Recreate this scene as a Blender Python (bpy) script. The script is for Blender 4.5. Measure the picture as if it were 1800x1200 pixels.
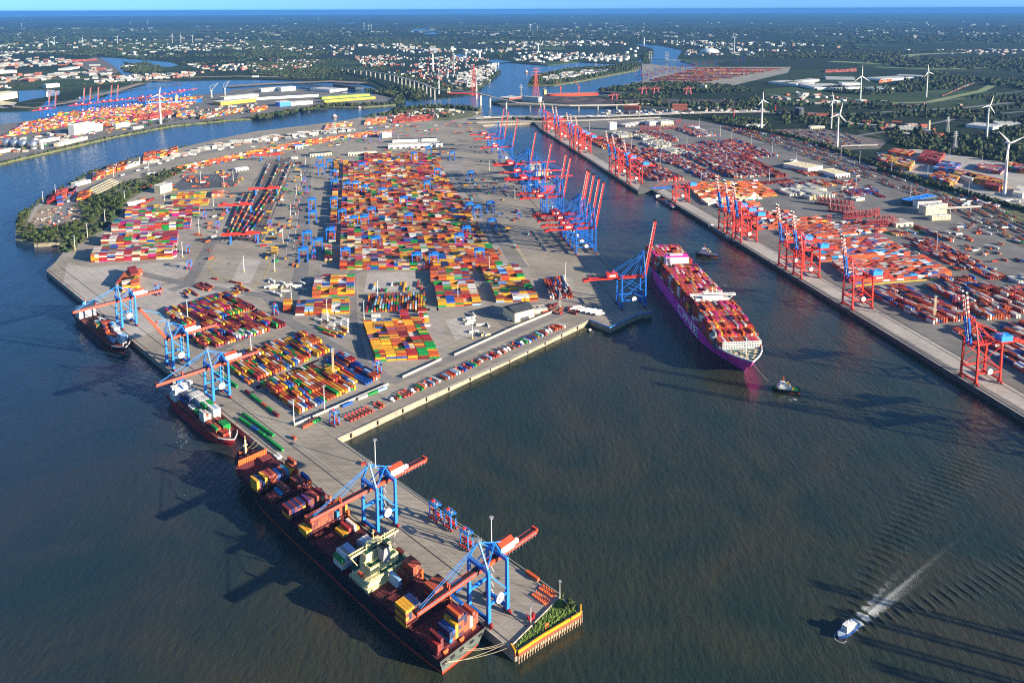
import bpy, math, random, numpy as np
from mathutils import Vector, Matrix
random.seed(7); rng = np.random.default_rng(7)
for o in list(bpy.data.objects): bpy.data.objects.remove(o)
SC = bpy.context.scene; COL = SC.collection
# ------------------------------------------------------------------ camera
H = 430.0; FE = 1370.0
PITCH = math.asin(FE/10500); FPX = FE*math.cos(PITCH); ROLL = math.radians(.22); YH = 17.0
Y0 = YH + FPX*math.tan(PITCH)
cam = bpy.data.cameras.new('camera'); CAM = bpy.data.objects.new('camera', cam); COL.objects.link(CAM)
cam.sensor_width = 36; cam.lens = FPX/1800*36; cam.clip_start = 5; cam.clip_end = 400000
cam.shift_y = -(600-Y0)/1800
CAM.matrix_world = Matrix.Translation((0,0,H)) @ Matrix.Rotation(math.pi/2-PITCH,4,'X') @ Matrix.Rotation(-ROLL,4,'Z')
SC.camera = CAM
def G(x, y, z=0.0):
    """pixel of the 1800x1200 photograph -> point on the level plane z (its real place on the ground)"""
    u = x-900; w = Y0-y; c, s = math.cos(ROLL), math.sin(ROLL)
    u, w = c*u+s*w, -s*u+c*w
    dx = u; dy = math.cos(PITCH)*FPX + math.sin(PITCH)*w; dz = -math.sin(PITCH)*FPX + math.cos(PITCH)*w
    t = (H-z)/-dz
    return Vector((dx*t, dy*t, z))
def GG(pts, z=0.0): return [G(x, y, z) for x, y in pts]
# ------------------------------------------------------------------ world, sun, exposure
SUN_EL = math.radians(15.5); SUN_DIR = Vector((.911*math.cos(SUN_EL), -.412*math.cos(SUN_EL), math.sin(SUN_EL)))
W = bpy.data.worlds.new('World'); SC.world = W; W.use_nodes = True
nt = W.node_tree; sky = nt.nodes.new('ShaderNodeTexSky'); sky.sky_type = 'NISHITA'; sky.sun_disc = False
sky.sun_elevation = SUN_EL; sky.sun_rotation = math.atan2(SUN_DIR.x, SUN_DIR.y)
sky.altitude = 400; sky.air_density = 1.0; sky.dust_density = .3; sky.ozone_density = 3.0
tcw = nt.nodes.new('ShaderNodeTexCoord'); mpw = nt.nodes.new('ShaderNodeVectorMath'); mpw.operation = 'MULTIPLY_ADD'
mpw.inputs[1].default_value = (1, 1, .85); mpw.inputs[2].default_value = (0, 0, .16); nt.links.new(tcw.outputs['Generated'], mpw.inputs[0]); nt.links.new(mpw.outputs[0], sky.inputs['Vector'])
tnt = nt.nodes.new('ShaderNodeVectorMath'); tnt.operation = 'MULTIPLY'; tnt.inputs[1].default_value = (.70, .93, 1.14)
nt.links.new(sky.outputs[0], tnt.inputs[0]); nt.links.new(tnt.outputs[0], nt.nodes['Background'].inputs[0]); nt.nodes['Background'].inputs[1].default_value = .068
sl = bpy.data.lights.new('sun', 'SUN'); SUN = bpy.data.objects.new('sun', sl); COL.objects.link(SUN)
sl.energy = 5.0; sl.angle = math.radians(.5); sl.color = (1, .85, .68)
SUN.rotation_euler = SUN_DIR.to_track_quat('Z', 'Y').to_euler()
SC.view_settings.view_transform = 'Standard'; SC.view_settings.look = 'None'
SC.view_settings.exposure = 1.68; SC.view_settings.gamma = 1
SC.render.engine = 'CYCLES'
SC.cycles.max_bounces = 4; SC.cycles.diffuse_bounces = 2; SC.cycles.glossy_bounces = 2; SC.cycles.volume_bounces = 0
SC.cycles.transparent_max_bounces = 4; SC.cycles.use_denoising = False; SC.cycles.pixel_filter_type = 'BLACKMAN_HARRIS'; SC.cycles.filter_width = 1.15
SC.cycles.sample_clamp_indirect = 4
# ------------------------------------------------------------------ materials
def srgb(h):
    h = h.lstrip('#'); v = [int(h[i:i+2], 16)/255 for i in (0, 2, 4)]
    return tuple(c/12.92 if c <= .04045 else ((c+.055)/1.055)**2.4 for c in v)
MATS = {}
def mat(name, col, rough=.7, var=.25, scale=.4, metal=0.0, bump=0.0, spec=.4, col2=None, det=5.0):
    if name in MATS: return MATS[name]
    m = bpy.data.materials.new(name); m.use_nodes = True; n = m.node_tree; b = n.nodes['Principled BSDF']
    if isinstance(col, str): col = srgb(col)
    if isinstance(col2, str): col2 = srgb(col2)
    tc = n.nodes.new('ShaderNodeTexCoord'); no = n.nodes.new('ShaderNodeTexNoise')
    no.inputs['Scale'].default_value = scale; no.inputs['Detail'].default_value = det; no.inputs['Roughness'].default_value = .65
    n.links.new(tc.outputs['Object'], no.inputs['Vector'])
    r = n.nodes.new('ShaderNodeValToRGB'); n.links.new(no.outputs['Fac'], r.inputs[0])
    a = tuple(c*(1-var) for c in col); d = tuple(min(1, c*(1+var*.7)) for c in (col2 or col))
    r.color_ramp.elements[0].position = .32; r.color_ramp.elements[0].color = (*a, 1)
    r.color_ramp.elements[1].position = .68; r.color_ramp.elements[1].color = (*d, 1)
    n.links.new(r.outputs[0], b.inputs['Base Color'])
    b.inputs['Roughness'].default_value = rough; b.inputs['Metallic'].default_value = metal
    b.inputs['Specular IOR Level'].default_value = spec
    if bump:
        bp = n.nodes.new('ShaderNodeBump'); bp.inputs['Strength'].default_value = bump; bp.inputs['Distance'].default_value = .5
        n.links.new(no.outputs['Fac'], bp.inputs['Height']); n.links.new(bp.outputs[0], b.inputs['Normal'])
    MATS[name] = m; return m
def attr_mat(name, rough=.6, var=.3, scale=.5):
    """base colour stored per face (each container, house or tree its own paint), weathered by noise"""
    m = bpy.data.materials.new(name); m.use_nodes = True; n = m.node_tree; b = n.nodes['Principled BSDF']
    at = n.nodes.new('ShaderNodeAttribute'); at.attribute_name = 'paint'
    tc = n.nodes.new('ShaderNodeTexCoord'); no = n.nodes.new('ShaderNodeTexNoise')
    no.inputs['Scale'].default_value = scale; no.inputs['Detail'].default_value = 4
    n.links.new(tc.outputs['Object'], no.inputs['Vector'])
    mr = n.nodes.new('ShaderNodeMapRange'); mr.inputs[1].default_value = .3; mr.inputs[2].default_value = .7
    mr.inputs[3].default_value = 1-var; mr.inputs[4].default_value = 1+var*.5
    n.links.new(no.outputs['Fac'], mr.inputs[0])
    mx = n.nodes.new('ShaderNodeVectorMath'); mx.operation = 'SCALE'
    n.links.new(at.outputs['Color'], mx.inputs[0]); n.links.new(mr.outputs[0], mx.inputs['Scale'])
    n.links.new(mx.outputs[0], b.inputs['Base Color']); b.inputs['Roughness'].default_value = rough
    b.inputs['Specular IOR Level'].default_value = .3
    MATS[name] = m; return m
# ------------------------------------------------------------------ mesh builder and object helpers
CUBE = [(-1,-1,-1),(1,-1,-1),(1,1,-1),(-1,1,-1),(-1,-1,1),(1,-1,1),(1,1,1),(-1,1,1)]
QF = [(0,3,2,1),(4,5,6,7),(0,1,5,4),(1,2,6,5),(2,3,7,6),(3,0,4,7)]
class MB:
    def __init__(s): s.v = []; s.f = []; s.m = []
    def add(s, vs, fs, m=0):
        k = len(s.v); s.v += [tuple(p) for p in vs]; s.f += [tuple(i+k for i in f) for f in fs]; s.m += [m]*len(fs); return s
    def box(s, c, d, rz=0.0, m=0):
        hx, hy, hz = d[0]/2, d[1]/2, d[2]/2; co, si = math.cos(rz), math.sin(rz)
        return s.add([(c[0]+co*x*hx-si*y*hy, c[1]+si*x*hx+co*y*hy, c[2]+z*hz) for x, y, z in CUBE], QF, m)
    def beam(s, p, q, w=1.0, h=None, m=0, w2=None):
        p, q = Vector(p), Vector(q); d = q-p; L = d.length
        if L < 1e-6: return s
        d /= L; h = h or w; up = Vector((0,0,1)) if abs(d.z) < .95 else Vector((1,0,0))
        sx = d.cross(up).normalized(); sy = sx.cross(d).normalized(); w2 = w2 or w
        vs = [p-sx*w/2-sy*h/2, p+sx*w/2-sy*h/2, p+sx*w/2+sy*h/2, p-sx*w/2+sy*h/2]
        k = w2/w
        vs += [q-sx*w/2*k-sy*h/2*k, q+sx*w/2*k-sy*h/2*k, q+sx*w/2*k+sy*h/2*k, q-sx*w/2*k+sy*h/2*k]
        return s.add(vs, QF, m)
    def cyl(s, p, q, r, n=10, m=0, r2=None):
        p, q = Vector(p), Vector(q); d = (q-p).normalized(); up = Vector((0,0,1)) if abs(d.z) < .95 else Vector((1,0,0))
        sx = d.cross(up).normalized(); sy = sx.cross(d).normalized(); r2 = r if r2 is None else r2; vs = []
        for c, rr in ((p, r), (q, r2)):
            vs += [c + sx*math.cos(2*math.pi*i/n)*rr + sy*math.sin(2*math.pi*i/n)*rr for i in range(n)]
        fs = [(i, (i+1) % n, n+(i+1) % n, n+i) for i in range(n)] + [tuple(range(n))[::-1], tuple(range(n, 2*n))]
        return s.add(vs, fs, m)
    def prism(s, poly, z0, z1, m=0, mt=None):
        n = len(poly); a = sum(poly[i][0]*poly[(i+1) % n][1]-poly[(i+1) % n][0]*poly[i][1] for i in range(n))
        if a < 0: poly = poly[::-1]
        vs = [(p[0], p[1], z0) for p in poly]+[(p[0], p[1], z1) for p in poly]
        s.add(vs, [(i, (i+1) % n, n+(i+1) % n, n+i) for i in range(n)], m)
        return s.add([(p[0], p[1], z1) for p in poly], [tuple(range(n))], m if mt is None else mt)
    def sphere(s, c, r, n=10, m=0, sq=1.0):
        vs = []; fs = []; k = n//2
        for i in range(k+1):
            t = math.pi*i/k
            for j in range(n):
                a = 2*math.pi*j/n; vs.append((c[0]+r*math.sin(t)*math.cos(a), c[1]+r*math.sin(t)*math.sin(a), c[2]+r*sq*math.cos(t)))
        for i in range(k):
            for j in range(n): fs.append((i*n+j, (i+1)*n+j, (i+1)*n+(j+1) % n, i*n+(j+1) % n))
        return s.add(vs, fs, m)
    def mesh(s, name, mats):
        me = bpy.data.meshes.new(name); me.from_pydata(s.v, [], s.f)
        for mm in mats: me.materials.append(mm)
        me.polygons.foreach_set('material_index', s.m); me.update(); return me
    def build(s, name, mats, parent=None, **kw):
        if not isinstance(mats, (list, tuple)): mats = [mats]
        return ob(name, s.mesh(name, mats), parent, **kw)
def ob(name, me, parent=None, label=None, cat=None, group=None, kind=None, loc=None, rz=0.0):
    o = bpy.data.objects.new(name, me); COL.objects.link(o)
    if parent: o.parent = parent
    if loc is not None: o.location = loc
    if rz: o.rotation_euler = (0, 0, rz)
    tag(o, label, cat, group, kind); return o
def tag(o, label=None, cat=None, group=None, kind=None):
    if label: o['label'] = label
    if cat: o['category'] = cat
    if group: o['group'] = group
    if kind: o['kind'] = kind
def thing(name, label, cat, loc=(0,0,0), rz=0.0, group=None): return ob(name, None, None, label, cat, group, None, loc, rz)
def dup(root, loc, rz, label=None, group=None):
    r = root.copy(); COL.objects.link(r); r.location = loc; r.rotation_euler = (0, 0, rz)
    if label: r['label'] = label
    if group: r['group'] = group
    for ch in list(root.children):
        c = ch.copy(); COL.objects.link(c); c.parent = r
        for g in ch.children:
            d = g.copy(); COL.objects.link(d); d.parent = c
    return r
def bulk(name, V, F, paint, material, **kw):
    """one mesh from numpy arrays: V (n,3), F (m,k) with k = 3 or 4, paint (m,3)"""
    me = bpy.data.meshes.new(name); n, k = F.shape
    me.vertices.add(len(V)); me.vertices.foreach_set('co', V.astype(np.float32).ravel())
    me.loops.add(n*k); me.loops.foreach_set('vertex_index', F.astype(np.int32).ravel())
    me.polygons.add(n); me.polygons.foreach_set('loop_start', np.arange(0, n*k, k, dtype=np.int32))
    me.update(calc_edges=True); me.polygons.foreach_set('use_smooth', np.zeros(n, bool))
    at = me.attributes.new('paint', 'FLOAT_COLOR', 'FACE')
    at.data.foreach_set('color', np.hstack([paint, np.ones((n, 1))]).astype(np.float32).ravel())
    me.materials.append(material); me.validate(); return ob(name, me, **kw)
CU = np.array(CUBE, float)/2; CU[:, 2] += .5; QFN = np.array(QF)
def boxes(pos, size, ang, col):
    """arrays -> V, F, paint for bulk(); pos is the middle of each base"""
    n = len(pos); P = CU[None]*size[:, None, :]; c, s = np.cos(ang)[:, None], np.sin(ang)[:, None]
    X = P[:, :, 0]*c-P[:, :, 1]*s+pos[:, 0:1]; Y = P[:, :, 0]*s+P[:, :, 1]*c+pos[:, 1:2]; Z = P[:, :, 2]+pos[:, 2:3]
    F = QFN[None, 1:]+8*np.arange(n)[:, None, None]
    return np.stack([X, Y, Z], 2).reshape(-1, 3), F.reshape(-1, 4), np.repeat(col, 5, 0)
def inside(P, poly):
    x, y = P[:, 0], P[:, 1]; r = np.zeros(len(P), bool); n = len(poly)
    for i in range(n):
        x1, y1 = poly[i][0], poly[i][1]; x2, y2 = poly[(i+1) % n][0], poly[(i+1) % n][1]
        if y1 == y2: continue
        r ^= ((y1 > y) != (y2 > y)) & (x < (x2-x1)*(y-y1)/(y2-y1)+x1)
    return r
def fill(poly, dens):
    """random world points inside a polygon, dens per square metre"""
    a = np.array([(p[0], p[1]) for p in poly]); lo, hi = a.min(0), a.max(0); n = int((hi-lo).prod()*dens)
    n = min(n, 400000); P = rng.uniform(lo, hi, (max(n, 1), 2)); return P[inside(P, a)]
ORD = 'first second third fourth fifth sixth seventh eighth ninth tenth eleventh twelfth thirteenth fourteenth fifteenth sixteenth seventeenth eighteenth nineteenth twentieth'.split()
# ------------------------------------------------------------------ water and land
def water_mat():
    m = bpy.data.materials.new('water'); m.use_nodes = True; n = m.node_tree; b = n.nodes['Principled BSDF']; L = n.links.new
    ge = n.nodes.new('ShaderNodeNewGeometry')
    def noise(sc, stretch=(1,1,1), rot=0.0, det=3):
        mp = n.nodes.new('ShaderNodeMapping'); mp.inputs['Scale'].default_value = stretch; mp.inputs['Rotation'].default_value = (0,0,rot)
        L(ge.outputs['Position'], mp.inputs[0]); no = n.nodes.new('ShaderNodeTexNoise'); no.inputs['Scale'].default_value = sc
        no.inputs['Detail'].default_value = det; L(mp.outputs[0], no.inputs['Vector']); return no
    big = noise(.006, det=6); big.inputs['Distortion'].default_value = 2.2
    r = n.nodes.new('ShaderNodeValToRGB'); L(big.outputs['Fac'], r.inputs[0])
    r.color_ramp.elements[0].position = .36; r.color_ramp.elements[0].color = (.016, .028, .018, 1)
    r.color_ramp.elements[1].position = .64; r.color_ramp.elements[1].color = (.034, .034, .019, 1)
    sx = n.nodes.new('ShaderNodeSeparateXYZ'); L(ge.outputs['Position'], sx.inputs[0])   # silt tone, with sky reflection painted in blue, stronger leftward and with distance
    ma = n.nodes.new('ShaderNodeMath'); ma.operation = 'MULTIPLY_ADD'; ma.inputs[1].default_value = .45; L(sx.outputs['Y'], ma.inputs[0]); mb_ = n.nodes.new('ShaderNodeMath'); mb_.operation = 'MULTIPLY'; mb_.inputs[1].default_value = -1; L(sx.outputs['X'], mb_.inputs[0]); L(mb_.outputs[0], ma.inputs[2])
    mr = n.nodes.new('ShaderNodeMapRange'); mr.inputs[1].default_value = 350; mr.inputs[2].default_value = 1300; mr.inputs[4].default_value = .85; L(ma.outputs[0], mr.inputs[0])
    mc = n.nodes.new('ShaderNodeMix'); mc.data_type = 'RGBA'; L(mr.outputs[0], mc.inputs[0]); L(r.outputs[0], mc.inputs[6]); mc.inputs[7].default_value = (.004, .028, .072, 1); L(mc.outputs[2], b.inputs['Base Color'])
    b.inputs['Roughness'].default_value = .18; b.inputs['IOR'].default_value = 1.33; b.inputs['Specular IOR Level'].default_value = .5
    w1 = noise(.22, (1, .45, 1), .5, 4); w2 = noise(.035, (1, .3, 1), .35, 3); w3 = noise(1.1, (1, .6, 1), .8, 2)
    prev = None
    for no, st, di in ((w2, .5, 2.2), (w1, .8, .9), (w3, .5, .25)):
        bp = n.nodes.new('ShaderNodeBump'); bp.inputs['Strength'].default_value = st; bp.inputs['Distance'].default_value = di
        L(no.outputs['Fac'], bp.inputs['Height'])
        if prev: L(prev.outputs[0], bp.inputs['Normal'])
        prev = bp
    L(prev.outputs[0], b.inputs['Normal'])
    at = n.nodes.new('ShaderNodeAttribute'); at.attribute_name = 'foam'
    fn = noise(2.2, det=5); th = n.nodes.new('ShaderNodeMath'); th.operation = 'MULTIPLY_ADD'
    L(at.outputs['Fac'], th.inputs[0]); th.inputs[1].default_value = 1.0
    sub = n.nodes.new('ShaderNodeMath'); sub.operation = 'SUBTRACT'; L(fn.outputs['Fac'], sub.inputs[0]); sub.inputs[1].default_value = .78
    L(sub.outputs[0], th.inputs[2])
    mu = n.nodes.new('ShaderNodeMapRange'); mu.inputs[1].default_value = 0; mu.inputs[2].default_value = .34; L(th.outputs[0], mu.inputs[0])
    fo = n.nodes.new('ShaderNodeBsdfDiffuse'); fo.inputs[0].default_value = (.55, .55, .5, 1)
    mi = n.nodes.new('ShaderNodeMixShader'); L(mu.outputs[0], mi.inputs[0]); L(b.outputs[0], mi.inputs[1]); L(fo.outputs[0], mi.inputs[2])
    L(mi.outputs[0], n.nodes['Material Output'].inputs[0]); MATS['water'] = m; return m
WATER = water_mat()
R_W = 74000.0
def disc_ring(z):
    mb = MB(); n = 96
    mb.add([(R_W*math.sin(2*math.pi*i/n), R_W*math.cos(2*math.pi*i/n), z) for i in range(n)], [tuple(range(n))[::-1]]); return mb
disc_ring(0).build('water', WATER, kind='structure')
def tarmac(name, c1, c2, rough=.85, big=.012, fine=.5, seams=True):
    m = bpy.data.materials.new(name); m.use_nodes = True; n = m.node_tree; b = n.nodes['Principled BSDF']; L = n.links.new
    ge = n.nodes.new('ShaderNodeNewGeometry'); mp = n.nodes.new('ShaderNodeMapping'); mp.inputs['Rotation'].default_value = (0,0,.785)
    L(ge.outputs['Position'], mp.inputs[0])
    a = n.nodes.new('ShaderNodeTexNoise'); a.inputs['Scale'].default_value = big; a.inputs['Detail'].default_value = 8; a.inputs['Roughness'].default_value = .6
    L(mp.outputs[0], a.inputs['Vector'])
    v = n.nodes.new('ShaderNodeTexNoise'); v.inputs['Scale'].default_value = fine; v.inputs['Detail'].default_value = 4
    mp2 = n.nodes.new('ShaderNodeMapping'); mp2.inputs['Scale'].default_value = (.12, 1, 1); mp2.inputs['Rotation'].default_value = (0,0,.79)
    L(ge.outputs['Position'], mp2.inputs[0]); L(mp2.outputs[0], v.inputs['Vector'])
    r = n.nodes.new('ShaderNodeValToRGB'); L(a.outputs['Fac'], r.inputs[0])
    r.color_ramp.elements[0].position = .4; r.color_ramp.elements[0].color = (*c1, 1)
    r.color_ramp.elements[1].position = .6; r.color_ramp.elements[1].color = (*c2, 1)
    mr = n.nodes.new('ShaderNodeMapRange'); mr.inputs[1].default_value = .3; mr.inputs[2].default_value = .7
    mr.inputs[3].default_value = .78; mr.inputs[4].default_value = 1.15; L(v.outputs['Fac'], mr.inputs[0])
    sc = n.nodes.new('ShaderNodeVectorMath'); sc.operation = 'SCALE'; L(r.outputs[0], sc.inputs[0]); L(mr.outputs[0], sc.inputs['Scale'])
    out = sc
    if seams:   # slab joints of the concrete
        br = n.nodes.new('ShaderNodeTexBrick'); br.inputs['Scale'].default_value = 1; br.inputs['Brick Width'].default_value = 24; br.inputs['Row Height'].default_value = 12
        br.inputs['Mortar Size'].default_value = .18; br.inputs['Color1'].default_value = (1,1,1,1); br.inputs['Color2'].default_value = (.9,.9,.92,1); br.inputs['Mortar'].default_value = (.55,.55,.55,1)
        L(mp.outputs[0], br.inputs['Vector']); mx = n.nodes.new('ShaderNodeVectorMath'); mx.operation = 'MULTIPLY'
        L(sc.outputs[0], mx.inputs[0]); L(br.outputs[0], mx.inputs[1]); out = mx
    L(out.outputs[0], b.inputs['Base Color']); b.inputs['Roughness'].default_value = rough; b.inputs['Specular IOR Level'].default_value = .25
    MATS[name] = m; return m
M_PAVE = tarmac('pavement', (.26, .226, .172), (.335, .292, .222)); M_PAVE2 = tarmac('pavement_grey', (.15, .14, .122), (.205, .19, .163))
M_ASPH = tarmac('asphalt', (.075, .078, .085), (.12, .12, .125), seams=False)
M_CONC = tarmac('concrete', (.36, .32, .265), (.44, .395, .33), fine=.8)
M_QUAY = mat('quay_wall_concrete', (.30, .25, .17), var=.35, scale=.15)
M_GRASS = mat('grass', (.065, .095, .026), var=.4, scale=.05, col2=(.14, .135, .055), rough=.95)
M_SAND = mat('sand', (.27, .20, .13), var=.3, scale=.02, rough=.95)
M_BALLAST = mat('ballast', (.13, .105, .085), var=.3, scale=.1, rough=.95)
def slab(name, px, z1, m_top, m_side=None, z0=-2.0, zg=None):
    mb = MB(); mb.prism([tuple(p)[:2] for p in GG(px, z1 if zg is None else zg)], z0, z1, 0, 1)
    return mb.build(name, [m_side or m_top, m_top], kind='structure')
ZQ = 7.0
ISLAND = [(81,475),(888,1132),(904,1147),(951,1117),(1018,1077),(1018,1065),(984,1052),(592,771),(1036,562),(1072,576),(1120,553),(1146,549),
  (1143,544),(1047,443),(975,358),(885,262),(848,220),(900,217),(985,213),(950,206),(860,206),(835,200),(845,192),(812,188),(760,186),(720,190),(680,195),(640,205),(617,210),(550,219),(450,231),
  (375,246),(310,262),(250,276),(180,296),(160,305),(125,325),(97,340),(62,362),(38,375),(28,392),(27,422),(60,428),(105,426),(125,428),(112,442),(96,462)]
slab('ground', ISLAND, ZQ, M_PAVE, M_QUAY)
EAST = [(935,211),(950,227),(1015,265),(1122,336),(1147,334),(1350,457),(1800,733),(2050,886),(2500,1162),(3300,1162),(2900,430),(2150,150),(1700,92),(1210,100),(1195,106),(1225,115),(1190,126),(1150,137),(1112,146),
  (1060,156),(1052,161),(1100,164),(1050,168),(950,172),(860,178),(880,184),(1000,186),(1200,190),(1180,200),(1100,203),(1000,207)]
slab('ground', EAST, ZQ, M_PAVE2, mat('shaded_quay_wall', (.05,.06,.055), var=.5, scale=.2))  # shade on the west-facing wall is put into its dark base colour
# north west terminal and the far land beyond the rivers
NWT = [(-300,362),(0,288),(25,281),(100,264),(200,240),(300,221),(400,211),(450,208),(500,199),(550,190),(575,187),(640,188),(695,184),(700,175),(660,166),(590,163),(480,152),(410,158),(395,164),(345,167),(237,187),(150,199),(82,208),(0,219),(-300,240)]
slab('ground', NWT, 5.0, M_PAVE2, M_GRASS)
FARL = [(-900,150),(-300,170),(-20,195),(50,193),(95,186),(150,166),(200,156),(250,148),(262,143),(275,141),(335,141),(375,140),(450,139),(520,141),(600,142),(650,150),(705,168),(718,176),(775,172),(830,166),(843,155),(875,131),(858,108),
  (900,110),(962,115),(1017,109),(1100,113),(1125,105),(1150,92),(1145,85),(1112,77),(1130,77),(1160,80),(1200,88),(1190,104),(1700,100),(2150,150),(2700,180)]
mb = MB(); pts = [tuple(p)[:2] for p in GG(FARL, 4.0)]
a0 = math.atan2(pts[-1][0], pts[-1][1]); a1 = math.atan2(pts[0][0], pts[0][1]); n = 40
pts += [(R_W*.998*math.sin(a0+(a1-a0)*i/n), R_W*.998*math.cos(a0+(a1-a0)*i/n)) for i in range(n+1)]
mb.prism(pts, -2, 4.0)
def country():
    m = bpy.data.materials.new('countryside'); m.use_nodes = True; n = m.node_tree; b = n.nodes['Principled BSDF']; L = n.links.new
    ge = n.nodes.new('ShaderNodeNewGeometry')
    def vor(sc, st, out='Color', rnd=1):
        mp = n.nodes.new('ShaderNodeMapping'); mp.inputs['Scale'].default_value = st; L(ge.outputs['Position'], mp.inputs[0])
        v = n.nodes.new('ShaderNodeTexVoronoi'); v.inputs['Scale'].default_value = sc; v.inputs['Randomness'].default_value = rnd; L(mp.outputs[0], v.inputs['Vector']); return v
    fld = vor(.0016, (1, .8, 1)); no = n.nodes.new('ShaderNodeTexNoise'); no.inputs['Scale'].default_value = .00022; no.inputs['Detail'].default_value = 6
    L(ge.outputs['Position'], no.inputs['Vector'])
    sp = n.nodes.new('ShaderNodeSeparateColor'); L(fld.outputs['Color'], sp.inputs[0])
    fr = n.nodes.new('ShaderNodeValToRGB'); L(sp.outputs[0], fr.inputs[0]); cr = fr.color_ramp; cr.interpolation = 'CONSTANT'
    cr.elements[0].position = 0; cr.elements[0].color = (.012, .024, .010, 1); cr.elements[1].position = .45; cr.elements[1].color = (.024, .042, .016, 1)
    for p, c in ((.7, (.05, .08, .028)), (.85, (.07, .075, .035)), (.94, (.07, .11, .04))):
        e = cr.elements.new(p); e.color = (*c, 1)
    mk = n.nodes.new('ShaderNodeValToRGB'); L(no.outputs['Fac'], mk.inputs[0]); mk.color_ramp.elements[0].position = .47; mk.color_ramp.elements[1].position = .56
    fine = n.nodes.new('ShaderNodeTexNoise'); fine.inputs['Scale'].default_value = .02; fine.inputs['Detail'].default_value = 4; L(ge.outputs['Position'], fine.inputs['Vector'])
    wr = n.nodes.new('ShaderNodeValToRGB'); L(fine.outputs['Fac'], wr.inputs[0]); wr.color_ramp.elements[0].position = .3; wr.color_ramp.elements[1].position = .7
    wr.color_ramp.elements[0].color = (.009, .018, .008, 1); wr.color_ramp.elements[1].color = (.022, .038, .014, 1)
    mx = n.nodes.new('ShaderNodeMix'); mx.data_type = 'RGBA'; L(mk.outputs[0], mx.inputs[0]); L(wr.outputs[0], mx.inputs[6]); L(fr.outputs[0], mx.inputs[7])
    L(mx.outputs[2], b.inputs['Base Color']); b.inputs['Roughness'].default_value = .95; b.inputs['Specular IOR Level'].default_value = .1
    MATS['countryside'] = m; return m
M_COUNTRY = country()
mb.build('terrain', [M_COUNTRY], kind='structure')
def sheet(name, px, z, m, kind='structure'):
    mb = MB(); P = [tuple(p) for p in GG(px, z)]; n = len(P)
    a = sum(P[i][0]*P[(i+1) % n][1]-P[(i+1) % n][0]*P[i][1] for i in range(n))
    mb.add(P, [tuple(range(n)) if a > 0 else tuple(range(n))[::-1]]); return mb.build(name, m, kind=kind)
# islands in the rivers
slab('ground', [(-60,201),(0,193),(45,193),(100,185),(160,160),(200,153),(255,146),(230,143),(180,148),(140,150),(110,162),(60,172),(0,186),(-60,190)], 4, M_GRASS) if 0 else None
slab('terrain', [(927,150),(932,138),(945,130),(1000,119),(1075,115),(1125,109),(1131,118),(1118,124),(1075,132),(1025,142),(975,150)], 4, M_GRASS)
# inland waters laid on the far land
for w in ([(175,101),(210,103),(240,105),(300,110),(314,115),(300,118),(262,118),(240,113),(215,108),(225,122),(235,133),(215,132),(205,120),(190,110)],
          [(32,160),(80,158),(106,160),(104,167),(60,174),(33,180)],
          [(0,190),(0,178),(30,180),(20,189)],
          [(795,97),(815,95),(826,100),(815,106),(797,104)],
          [(722,53),(745,48),(760,48),(745,53),(776,54),(772,60),(750,61)],
          [(668,160),(690,162),(700,171),(690,172)],
          [(855,107),(872,105),(900,109),(870,112)],
          [(590,41),(625,40),(620,42)]):
    sheet('water', w, 4.3, WATER)
# ------------------------------------------------------------------ haze
def haze():
    mb = MB(); mb.box((0, 0, (446-3)/2), (152000, 152000, 449)); m = bpy.data.materials.new('haze'); m.use_nodes = True; n = m.node_tree
    n.nodes.remove(n.nodes['Principled BSDF']); v = n.nodes.new('ShaderNodeVolumePrincipled')
    v.inputs['Color'].default_value = (.07, .165, .34, 1); v.inputs['Density'].default_value = HAZE_D; v.inputs['Anisotropy'].default_value = 0.0
    v.inputs['Absorption Color'].default_value = (.0, .12, .35, 1)
    n.links.new(v.outputs[0], n.nodes['Material Output'].inputs['Volume']); mb.build('haze', m, kind='stuff')
HAZE_D = 4.4e-5
haze()
# ------------------------------------------------------------------ ground cover laid on the slabs (each a few cm above the one below)
def strip(name, px, w, z, m, zg=None):
    """a band of width w metres along a line of ground points"""
    P = GG(px, z if zg is None else zg); mb = MB(); L = []; R = []
    for i, p in enumerate(P):
        d = (P[min(i+1, len(P)-1)]-P[max(i-1, 0)]); d.z = 0; d.normalize(); nn = Vector((-d.y, d.x, 0))
        L.append(p+nn*w/2); R.append(p-nn*w/2)
    for i in range(len(P)-1): mb.add([(*R[i][:2], z), (*R[i+1][:2], z), (*L[i+1][:2], z), (*L[i][:2], z)], [(0,1,2,3)])
    return mb.build(name, m, kind='structure')
z1, z2, z3, z4, z5 = [ZQ+.06*i for i in (1, 2, 3, 4, 5)]
TERR_E = [(1195,106),(1210,99),(1700,91),(2150,149),(2290,420),(1860,372),(1800,352),(1700,312),(1640,300),(1560,298),(1480,272),(1400,243),(1300,221),(1240,214),(1170,206),(1040,206),(1000,204),(1100,201),(1190,201),(1210,190),(1000,184),(950,181),(870,182),(860,178),(950,173),(1050,169),(1110,164),(1062,160),(1112,148),(1150,139),(1190,128),(1228,116)]
M_CONC2 = tarmac('storage_concrete', (.27, .243, .205), (.335, .30, .25)); M_ASPH2 = tarmac('worn_asphalt', (.165, .155, .14), (.215, .20, .18), seams=False); M_LANE = mat('lane_paint', (.62,.60,.55), var=.15); M_YLINE = mat('yellow_line_paint', (.62,.45,.08), var=.2)
sheet('terrain', TERR_E, z1, M_COUNTRY)
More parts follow.
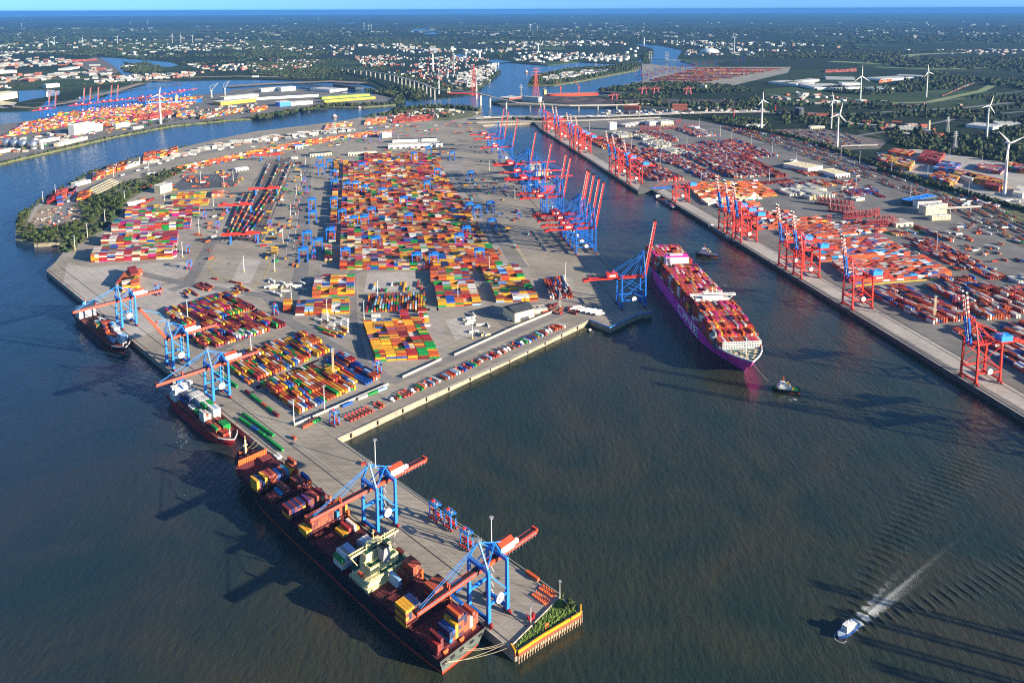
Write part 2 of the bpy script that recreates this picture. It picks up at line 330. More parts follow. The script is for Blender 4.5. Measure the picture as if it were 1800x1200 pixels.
P_TIP = [(28,421),(30,392),(42,372),(55,370),(44,400),(105,401),(140,386),(150,368),(125,362),(160,348),(212,325),(255,310),(282,302),(320,293),(330,299),(300,312),(250,338),(225,352),(215,368),(190,385),(165,400),(140,425),(125,428),(105,426),(60,428)]
sheet('grass', P_TIP, z1, M_GRASS)
sheet('ground', [(44,401),(48,390),(62,368),(95,365),(125,363),(150,368),(140,386),(105,400)], z2, M_SAND)
sheet('grass', [(690,196),(752,189),(812,191),(838,200),(830,206),(790,212),(700,212)], z1, M_GRASS)
sheet('pavement', [(1128,112),(1200,118),(1390,118),(1385,128),(1290,150),(1160,150),(1130,146)], z2, M_PAVE)
sheet('ground', [(955,168),(1050,172),(1240,175),(1330,178),(1310,186),(1200,187),(1000,183),(955,178)], z2, mat('coal_dust', (.055,.042,.045), var=.4, scale=.01, rough=.95))
sheet('ballast', [(1262,222),(1350,252),(1500,306),(1590,340),(1690,381),(1800,437),(1870,474),(1880,440),(1800,402),(1720,364),(1640,338),(1560,306),(1480,278),(1400,248),(1300,222)], z2, M_BALLAST)
sheet('grass', [(1560,303),(1640,335),(1720,362),(1800,399),(1860,425),(1860,395),(1800,372),(1700,338),(1620,316),(1570,300)], z2, M_GRASS)
sheet('pavement', [(1540,268),(1610,262),(1700,275),(1860,300),(1860,378),(1800,362),(1740,348),(1700,332),(1640,315),(1560,292)], z2, M_CONC)
sheet('ballast', [(1355,228),(1440,226),(1560,248),(1545,262),(1470,264),(1400,246)], z2, M_BALLAST)
sheet('ballast', [(487,277),(509,281),(458,425),(392,421)], z1, M_BALLAST)
sheet('ballast', [(132,112),(165,100),(182,104),(215,124),(198,131),(165,130)], 4.2, M_BALLAST)
# darker asphalt and lighter concrete fields
sheet('pavement', [(325,308),(420,304),(415,318),(312,322)], z1, M_ASPH)
sheet('pavement', [(310,322),(416,318),(410,328),(298,336)], z2, M_ASPH)
sheet('pavement', [(537,734),(676,670),(682,678),(520,748)], z1, M_ASPH)
sheet('pavement', [(150,470),(318,458),(352,475),(270,505),(330,560),(236,596),(110,500),(118,462)], z1, M_CONC)
sheet('pavement', [(270,505),(330,494),(432,502),(455,514),(300,545),(240,520)], z2, M_CONC)
sheet('pavement', [(425,455),(460,456),(440,498),(405,497)], z1, M_CONC)
sheet('pavement', [(645,480),(730,478),(735,512),(640,514)], z1, M_CONC)
sheet('pavement', [(882,420),(905,424),(932,468),(880,468)], z1, M_CONC)
sheet('pavement', [(782,562),(825,555),(835,588),(800,598)], z1, M_CONC)
sheet('pavement', [(1345,451),(1370,446),(1820,704),(1820,732)], z1, M_CONC)
sheet('pavement', [(956,229),(970,228),(1126,322),(1122,333)], z1, M_CONC)
sheet('pavement', [(895,634),(1030,566),(1036,561),(600,768),(596,766)], z2, M_CONC)
sheet('pavement', [(1155,336),(1168,333),(1370,446),(1350,454)], z2, M_CONC)
# the planted triangle behind the yellow wall at the end of the finger pier
TIPG = [(905,1133),(985,1052),(1014,1064),(1013,1076),(950,1113),(907,1140)]
sheet('grass', TIPG, z2, M_GRASS)
# lighter storage fields under the stacks
for q in ([(300,545),(397,508),(462,541),(360,585)], [(340,600),(452,542),(515,573),(362,625)], [(418,672),(532,579),(596,617),(438,690)], [(448,680),(552,634),(600,617),(680,664),(522,737)], [(625,645),(628,560),(770,540),(792,632)], [(640,556),(645,514),(750,508),(756,545)], [(486,560),(494,524),(545,485),(632,482),(628,556)], [(755,476),(838,470),(860,540),(768,546)], [(843,470),(925,466),(958,532),(868,538)], [(950,486),(1004,483),(1018,526),(962,532)], [(150,465),(222,372),(400,335),(360,385),(320,460)], [(560,482),(575,280),(800,268),(905,470)], [(590,606),(545,575),(575,556),(620,558),(620,596)]):
    sheet('pavement', q, z1+.03, M_CONC2)
for pts, w in (([(245,480),(330,500),(470,520),(500,560),(640,640),(690,672)], 16), ([(470,520),(640,475),(900,466)], 12), ([(540,290),(530,480),(500,560)], 22), ([(915,470),(870,400),(800,300)], 26), ([(375,420),(330,500),(300,510)], 18), ([(620,470),(622,560),(640,640)], 10), ([(850,540),(900,575)], 14), ([(690,672),(1000,545)], 14), ([(500,560),(420,600),(330,640)], 10), ([(600,610),(520,668),(440,700)], 10)):
    strip('road', pts, w, z2+.035+w*.0004, M_ASPH2)
for pts, col in (([(366,470),(382,450),(412,448)], 0), ([(366,470),(386,488),(432,489)], 0), ([(463,490),(472,470),(475,455)], 0), ([(438,514),(452,500),(455,495)], 0), ([(545,297),(530,330),(515,440)], 1), ([(537,297),(520,340),(503,440)], 1), ([(595,738),(690,692)], 1), ([(610,742),(1000,566)], 1), ([(897,990-560+0),(930,460)], 0)):
    strip('lane_marking', pts, .9, z4+.02, M_YLINE if col == 0 else M_LANE)
for k in range(12): strip('lane_marking', [(330+k*7.5,306),(322+k*7.5,318)], .5, z4, M_LANE)
for k in range(14): strip('lane_marking', [(886+k*.8,424+k*3.1),(905+k*2.0,423+k*3.1)], .5, z4, M_YLINE)
for k in range(10): strip('lane_marking', [(1700+k*9,395+k*3),(1760+k*8,405+k*3)], .7, z4, M_LANE)
# roads
M_ROAD = tarmac('road_surface', (.17,.165,.155), (.22,.21,.195), seams=False)
M_LANE = mat('lane_paint', (.62,.60,.55), var=.15)
strip('road', [(100,392),(112,366),(140,340),(185,318),(240,300),(300,281),(370,266),(450,252),(540,240),(620,229),(700,222),(780,218),(850,216)], 24, z2+.03, M_ROAD)
strip('road', [(150,358),(200,336),(255,314),(320,296),(400,279),(480,264),(560,252),(640,242),(720,238)], 9, z2+.025, M_ROAD)
strip('path', [(48,402),(52,388),(64,366),(95,343),(125,330),(160,308),(212,286),(270,272),(330,259)], 5, z3, M_CONC)
strip('road', [(45,182),(120,178),(180,168),(240,155),(330,147)], 14, 4.3, M_ROAD)
for k, pts in enumerate(([(1280,200),(1400,198),(1500,200),(1600,195),(1700,189),(1800,178),(1900,170)], [(1500,240),(1600,225),(1700,205),(1800,196)], [(1350,165),(1450,180),(1560,182),(1650,178),(1800,160)])):
    strip('road', pts, (26, 14, 12)[k], z2+.028+.002*k+.03, M_ROAD)
for pts, w in (([(1700,92),(1610,96),(1570,104)], 110), ([(1460,108),(1560,113),(1700,117),(1800,112)], 110), ([(1540,118),(1640,122),(1740,119)], 60), ([(1530,182),(1630,180),(1725,160),(1745,150)], 40)):
    strip('grass', pts, w, z3, mat('meadow', (.20,.23,.08), var=.3, scale=.01, rough=.95))
for pts, w in (([(0,62),(90,60),(200,56)], 260), ([(160,59),(300,57),(420,58)], 180), ([(560,52),(620,52),(640,51)], 420), ([(820,58),(900,55),(980,53)], 500), ([(1050,54),(1110,54)], 350), ([(1100,48),(1210,46)], 300)):
    strip('terrain', pts, w, 4.35, mat('far_meadow', (.06,.11,.05), var=.4, scale=.0015, rough=.95))
for pts, w in (([(0,186),(60,190),(140,177),(200,161),(250,146)], 55), ([(60,140),(150,138),(230,140),(300,143)], 40), ([(400,152),(480,147),(580,143),(640,146)], 90), ([(330,136),(420,134),(560,137)], 60)):
    strip('ground', pts, w, 4.3, M_SAND)
def rails(a, b, n, gap, z, name='rail'):
    A, B = G(*a, z), G(*b, z); d = (B-A).normalized(); nn = Vector((-d.y, d.x, 0)); mb = MB()
    for i in range(n):
        for s in (-.75, .75):
            o = nn*((i-(n-1)/2)*gap+s); mb.beam(A+o, B+o, .35, .2)
    return mb.build(name, mat('rail_steel', (.11,.085,.075), rough=.4), kind='structure')
rails((495,280),(424,423), 10, 8.5, z3)
for dx in (-9, -3, 3, 9, 15): pass
M_DARKL = mat('crane_rail_slot', (.05,.05,.055), var=.2)
def offline(name, a, b, off, w, m, z):
    A, B = G(*a, z), G(*b, z); d = (B-A).normalized(); nn = Vector((-d.y, d.x, 0))*off; mb = MB()
    s = Vector((-d.y, d.x, 0))*w/2
    mb.add([A+nn-s, B+nn-s, B+nn+s, A+nn+s], [(0,1,2,3)]); return mb.build(name, m, kind='structure')
for off, w in ((3.5,.7),(21.5,.7),(27,.35),(60,.3)): offline('crane_track', (81,475),(888,1132), off, w, M_DARKL if off < 25 else M_LANE, z3)
for off, w in ((4,.9),(39,.9)): offline('crane_track', (1146,549),(905,288), off, w, M_DARKL, z3); 
for off, w in ((4,.9),(34,.9),(42,.5)):
    offline('crane_track', (1820,745),(1150,335), -off, w, M_DARKL, z3); offline('crane_track', (1122,336),(950,227), -off, w, M_DARKL, z3)
# kerb of light stone along the quays
for a, b in (((81,475),(888,1132)),((984,1052),(592,771)),((592,771),(1036,562)),((1147,334),(1810,739)),((950,227),(1122,336)),((1146,549),(885,262))):
    A, B = G(*a, ZQ), G(*b, ZQ); mb = MB(); mb.beam(A+Vector((0,0,.15)), B+Vector((0,0,.15)), 1.0, .5); mb.build('kerb', M_CONC, kind='structure')
# ------------------------------------------------------------------ shipping containers
C = dict(red='#a02a24', maroon='#6e1f22', rust='#a64c2e', orange='#c65a22', yellow='#d29a22', green='#16873a', blue='#1f4f9a', navy='#1b2a55',
         pale='#8fb4cf', white='#cfcbc0', pink='#b8246a', brown='#7a3b26', grey='#8a8d8c', purple='#5a2a66', aqua='#1f86b8', cream='#d6c79a')
CN = dict(red='red', maroon='dark maroon', rust='rusty red', orange='orange', yellow='yellow', green='green', blue='blue', navy='navy blue', pale='pale blue',
          white='white', pink='bright pink', brown='brown', grey='grey', purple='purple', aqua='sky blue', cream='cream')
PAL = dict(mix='red red rust rust rust orange orange orange yellow yellow yellow yellow green blue navy maroon maroon white brown brown grey cream white orange pink rust green yellow blue'.split(),
    left='maroon maroon red red rust yellow yellow yellow orange blue green white navy brown maroon rust pink'.split(),
    yel='yellow yellow yellow yellow yellow orange orange rust red brown blue green maroon white'.split(),
    big='maroon red red pink white yellow green blue rust grey brown cream'.split(),
    one='pink pink red rust rust rust orange orange red white yellow brown rust red grey pink'.split(),
    east='rust rust orange red orange orange rust blue navy white white grey brown aqua orange rust red'.split(),
    dark='rust rust maroon navy blue orange white grey red orange white brown rust'.split(), orange='orange orange orange orange rust yellow red white'.split(),
    white='white white white cream'.split(), reds='red maroon rust rust brown red maroon'.split(), green='green'.split(), blueb='blue blue navy pale red rust'.split(),
    yard='red rust orange orange yellow yellow yellow green blue white maroon brown pale'.split(), rail='rust red maroon white blue green orange yellow grey'.split())
BOX = []     # every container: x, y, z, angle, length, colour, where, share (higher = shows more)
def put(x, y, z, ang, ln, col, where='', top=True): BOX.append((x, y, z, ang, ln, col, where, top))
def hsh(i, j, p): x = math.sin(i*12.9898+j*78.233+p*37.7)*43758.5453; return x-math.floor(x)
def g_zero(i, j, p): return hsh(i, j//3, p+1) < .45
def block(o, a, b, pal, lo=1, hi=3, pitch=2.75, gap=.45, keep=1.0, twenty=.12, z=ZQ, where='', ln=12.2, holes=0.0):
    """stack field: a is the end of the edge the containers lie along, b the end of the edge they are ranked along"""
    O = G(*o, z); A = G(*a, z); B = G(*b, z); va = A-O; vb = B-O; gap = .14 if gap == .45 else gap; na = max(1, int((va.length+gap)/(ln+gap)+.35)); nb = max(1, int(vb.length/pitch+.5))
    ang = math.atan2(va.y, va.x); ph = random.random()*9; run = [None]*(nb+1); gcol = {}; grp = 2 if pal in ('east', 'orange') else 5
    for i in range(na):
        for j in range(nb):
            jj = j//grp; f = hsh(i, jj, ph); mid = (lo+hi+1)//2
            if pitch < 3.7: t = max(lo, mid-1) if f < .17 else (hi if f > .84 else mid)
            else:
                g = hsh(i//2, j//3, ph); t = max(lo, mid-1) if g < .2 else (hi if g > .86 else mid)
                if f < .08: t = max(lo, t-1)
            if lo == 0 and g_zero(i, j, ph): t = 0
            if random.random() > keep: continue
            if holes and math.sin(j*.9+ph)+math.sin(i*2.1+j*.31) > 2-2*holes: continue
            p = O+(va*.5 if na == 1 else va.normalized()*((i+.5)*(ln+gap)))+vb*((j+.5)/nb); two = random.random() < (twenty if pitch < 3.7 else .05); last = run[j] if run[j] and random.random() < (.3 if pitch < 3.7 else .62) else random.choice(PAL[pal]); run[j] = last
            if pitch < 3.7:
                if j % grp == 0 or i not in gcol: gcol[i] = [random.choice(PAL[pal]) for _ in range(9)]
                two = hsh(i, jj, ph+3) < .10
            for k in range(t):
                if pitch < 3.7: last = gcol[i][k] if random.random() < .78 else random.choice(PAL[pal])
                elif random.random() < .6: last = random.choice(PAL[pal])
                w = (where, i, j, k, t, na, nb)
                if two:
                    for s in (-1, 1): put(p.x+s*math.cos(ang)*(ln/4+.05), p.y+s*math.sin(ang)*(ln/4+.05), z+2.6*k, ang, ln/2-.15, last if s < 0 else random.choice(PAL[pal]), w, k == t-1)
                else: put(p.x, p.y, z+2.6*k, ang, ln, last, w, k == t-1)
def row(a, b, cols, tiers=1, z=ZQ, where='', ln=12.2, gap=.14):
    A, B = G(*a, z), G(*b, z); d = B-A; n = max(1, int(d.length/(ln+gap)+.4)); ang = math.atan2(d.y, d.x)
    for i in range(n):
        p = A+d*((i+.5)/n)
        for k in range(tiers): put(p.x, p.y, z+2.6*k, ang, ln, cols[(i+k) % len(cols)], (where, i, 0, k, tiers, n, 1), k == tiers-1)
# finger-pier blocks: containers lie along the pier, ranked across it
block((449,543),(397,517),(362,570),'left',1,2,3.9,where='stack field nearest the blue crane with its raised boom')
block((325,577),(283,549),(345,567),'left',1,2,3.9,.5,.8)
block((504,573),(450,547),(362,616),'left',1,3,3.9,holes=.2)
block((585,617),(532,585),(436,676),'yel',1,3,3.9,where='second stack field from the yard wall',holes=.2)
block((622,685),(550,641),(525,727),'yel',1,3,3.9,where='stack field beside the dark yard road',holes=.2)
block((524,728),(459,680),(535,721),'yel',1,2,3.9,where='lowest stack rows by the green containers')
block((669,664),(600,624),(642,678),'blueb',1,3,3.9,where='blue stack field by the lattice mast')
block((640,678),(575,640),(622,686),'yel',1,2,3.9,keep=.6,where='sparse stack rows by the lattice mast')
row((427,728),(481,767),['green'],1,where='green row parallel to the quay, upper line')
row((421,736),(465,767),['green','green','blue','green'],1,where='green row parallel to the quay, lower line')
row((467,769),(497,793),['green'],1,where='green row end beside the maroon ship bow')
row((432,688),(490,733),['maroon','green','green','rust','green'],1,where='row beside the low kerb')
row((382,656),(417,681),['green'],1,where='green row under the third blue crane')
row((533,752),(562,738),['rust','green'],1,where='pair outside the white yard wall'); row((541,745),(564,735),['rust'],1,where='single outside the white yard wall')
row((600,716),(621,708),['blue'],1,where='outside the white yard wall'); row((629,703),(680,682),['white','green','pale','white'],1,where='line outside the white yard wall')
for (px, py, c, w) in ((517,771,'rust','standing alone on the open pier'),(936,1014,'orange','at the basin edge behind the nearest crane')):
    p = G(px, py, ZQ); put(p.x, p.y, ZQ, -.785, 6.1 if c == 'rust' else 12.2, c, (w, 0, 0, 0, 1, 1, 1))
block((362,466+50),(340,506),(376,505),'reds',1,1,4,keep=.5); block((335,530),(318,518),(350,520),'left',1,1,4.5,keep=.5)
block((415,527),(395,515),(440,512),'left',1,1,5,keep=.35); block((380,520),(315,508),(440,500),'left',1,1,9,keep=.10)
# the row of mixed boxes along the yellow quay
O, B = G(600,745,ZQ), G(1012,563,ZQ); d = (B-O).normalized(); L = (B-O).length
nn = Vector((-d.y, d.x, 0)); t = 10.0; k = 0
KIND = []
while t < L-20:
    kind = random.choice(['box','box','box','rack','box','boat','gap','rack'] if t > 60 else ['box','gap','rack','rack'])
    KIND.append((t, kind)); t += {'box': 4.2, 'rack': 4.5, 'boat': 6, 'gap': 5}[kind]
for t, kind in KIND:
    p = O+d*t+nn*random.uniform(1, 3)
    if kind == 'box':
        col = random.choice(['rust','red','rust','orange','white','pale','blue','green','maroon','brown']); tw = random.random() < .25
        put(p.x, p.y, ZQ, math.atan2(nn.y, nn.x), 6.1 if tw else 12.2, col, ('in the line along the yellow quay', int(t/4), 0, 0, 1, 1, 1))
# centre of the terminal
block((623,519),(546,523),(624,490),'yard',2,4,2.75,where='red block by the mid yard road'); block((614,551),(512,555),(614,530),'yard',2,3,2.75,holes=.1)
block((498,548),(513,548),(499,534),'yard',2,3,2.75)
block((642,549),(648,520),(748,545),'yard',1,3,3.9,where='end-on rows behind the yellow block')
block((650,515),(655,500),(745,510),'yard',1,1,7,keep=.35)
block((757,499),(830,494),(756,478),'yard',2,3,2.75,holes=.15); block((770,540),(849,536),(762,502),'yard',2,3,2.75,holes=.12)
block((872,532),(948,529),(860,502),'yard',2,3,2.75,holes=.12); block((854,496),(925,492),(845,474),'yard',2,3,2.75,holes=.15)
block((966,527),(953,490),(1008,524),'dark',1,2,4.0,keep=.85)
block((660,636),(775,630),(638,573),'yel',2,4,3.6,where='big yellow block',gap=.8); block((655,585),(757,582),(652,550),'yel',0,3,3.6,keep=.5,gap=.8)
block((612,590),(552,573),(612,562),'white',1,1,4.5,keep=.6); block((600,598),(556,582),(612,580),'yard',1,1,4.5,keep=.7)
# the big central field: columns of stacks, split by cross lanes
def columns(y0, y1, x0f, x1f, n, lo, hi, pal, holes, keep=1.0):
    for i in range(n):
        for (ya, yb) in ((y0, y1),):
            xa = x0f(ya)+(x1f(ya)-x0f(ya))*(i+.04)/n; xb = x0f(ya)+(x1f(ya)-x0f(ya))*(i+.96)/n
            xc = x0f(yb)+(x1f(yb)-x0f(yb))*(i+.04)/n
            block((xa, ya), (xb, ya), (xc, yb), pal, lo, hi, 2.85, holes=holes+.08, keep=keep, ln=12.3, gap=.5)
xl = lambda y: 597+(y-480)*-.02+ (480-y)*.012; xr = lambda y: 880-(466-y)*.62
columns(474, 437, xl, xr, 21, 3, 4, 'mix', .0); columns(432, 396, xl, xr, 21, 2, 4, 'mix', .12)
columns(388, 352, xl, xr, 21, 2, 4, 'mix', .15); columns(348, 318, xl, xr, 20, 1, 4, 'mix', .3)
columns(314, 288, xl, xr, 19, 1, 4, 'mix', .2); columns(284, 272, lambda y: 640, lambda y: 775, 17, 1, 3, 'mix', .3)
columns(460, 436, lambda y: 567, lambda y: 588, 1, 2, 4, 'mix', .1); columns(428, 320, lambda y: 576+(428-y)*.08, lambda y: 592+(428-y)*.04, 1, 1, 4, 'mix', .35)
columns(310, 285, lambda y: 585, lambda y: 598, 1, 1, 3, 'yel', .3)
# tall western stacks
for q in (((160,461),(300,455),(168,444)), ((178,434),(320,429),(184,421)), ((196,408),(342,402),(202,396)), ((220,384),(352,379),(226,372))):
    block(*q, 'big', 4, 5, 2.62, where='', gap=.35, holes=0, ln=12.9)
block((300,455),(312,450),(300,440),'big',3,3,2.75)
block((302,364),(372,360),(306,357),'yel',3,3,2.75); block((300,350),(362,347),(304,344),'yel',2,3,2.75); block((372,348),(393,345),(373,341),'orange',3,3,2.75)
block((205,507),(238,500),(222,486),'orange',3,5,2.75); block((215,514),(252,506),(214,500),'yel',3,5,2.75); block((228,497),(248,492),(222,484),'pink' if 0 else 'reds',5,5,2.75)
block((240,365),(262,355),(250,360),'reds',1,2,3.5); block((250,330),(258,325),(262,330),'reds',1,1,4)
block((82,360),(95,356),(92,345),'reds',2,4,2.75); block((95,352),(120,348),(100,340),'reds',2,4,2.75,keep=.8); block((120,345),(134,338),(122,338),'blueb',2,3,2.75)
block((135,356),(160,348),(140,343),'orange',2,3,2.75); block((100,362),(112,360),(98,350),'blueb',2,4,2.75)
for q, pal in ((((162,318),(185,312),(165,309)),'mix'), (((186,308),(205,302),(190,298)),'orange'), (((206,302),(222,297),(210,292)),'orange'), (((220,298),(245,290),(222,290)),'white'), (((252,285),(275,279),(254,274)),'orange'),
        (((275,279),(300,274),(277,270)),'mix'), (((300,272),(312,268),(300,265)),'orange')):
    block(*q, pal, 3, 4, 2.75)
# boxes on the curved sidings
def train(pts, pal, z=z3, keep=.9, tiers=1, lift=1.2):
    P = GG(pts, z); ex = 0.0
    for i in range(len(P)-1):
        d = P[i+1]-P[i]; n = int(d.length/13.4); ang = math.atan2(d.y, d.x)
        for k in range(n):
            if random.random() > keep: continue
            p = P[i]+d*((k+.5)/n)
            for q in range(tiers): put(p.x, p.y, z+lift+2.6*q, ang, 12.2, random.choice(PAL[pal]), ('', 0, 0, 0, 1, 1, 1))
for o in range(5): train([(310+o*3,297+o*1.6),(400,277+o*1.8),(480,260+o*1.9),(560,246+o*1.6),(640,235+o*1.3),(690,231+o*1.2)], 'orange' if o < 3 else 'rail', keep=.75, lift=.2, tiers=1+(o < 2))
for k, (x0, x1) in enumerate(((398,428),(404,440),(412,452),(420,470),(428,478),(436,490))):
    train([(x0,416),(x1,340)], 'rail', keep=.8)
    if k in (2, 3, 5): train([(x1,338),(x1+21,290)], 'rail', keep=.85)
for o in range(7): train([(1268+o*5,224+o*.4),(1360+o*5,254-o*1.5),(1480+o*6,296-o*3),(1580+o*6,332-o*3.5),(1620+o*6,345-o*3.5),(1700+o*6,381-o*3.5),(1800+o*6,430-o*3.5)], 'dark' if o % 2 else 'rail', keep=(.55, .7, .2, .85, .1, .75, .8)[o])
# empty-container depot beyond the railway
for q, pal, t in ((((1540,288),(1600,302),(1550,278)),'yel',5), (((1632,318),(1670,330),(1650,308)),'yel',5), (((1675,312),(1760,335),(1685,305)),'yel',5), (((1560,272),(1600,278),(1572,266)),'orange',4),
        (((1612,285),(1650,292),(1625,270)),'reds',5), (((1640,302),(1680,308),(1655,290)),'blueb',5), (((1690,318),(1712,325),(1700,312)),'white',5), (((1730,332),(1756,338),(1735,325)),'reds',5), (((1765,298),(1800,306),(1775,290)),'mix',4), (((1780,345),(1800,350),(1788,333)),'white',4), (((1712,298),(1760,308),(1725,290)),'dark',3)):
    block(*q, pal, t-1, t, 2.8)
# east terminal: stack fields across the quay, then along it
block((1502,499),(1676,485),(1462,466),'east',2,3,3.2,where='',holes=.05); block((1439,461),(1600,450),(1400,430),'east',2,3,3.2,holes=.05)
block((1385,420),(1555,405),(1370,408),'east',1,2,3.2,holes=.2); block((1400,406),(1470,400),(1372,388),'orange',1,2,3.2,keep=.7); block((1350,400),(1395,395),(1335,388),'east',1,3,3.2,keep=.8)
block((1330,405),(1420,398),(1300,378),'east',1,2,3.2,keep=.55); block((1435,420),(1560,408),(1400,400),'east',1,2,3.2,keep=.5)
block((1232,352),(1365,345),(1205,326),'orange',1,3,3.2,holes=.15); block((1245,362),(1340,350),(1232,353),'white',1,2,3.2,keep=.75); block((1280,375),(1350,368),(1255,360),'east',1,2,3.2,keep=.35)
def along(x0, y0, x1, y1, px, py, n, pal, lo=1, hi=3, keep=.9):   # ranks parallel to the quay
    block((x0, y0), (x1, y1), (x0+px, y0+py), pal, lo, hi, 4.0, keep=keep, gap=.6)
along(1640,570,1512,511, 75,-8, 0,'dark',2,3,.9); along(1735,563,1625,503, 60,-4,0,'dark',2,3,.8); along(1785,552,1650,492, 60,-6,0,'dark',1,3,.75)
along(1850,552,1760,505, 60,-6,0,'dark',1,3,.8); along(1860,690,1668,580, 60,-15,0,'dark',1,3,.85); along(1900,640,1740,572, 80,-8,0,'dark',1,3,.7)
along(1690,475,1610,438, 45,-2,0,'dark',1,2,.6); along(1740,492,1690,468, 40,-1,0,'rail' if 0 else 'east',1,1,.6); along(1660,458,1600,430, 45,-6,0,'east',1,2,.6)
along(1790,500,1765,488,45,-3,0,'white',2,3,.95)
along(1290,314,1205,268,70,-4,0,'dark',2,3,.92); along(1363,313,1290,277,20,-2,0,'reds',2,3,.95); along(1240,318,1150,270,30,-4,0,'dark',1,2,.85); along(1280,312,1190,268,14,-2,0,'dark',1,2,.5)
along(1150,320,1085,282,55,-4,0,'dark',1,3,.8); along(1120,285,1040,243,40,-4,0,'dark',1,3,.8); along(1060,262,1018,235,18,-2,0,'orange',1,2,.8); along(1175,290,1120,262,28,-3,0,'dark',1,2,.7)
along(1240,285,1180,257,60,-3,0,'east',1,2,.92); along(1300,281,1230,250,70,-6,0,'east',1,2,.85); along(1150,250,1115,233,48,-2,0,'dark',1,2,.8); along(1225,241,1180,226,40,-2,0,'east',1,2,.9); along(1245,240,1215,228,15,-1,0,'cream' if 0 else 'white',1,2,.95)
for q in ((1088,243,1074,235,28,-2),(1130,247,1112,239,22,-1),(1150,262,1128,252,36,-4),(1180,273,1160,264,30,-2),(1388,345,1368,336,32,-2),(1418,340,1390,330,36,-3),(1440,349,1405,338,28,-2),(1420,352,1405,346,20,-1)): along(*q, 0, 'white', 2, 3, .85)
for q, pal in (((1345,325,1332,320,50,-6),'rust'), ((1385,330,1370,324,50,-4),'dark'), ((1420,310,1375,292,28,-3),'orange'), ((1450,328,1420,317,22,-2),'orange'), ((1478,325,1458,318,30,0),'east'), ((1500,345,1480,335,50,-6),'blueb'), ((1550,348,1530,338,8,0),'reds')):
    along(*q, 0, 'reds' if pal == 'rust' else pal, 1, 1, .85)
along(1575,415,1552,408,50,-6,0,'yard',1,1,.8); along(1620,428,1590,418,20,2,0,'east',1,1,.7); along(1670,425,1605,402,8,0,0,'dark',2,3,.9)
# north-west terminal and the far terminals
for (x0, y0, x1, y1, n) in ((0,243,120,222,9), (60,226,230,200,9), (120,235,260,208,7), (230,203,330,190,7)):
    for k in range(n): block((x0+k*5, y0-k*3.0), (x1+k*4, y1-k*3.0), (x0+k*5+2, y0-k*3.0-1.3), 'mix', 1, 3, 4.5, keep=.8)
block((230,213),(300,205),(236,205),'red' if 0 else 'reds',2,4,4,keep=.8); block((310,206),(340,202),(314,200),'yard',3,4,4,keep=.9); block((350,210),(420,198),(360,203),'yard',2,4,4,keep=.7); block((440,198),(470,192),(442,194),'orange',2,4,4,keep=.8)
block((640,220),(680,216),(645,212),'orange',2,3,4,keep=.8); block((690,217),(760,212),(692,207),'reds',1,3,4,keep=.7); block((570,228),(620,222),(574,220),'mix',1,2,4,keep=.5)
for k in range(10): block((1140+k*9,143-k*2.4),(1240+k*15,146-k*2.6),(1141+k*9,142-k*2.4),'reds' if k % 2 else 'mix',1,3,5,keep=.7)
block((1450,128),(1505,126),(1452,125),'reds',2,4,6,keep=.8); block((1545,146),(1568,143),(1547,143),'orange',3,4,6,keep=.9); block((110,110),(170,107),(112,107),'reds',1,2,8,keep=.6)
for o in range(4): train([(1655+o*5,170-o*2.2),(1698+o*5,150-o*1.2)], 'rail', keep=.9)
for o in range(9): train([(1360+o*14,228-o*.2),(1400+o*13,246),(1450+o*11,258)], 'dark', keep=.45, lift=.2)

for o in range(9):   # rails of the east marshalling yard
    pts = [(1266+o*5,224+o*.3),(1358+o*5,254-o*1.6),(1480+o*6,297-o*3),(1580+o*6,333-o*3.5),(1700+o*6,383-o*3.7),(1805+o*7,433-o*3.9)]; P = GG(pts, z3); mb = MB()
    for i in range(5):
        for s_ in (-.8, .8): d = (P[i+1]-P[i]).normalized(); q = Vector((-d.y, d.x, 0))*s_; mb.beam(P[i]+q, P[i+1]+q, .45, .2)
    mb.build('rail', MATS['rail_steel'], kind='structure')

# single boxes and trailers left about on the aprons
def strew(px, n, ang, pal):
    P = fill([tuple(p)[:2] for p in GG(px, ZQ)], .02)
    rng.shuffle(P)
    for x, y in P[:n]: put(x, y, ZQ+(1.1 if random.random() < .5 else 0), ang+random.choice((0, 0, math.pi/2))+random.gauss(0, .08), random.choice((12.2, 12.2, 6.1)), random.choice(PAL[pal]), '', True)
strew([(490,285),(535,285),(530,470),(450,470),(480,330)], 90, 1.72, 'yard'); strew([(870,470),(800,300),(850,300),(960,430)], 40, 1.72, 'yard'); strew([(470,490),(540,485),(535,530),(480,540)], 9, .1, 'white'); strew([(560,285),(640,262),(800,258),(790,275),(600,290)], 60, .15, 'mix')
strew([(330,430),(400,340),(440,290),(420,330),(385,400),(370,460)], 24, 1.2, 'orange'); strew([(240,352),(300,345),(300,305),(340,290),(420,300),(400,340),(330,330)], 50, .3, 'orange'); strew([(430,255),(520,245),(640,232),(680,240),(560,262),(440,280)], 70, .2, 'rail'); strew([(800,560),(900,540),(910,560),(840,600)], 14, .3, 'white'); strew([(1570,440),(1700,390),(1800,440),(1800,470),(1690,480)], 60, -1.37, 'east'); strew([(1370,330),(1500,300),(1560,340),(1480,350)], 60, -1.37, 'dark'); strew([(930,540),(1040,535),(1000,560)], 16, .8, 'reds')
strew([(0,243),(330,188),(450,196),(300,212),(0,275)], 160, .3, 'mix'); strew([(650,215),(830,215),(860,240),(700,240)], 60, .1, 'mix')
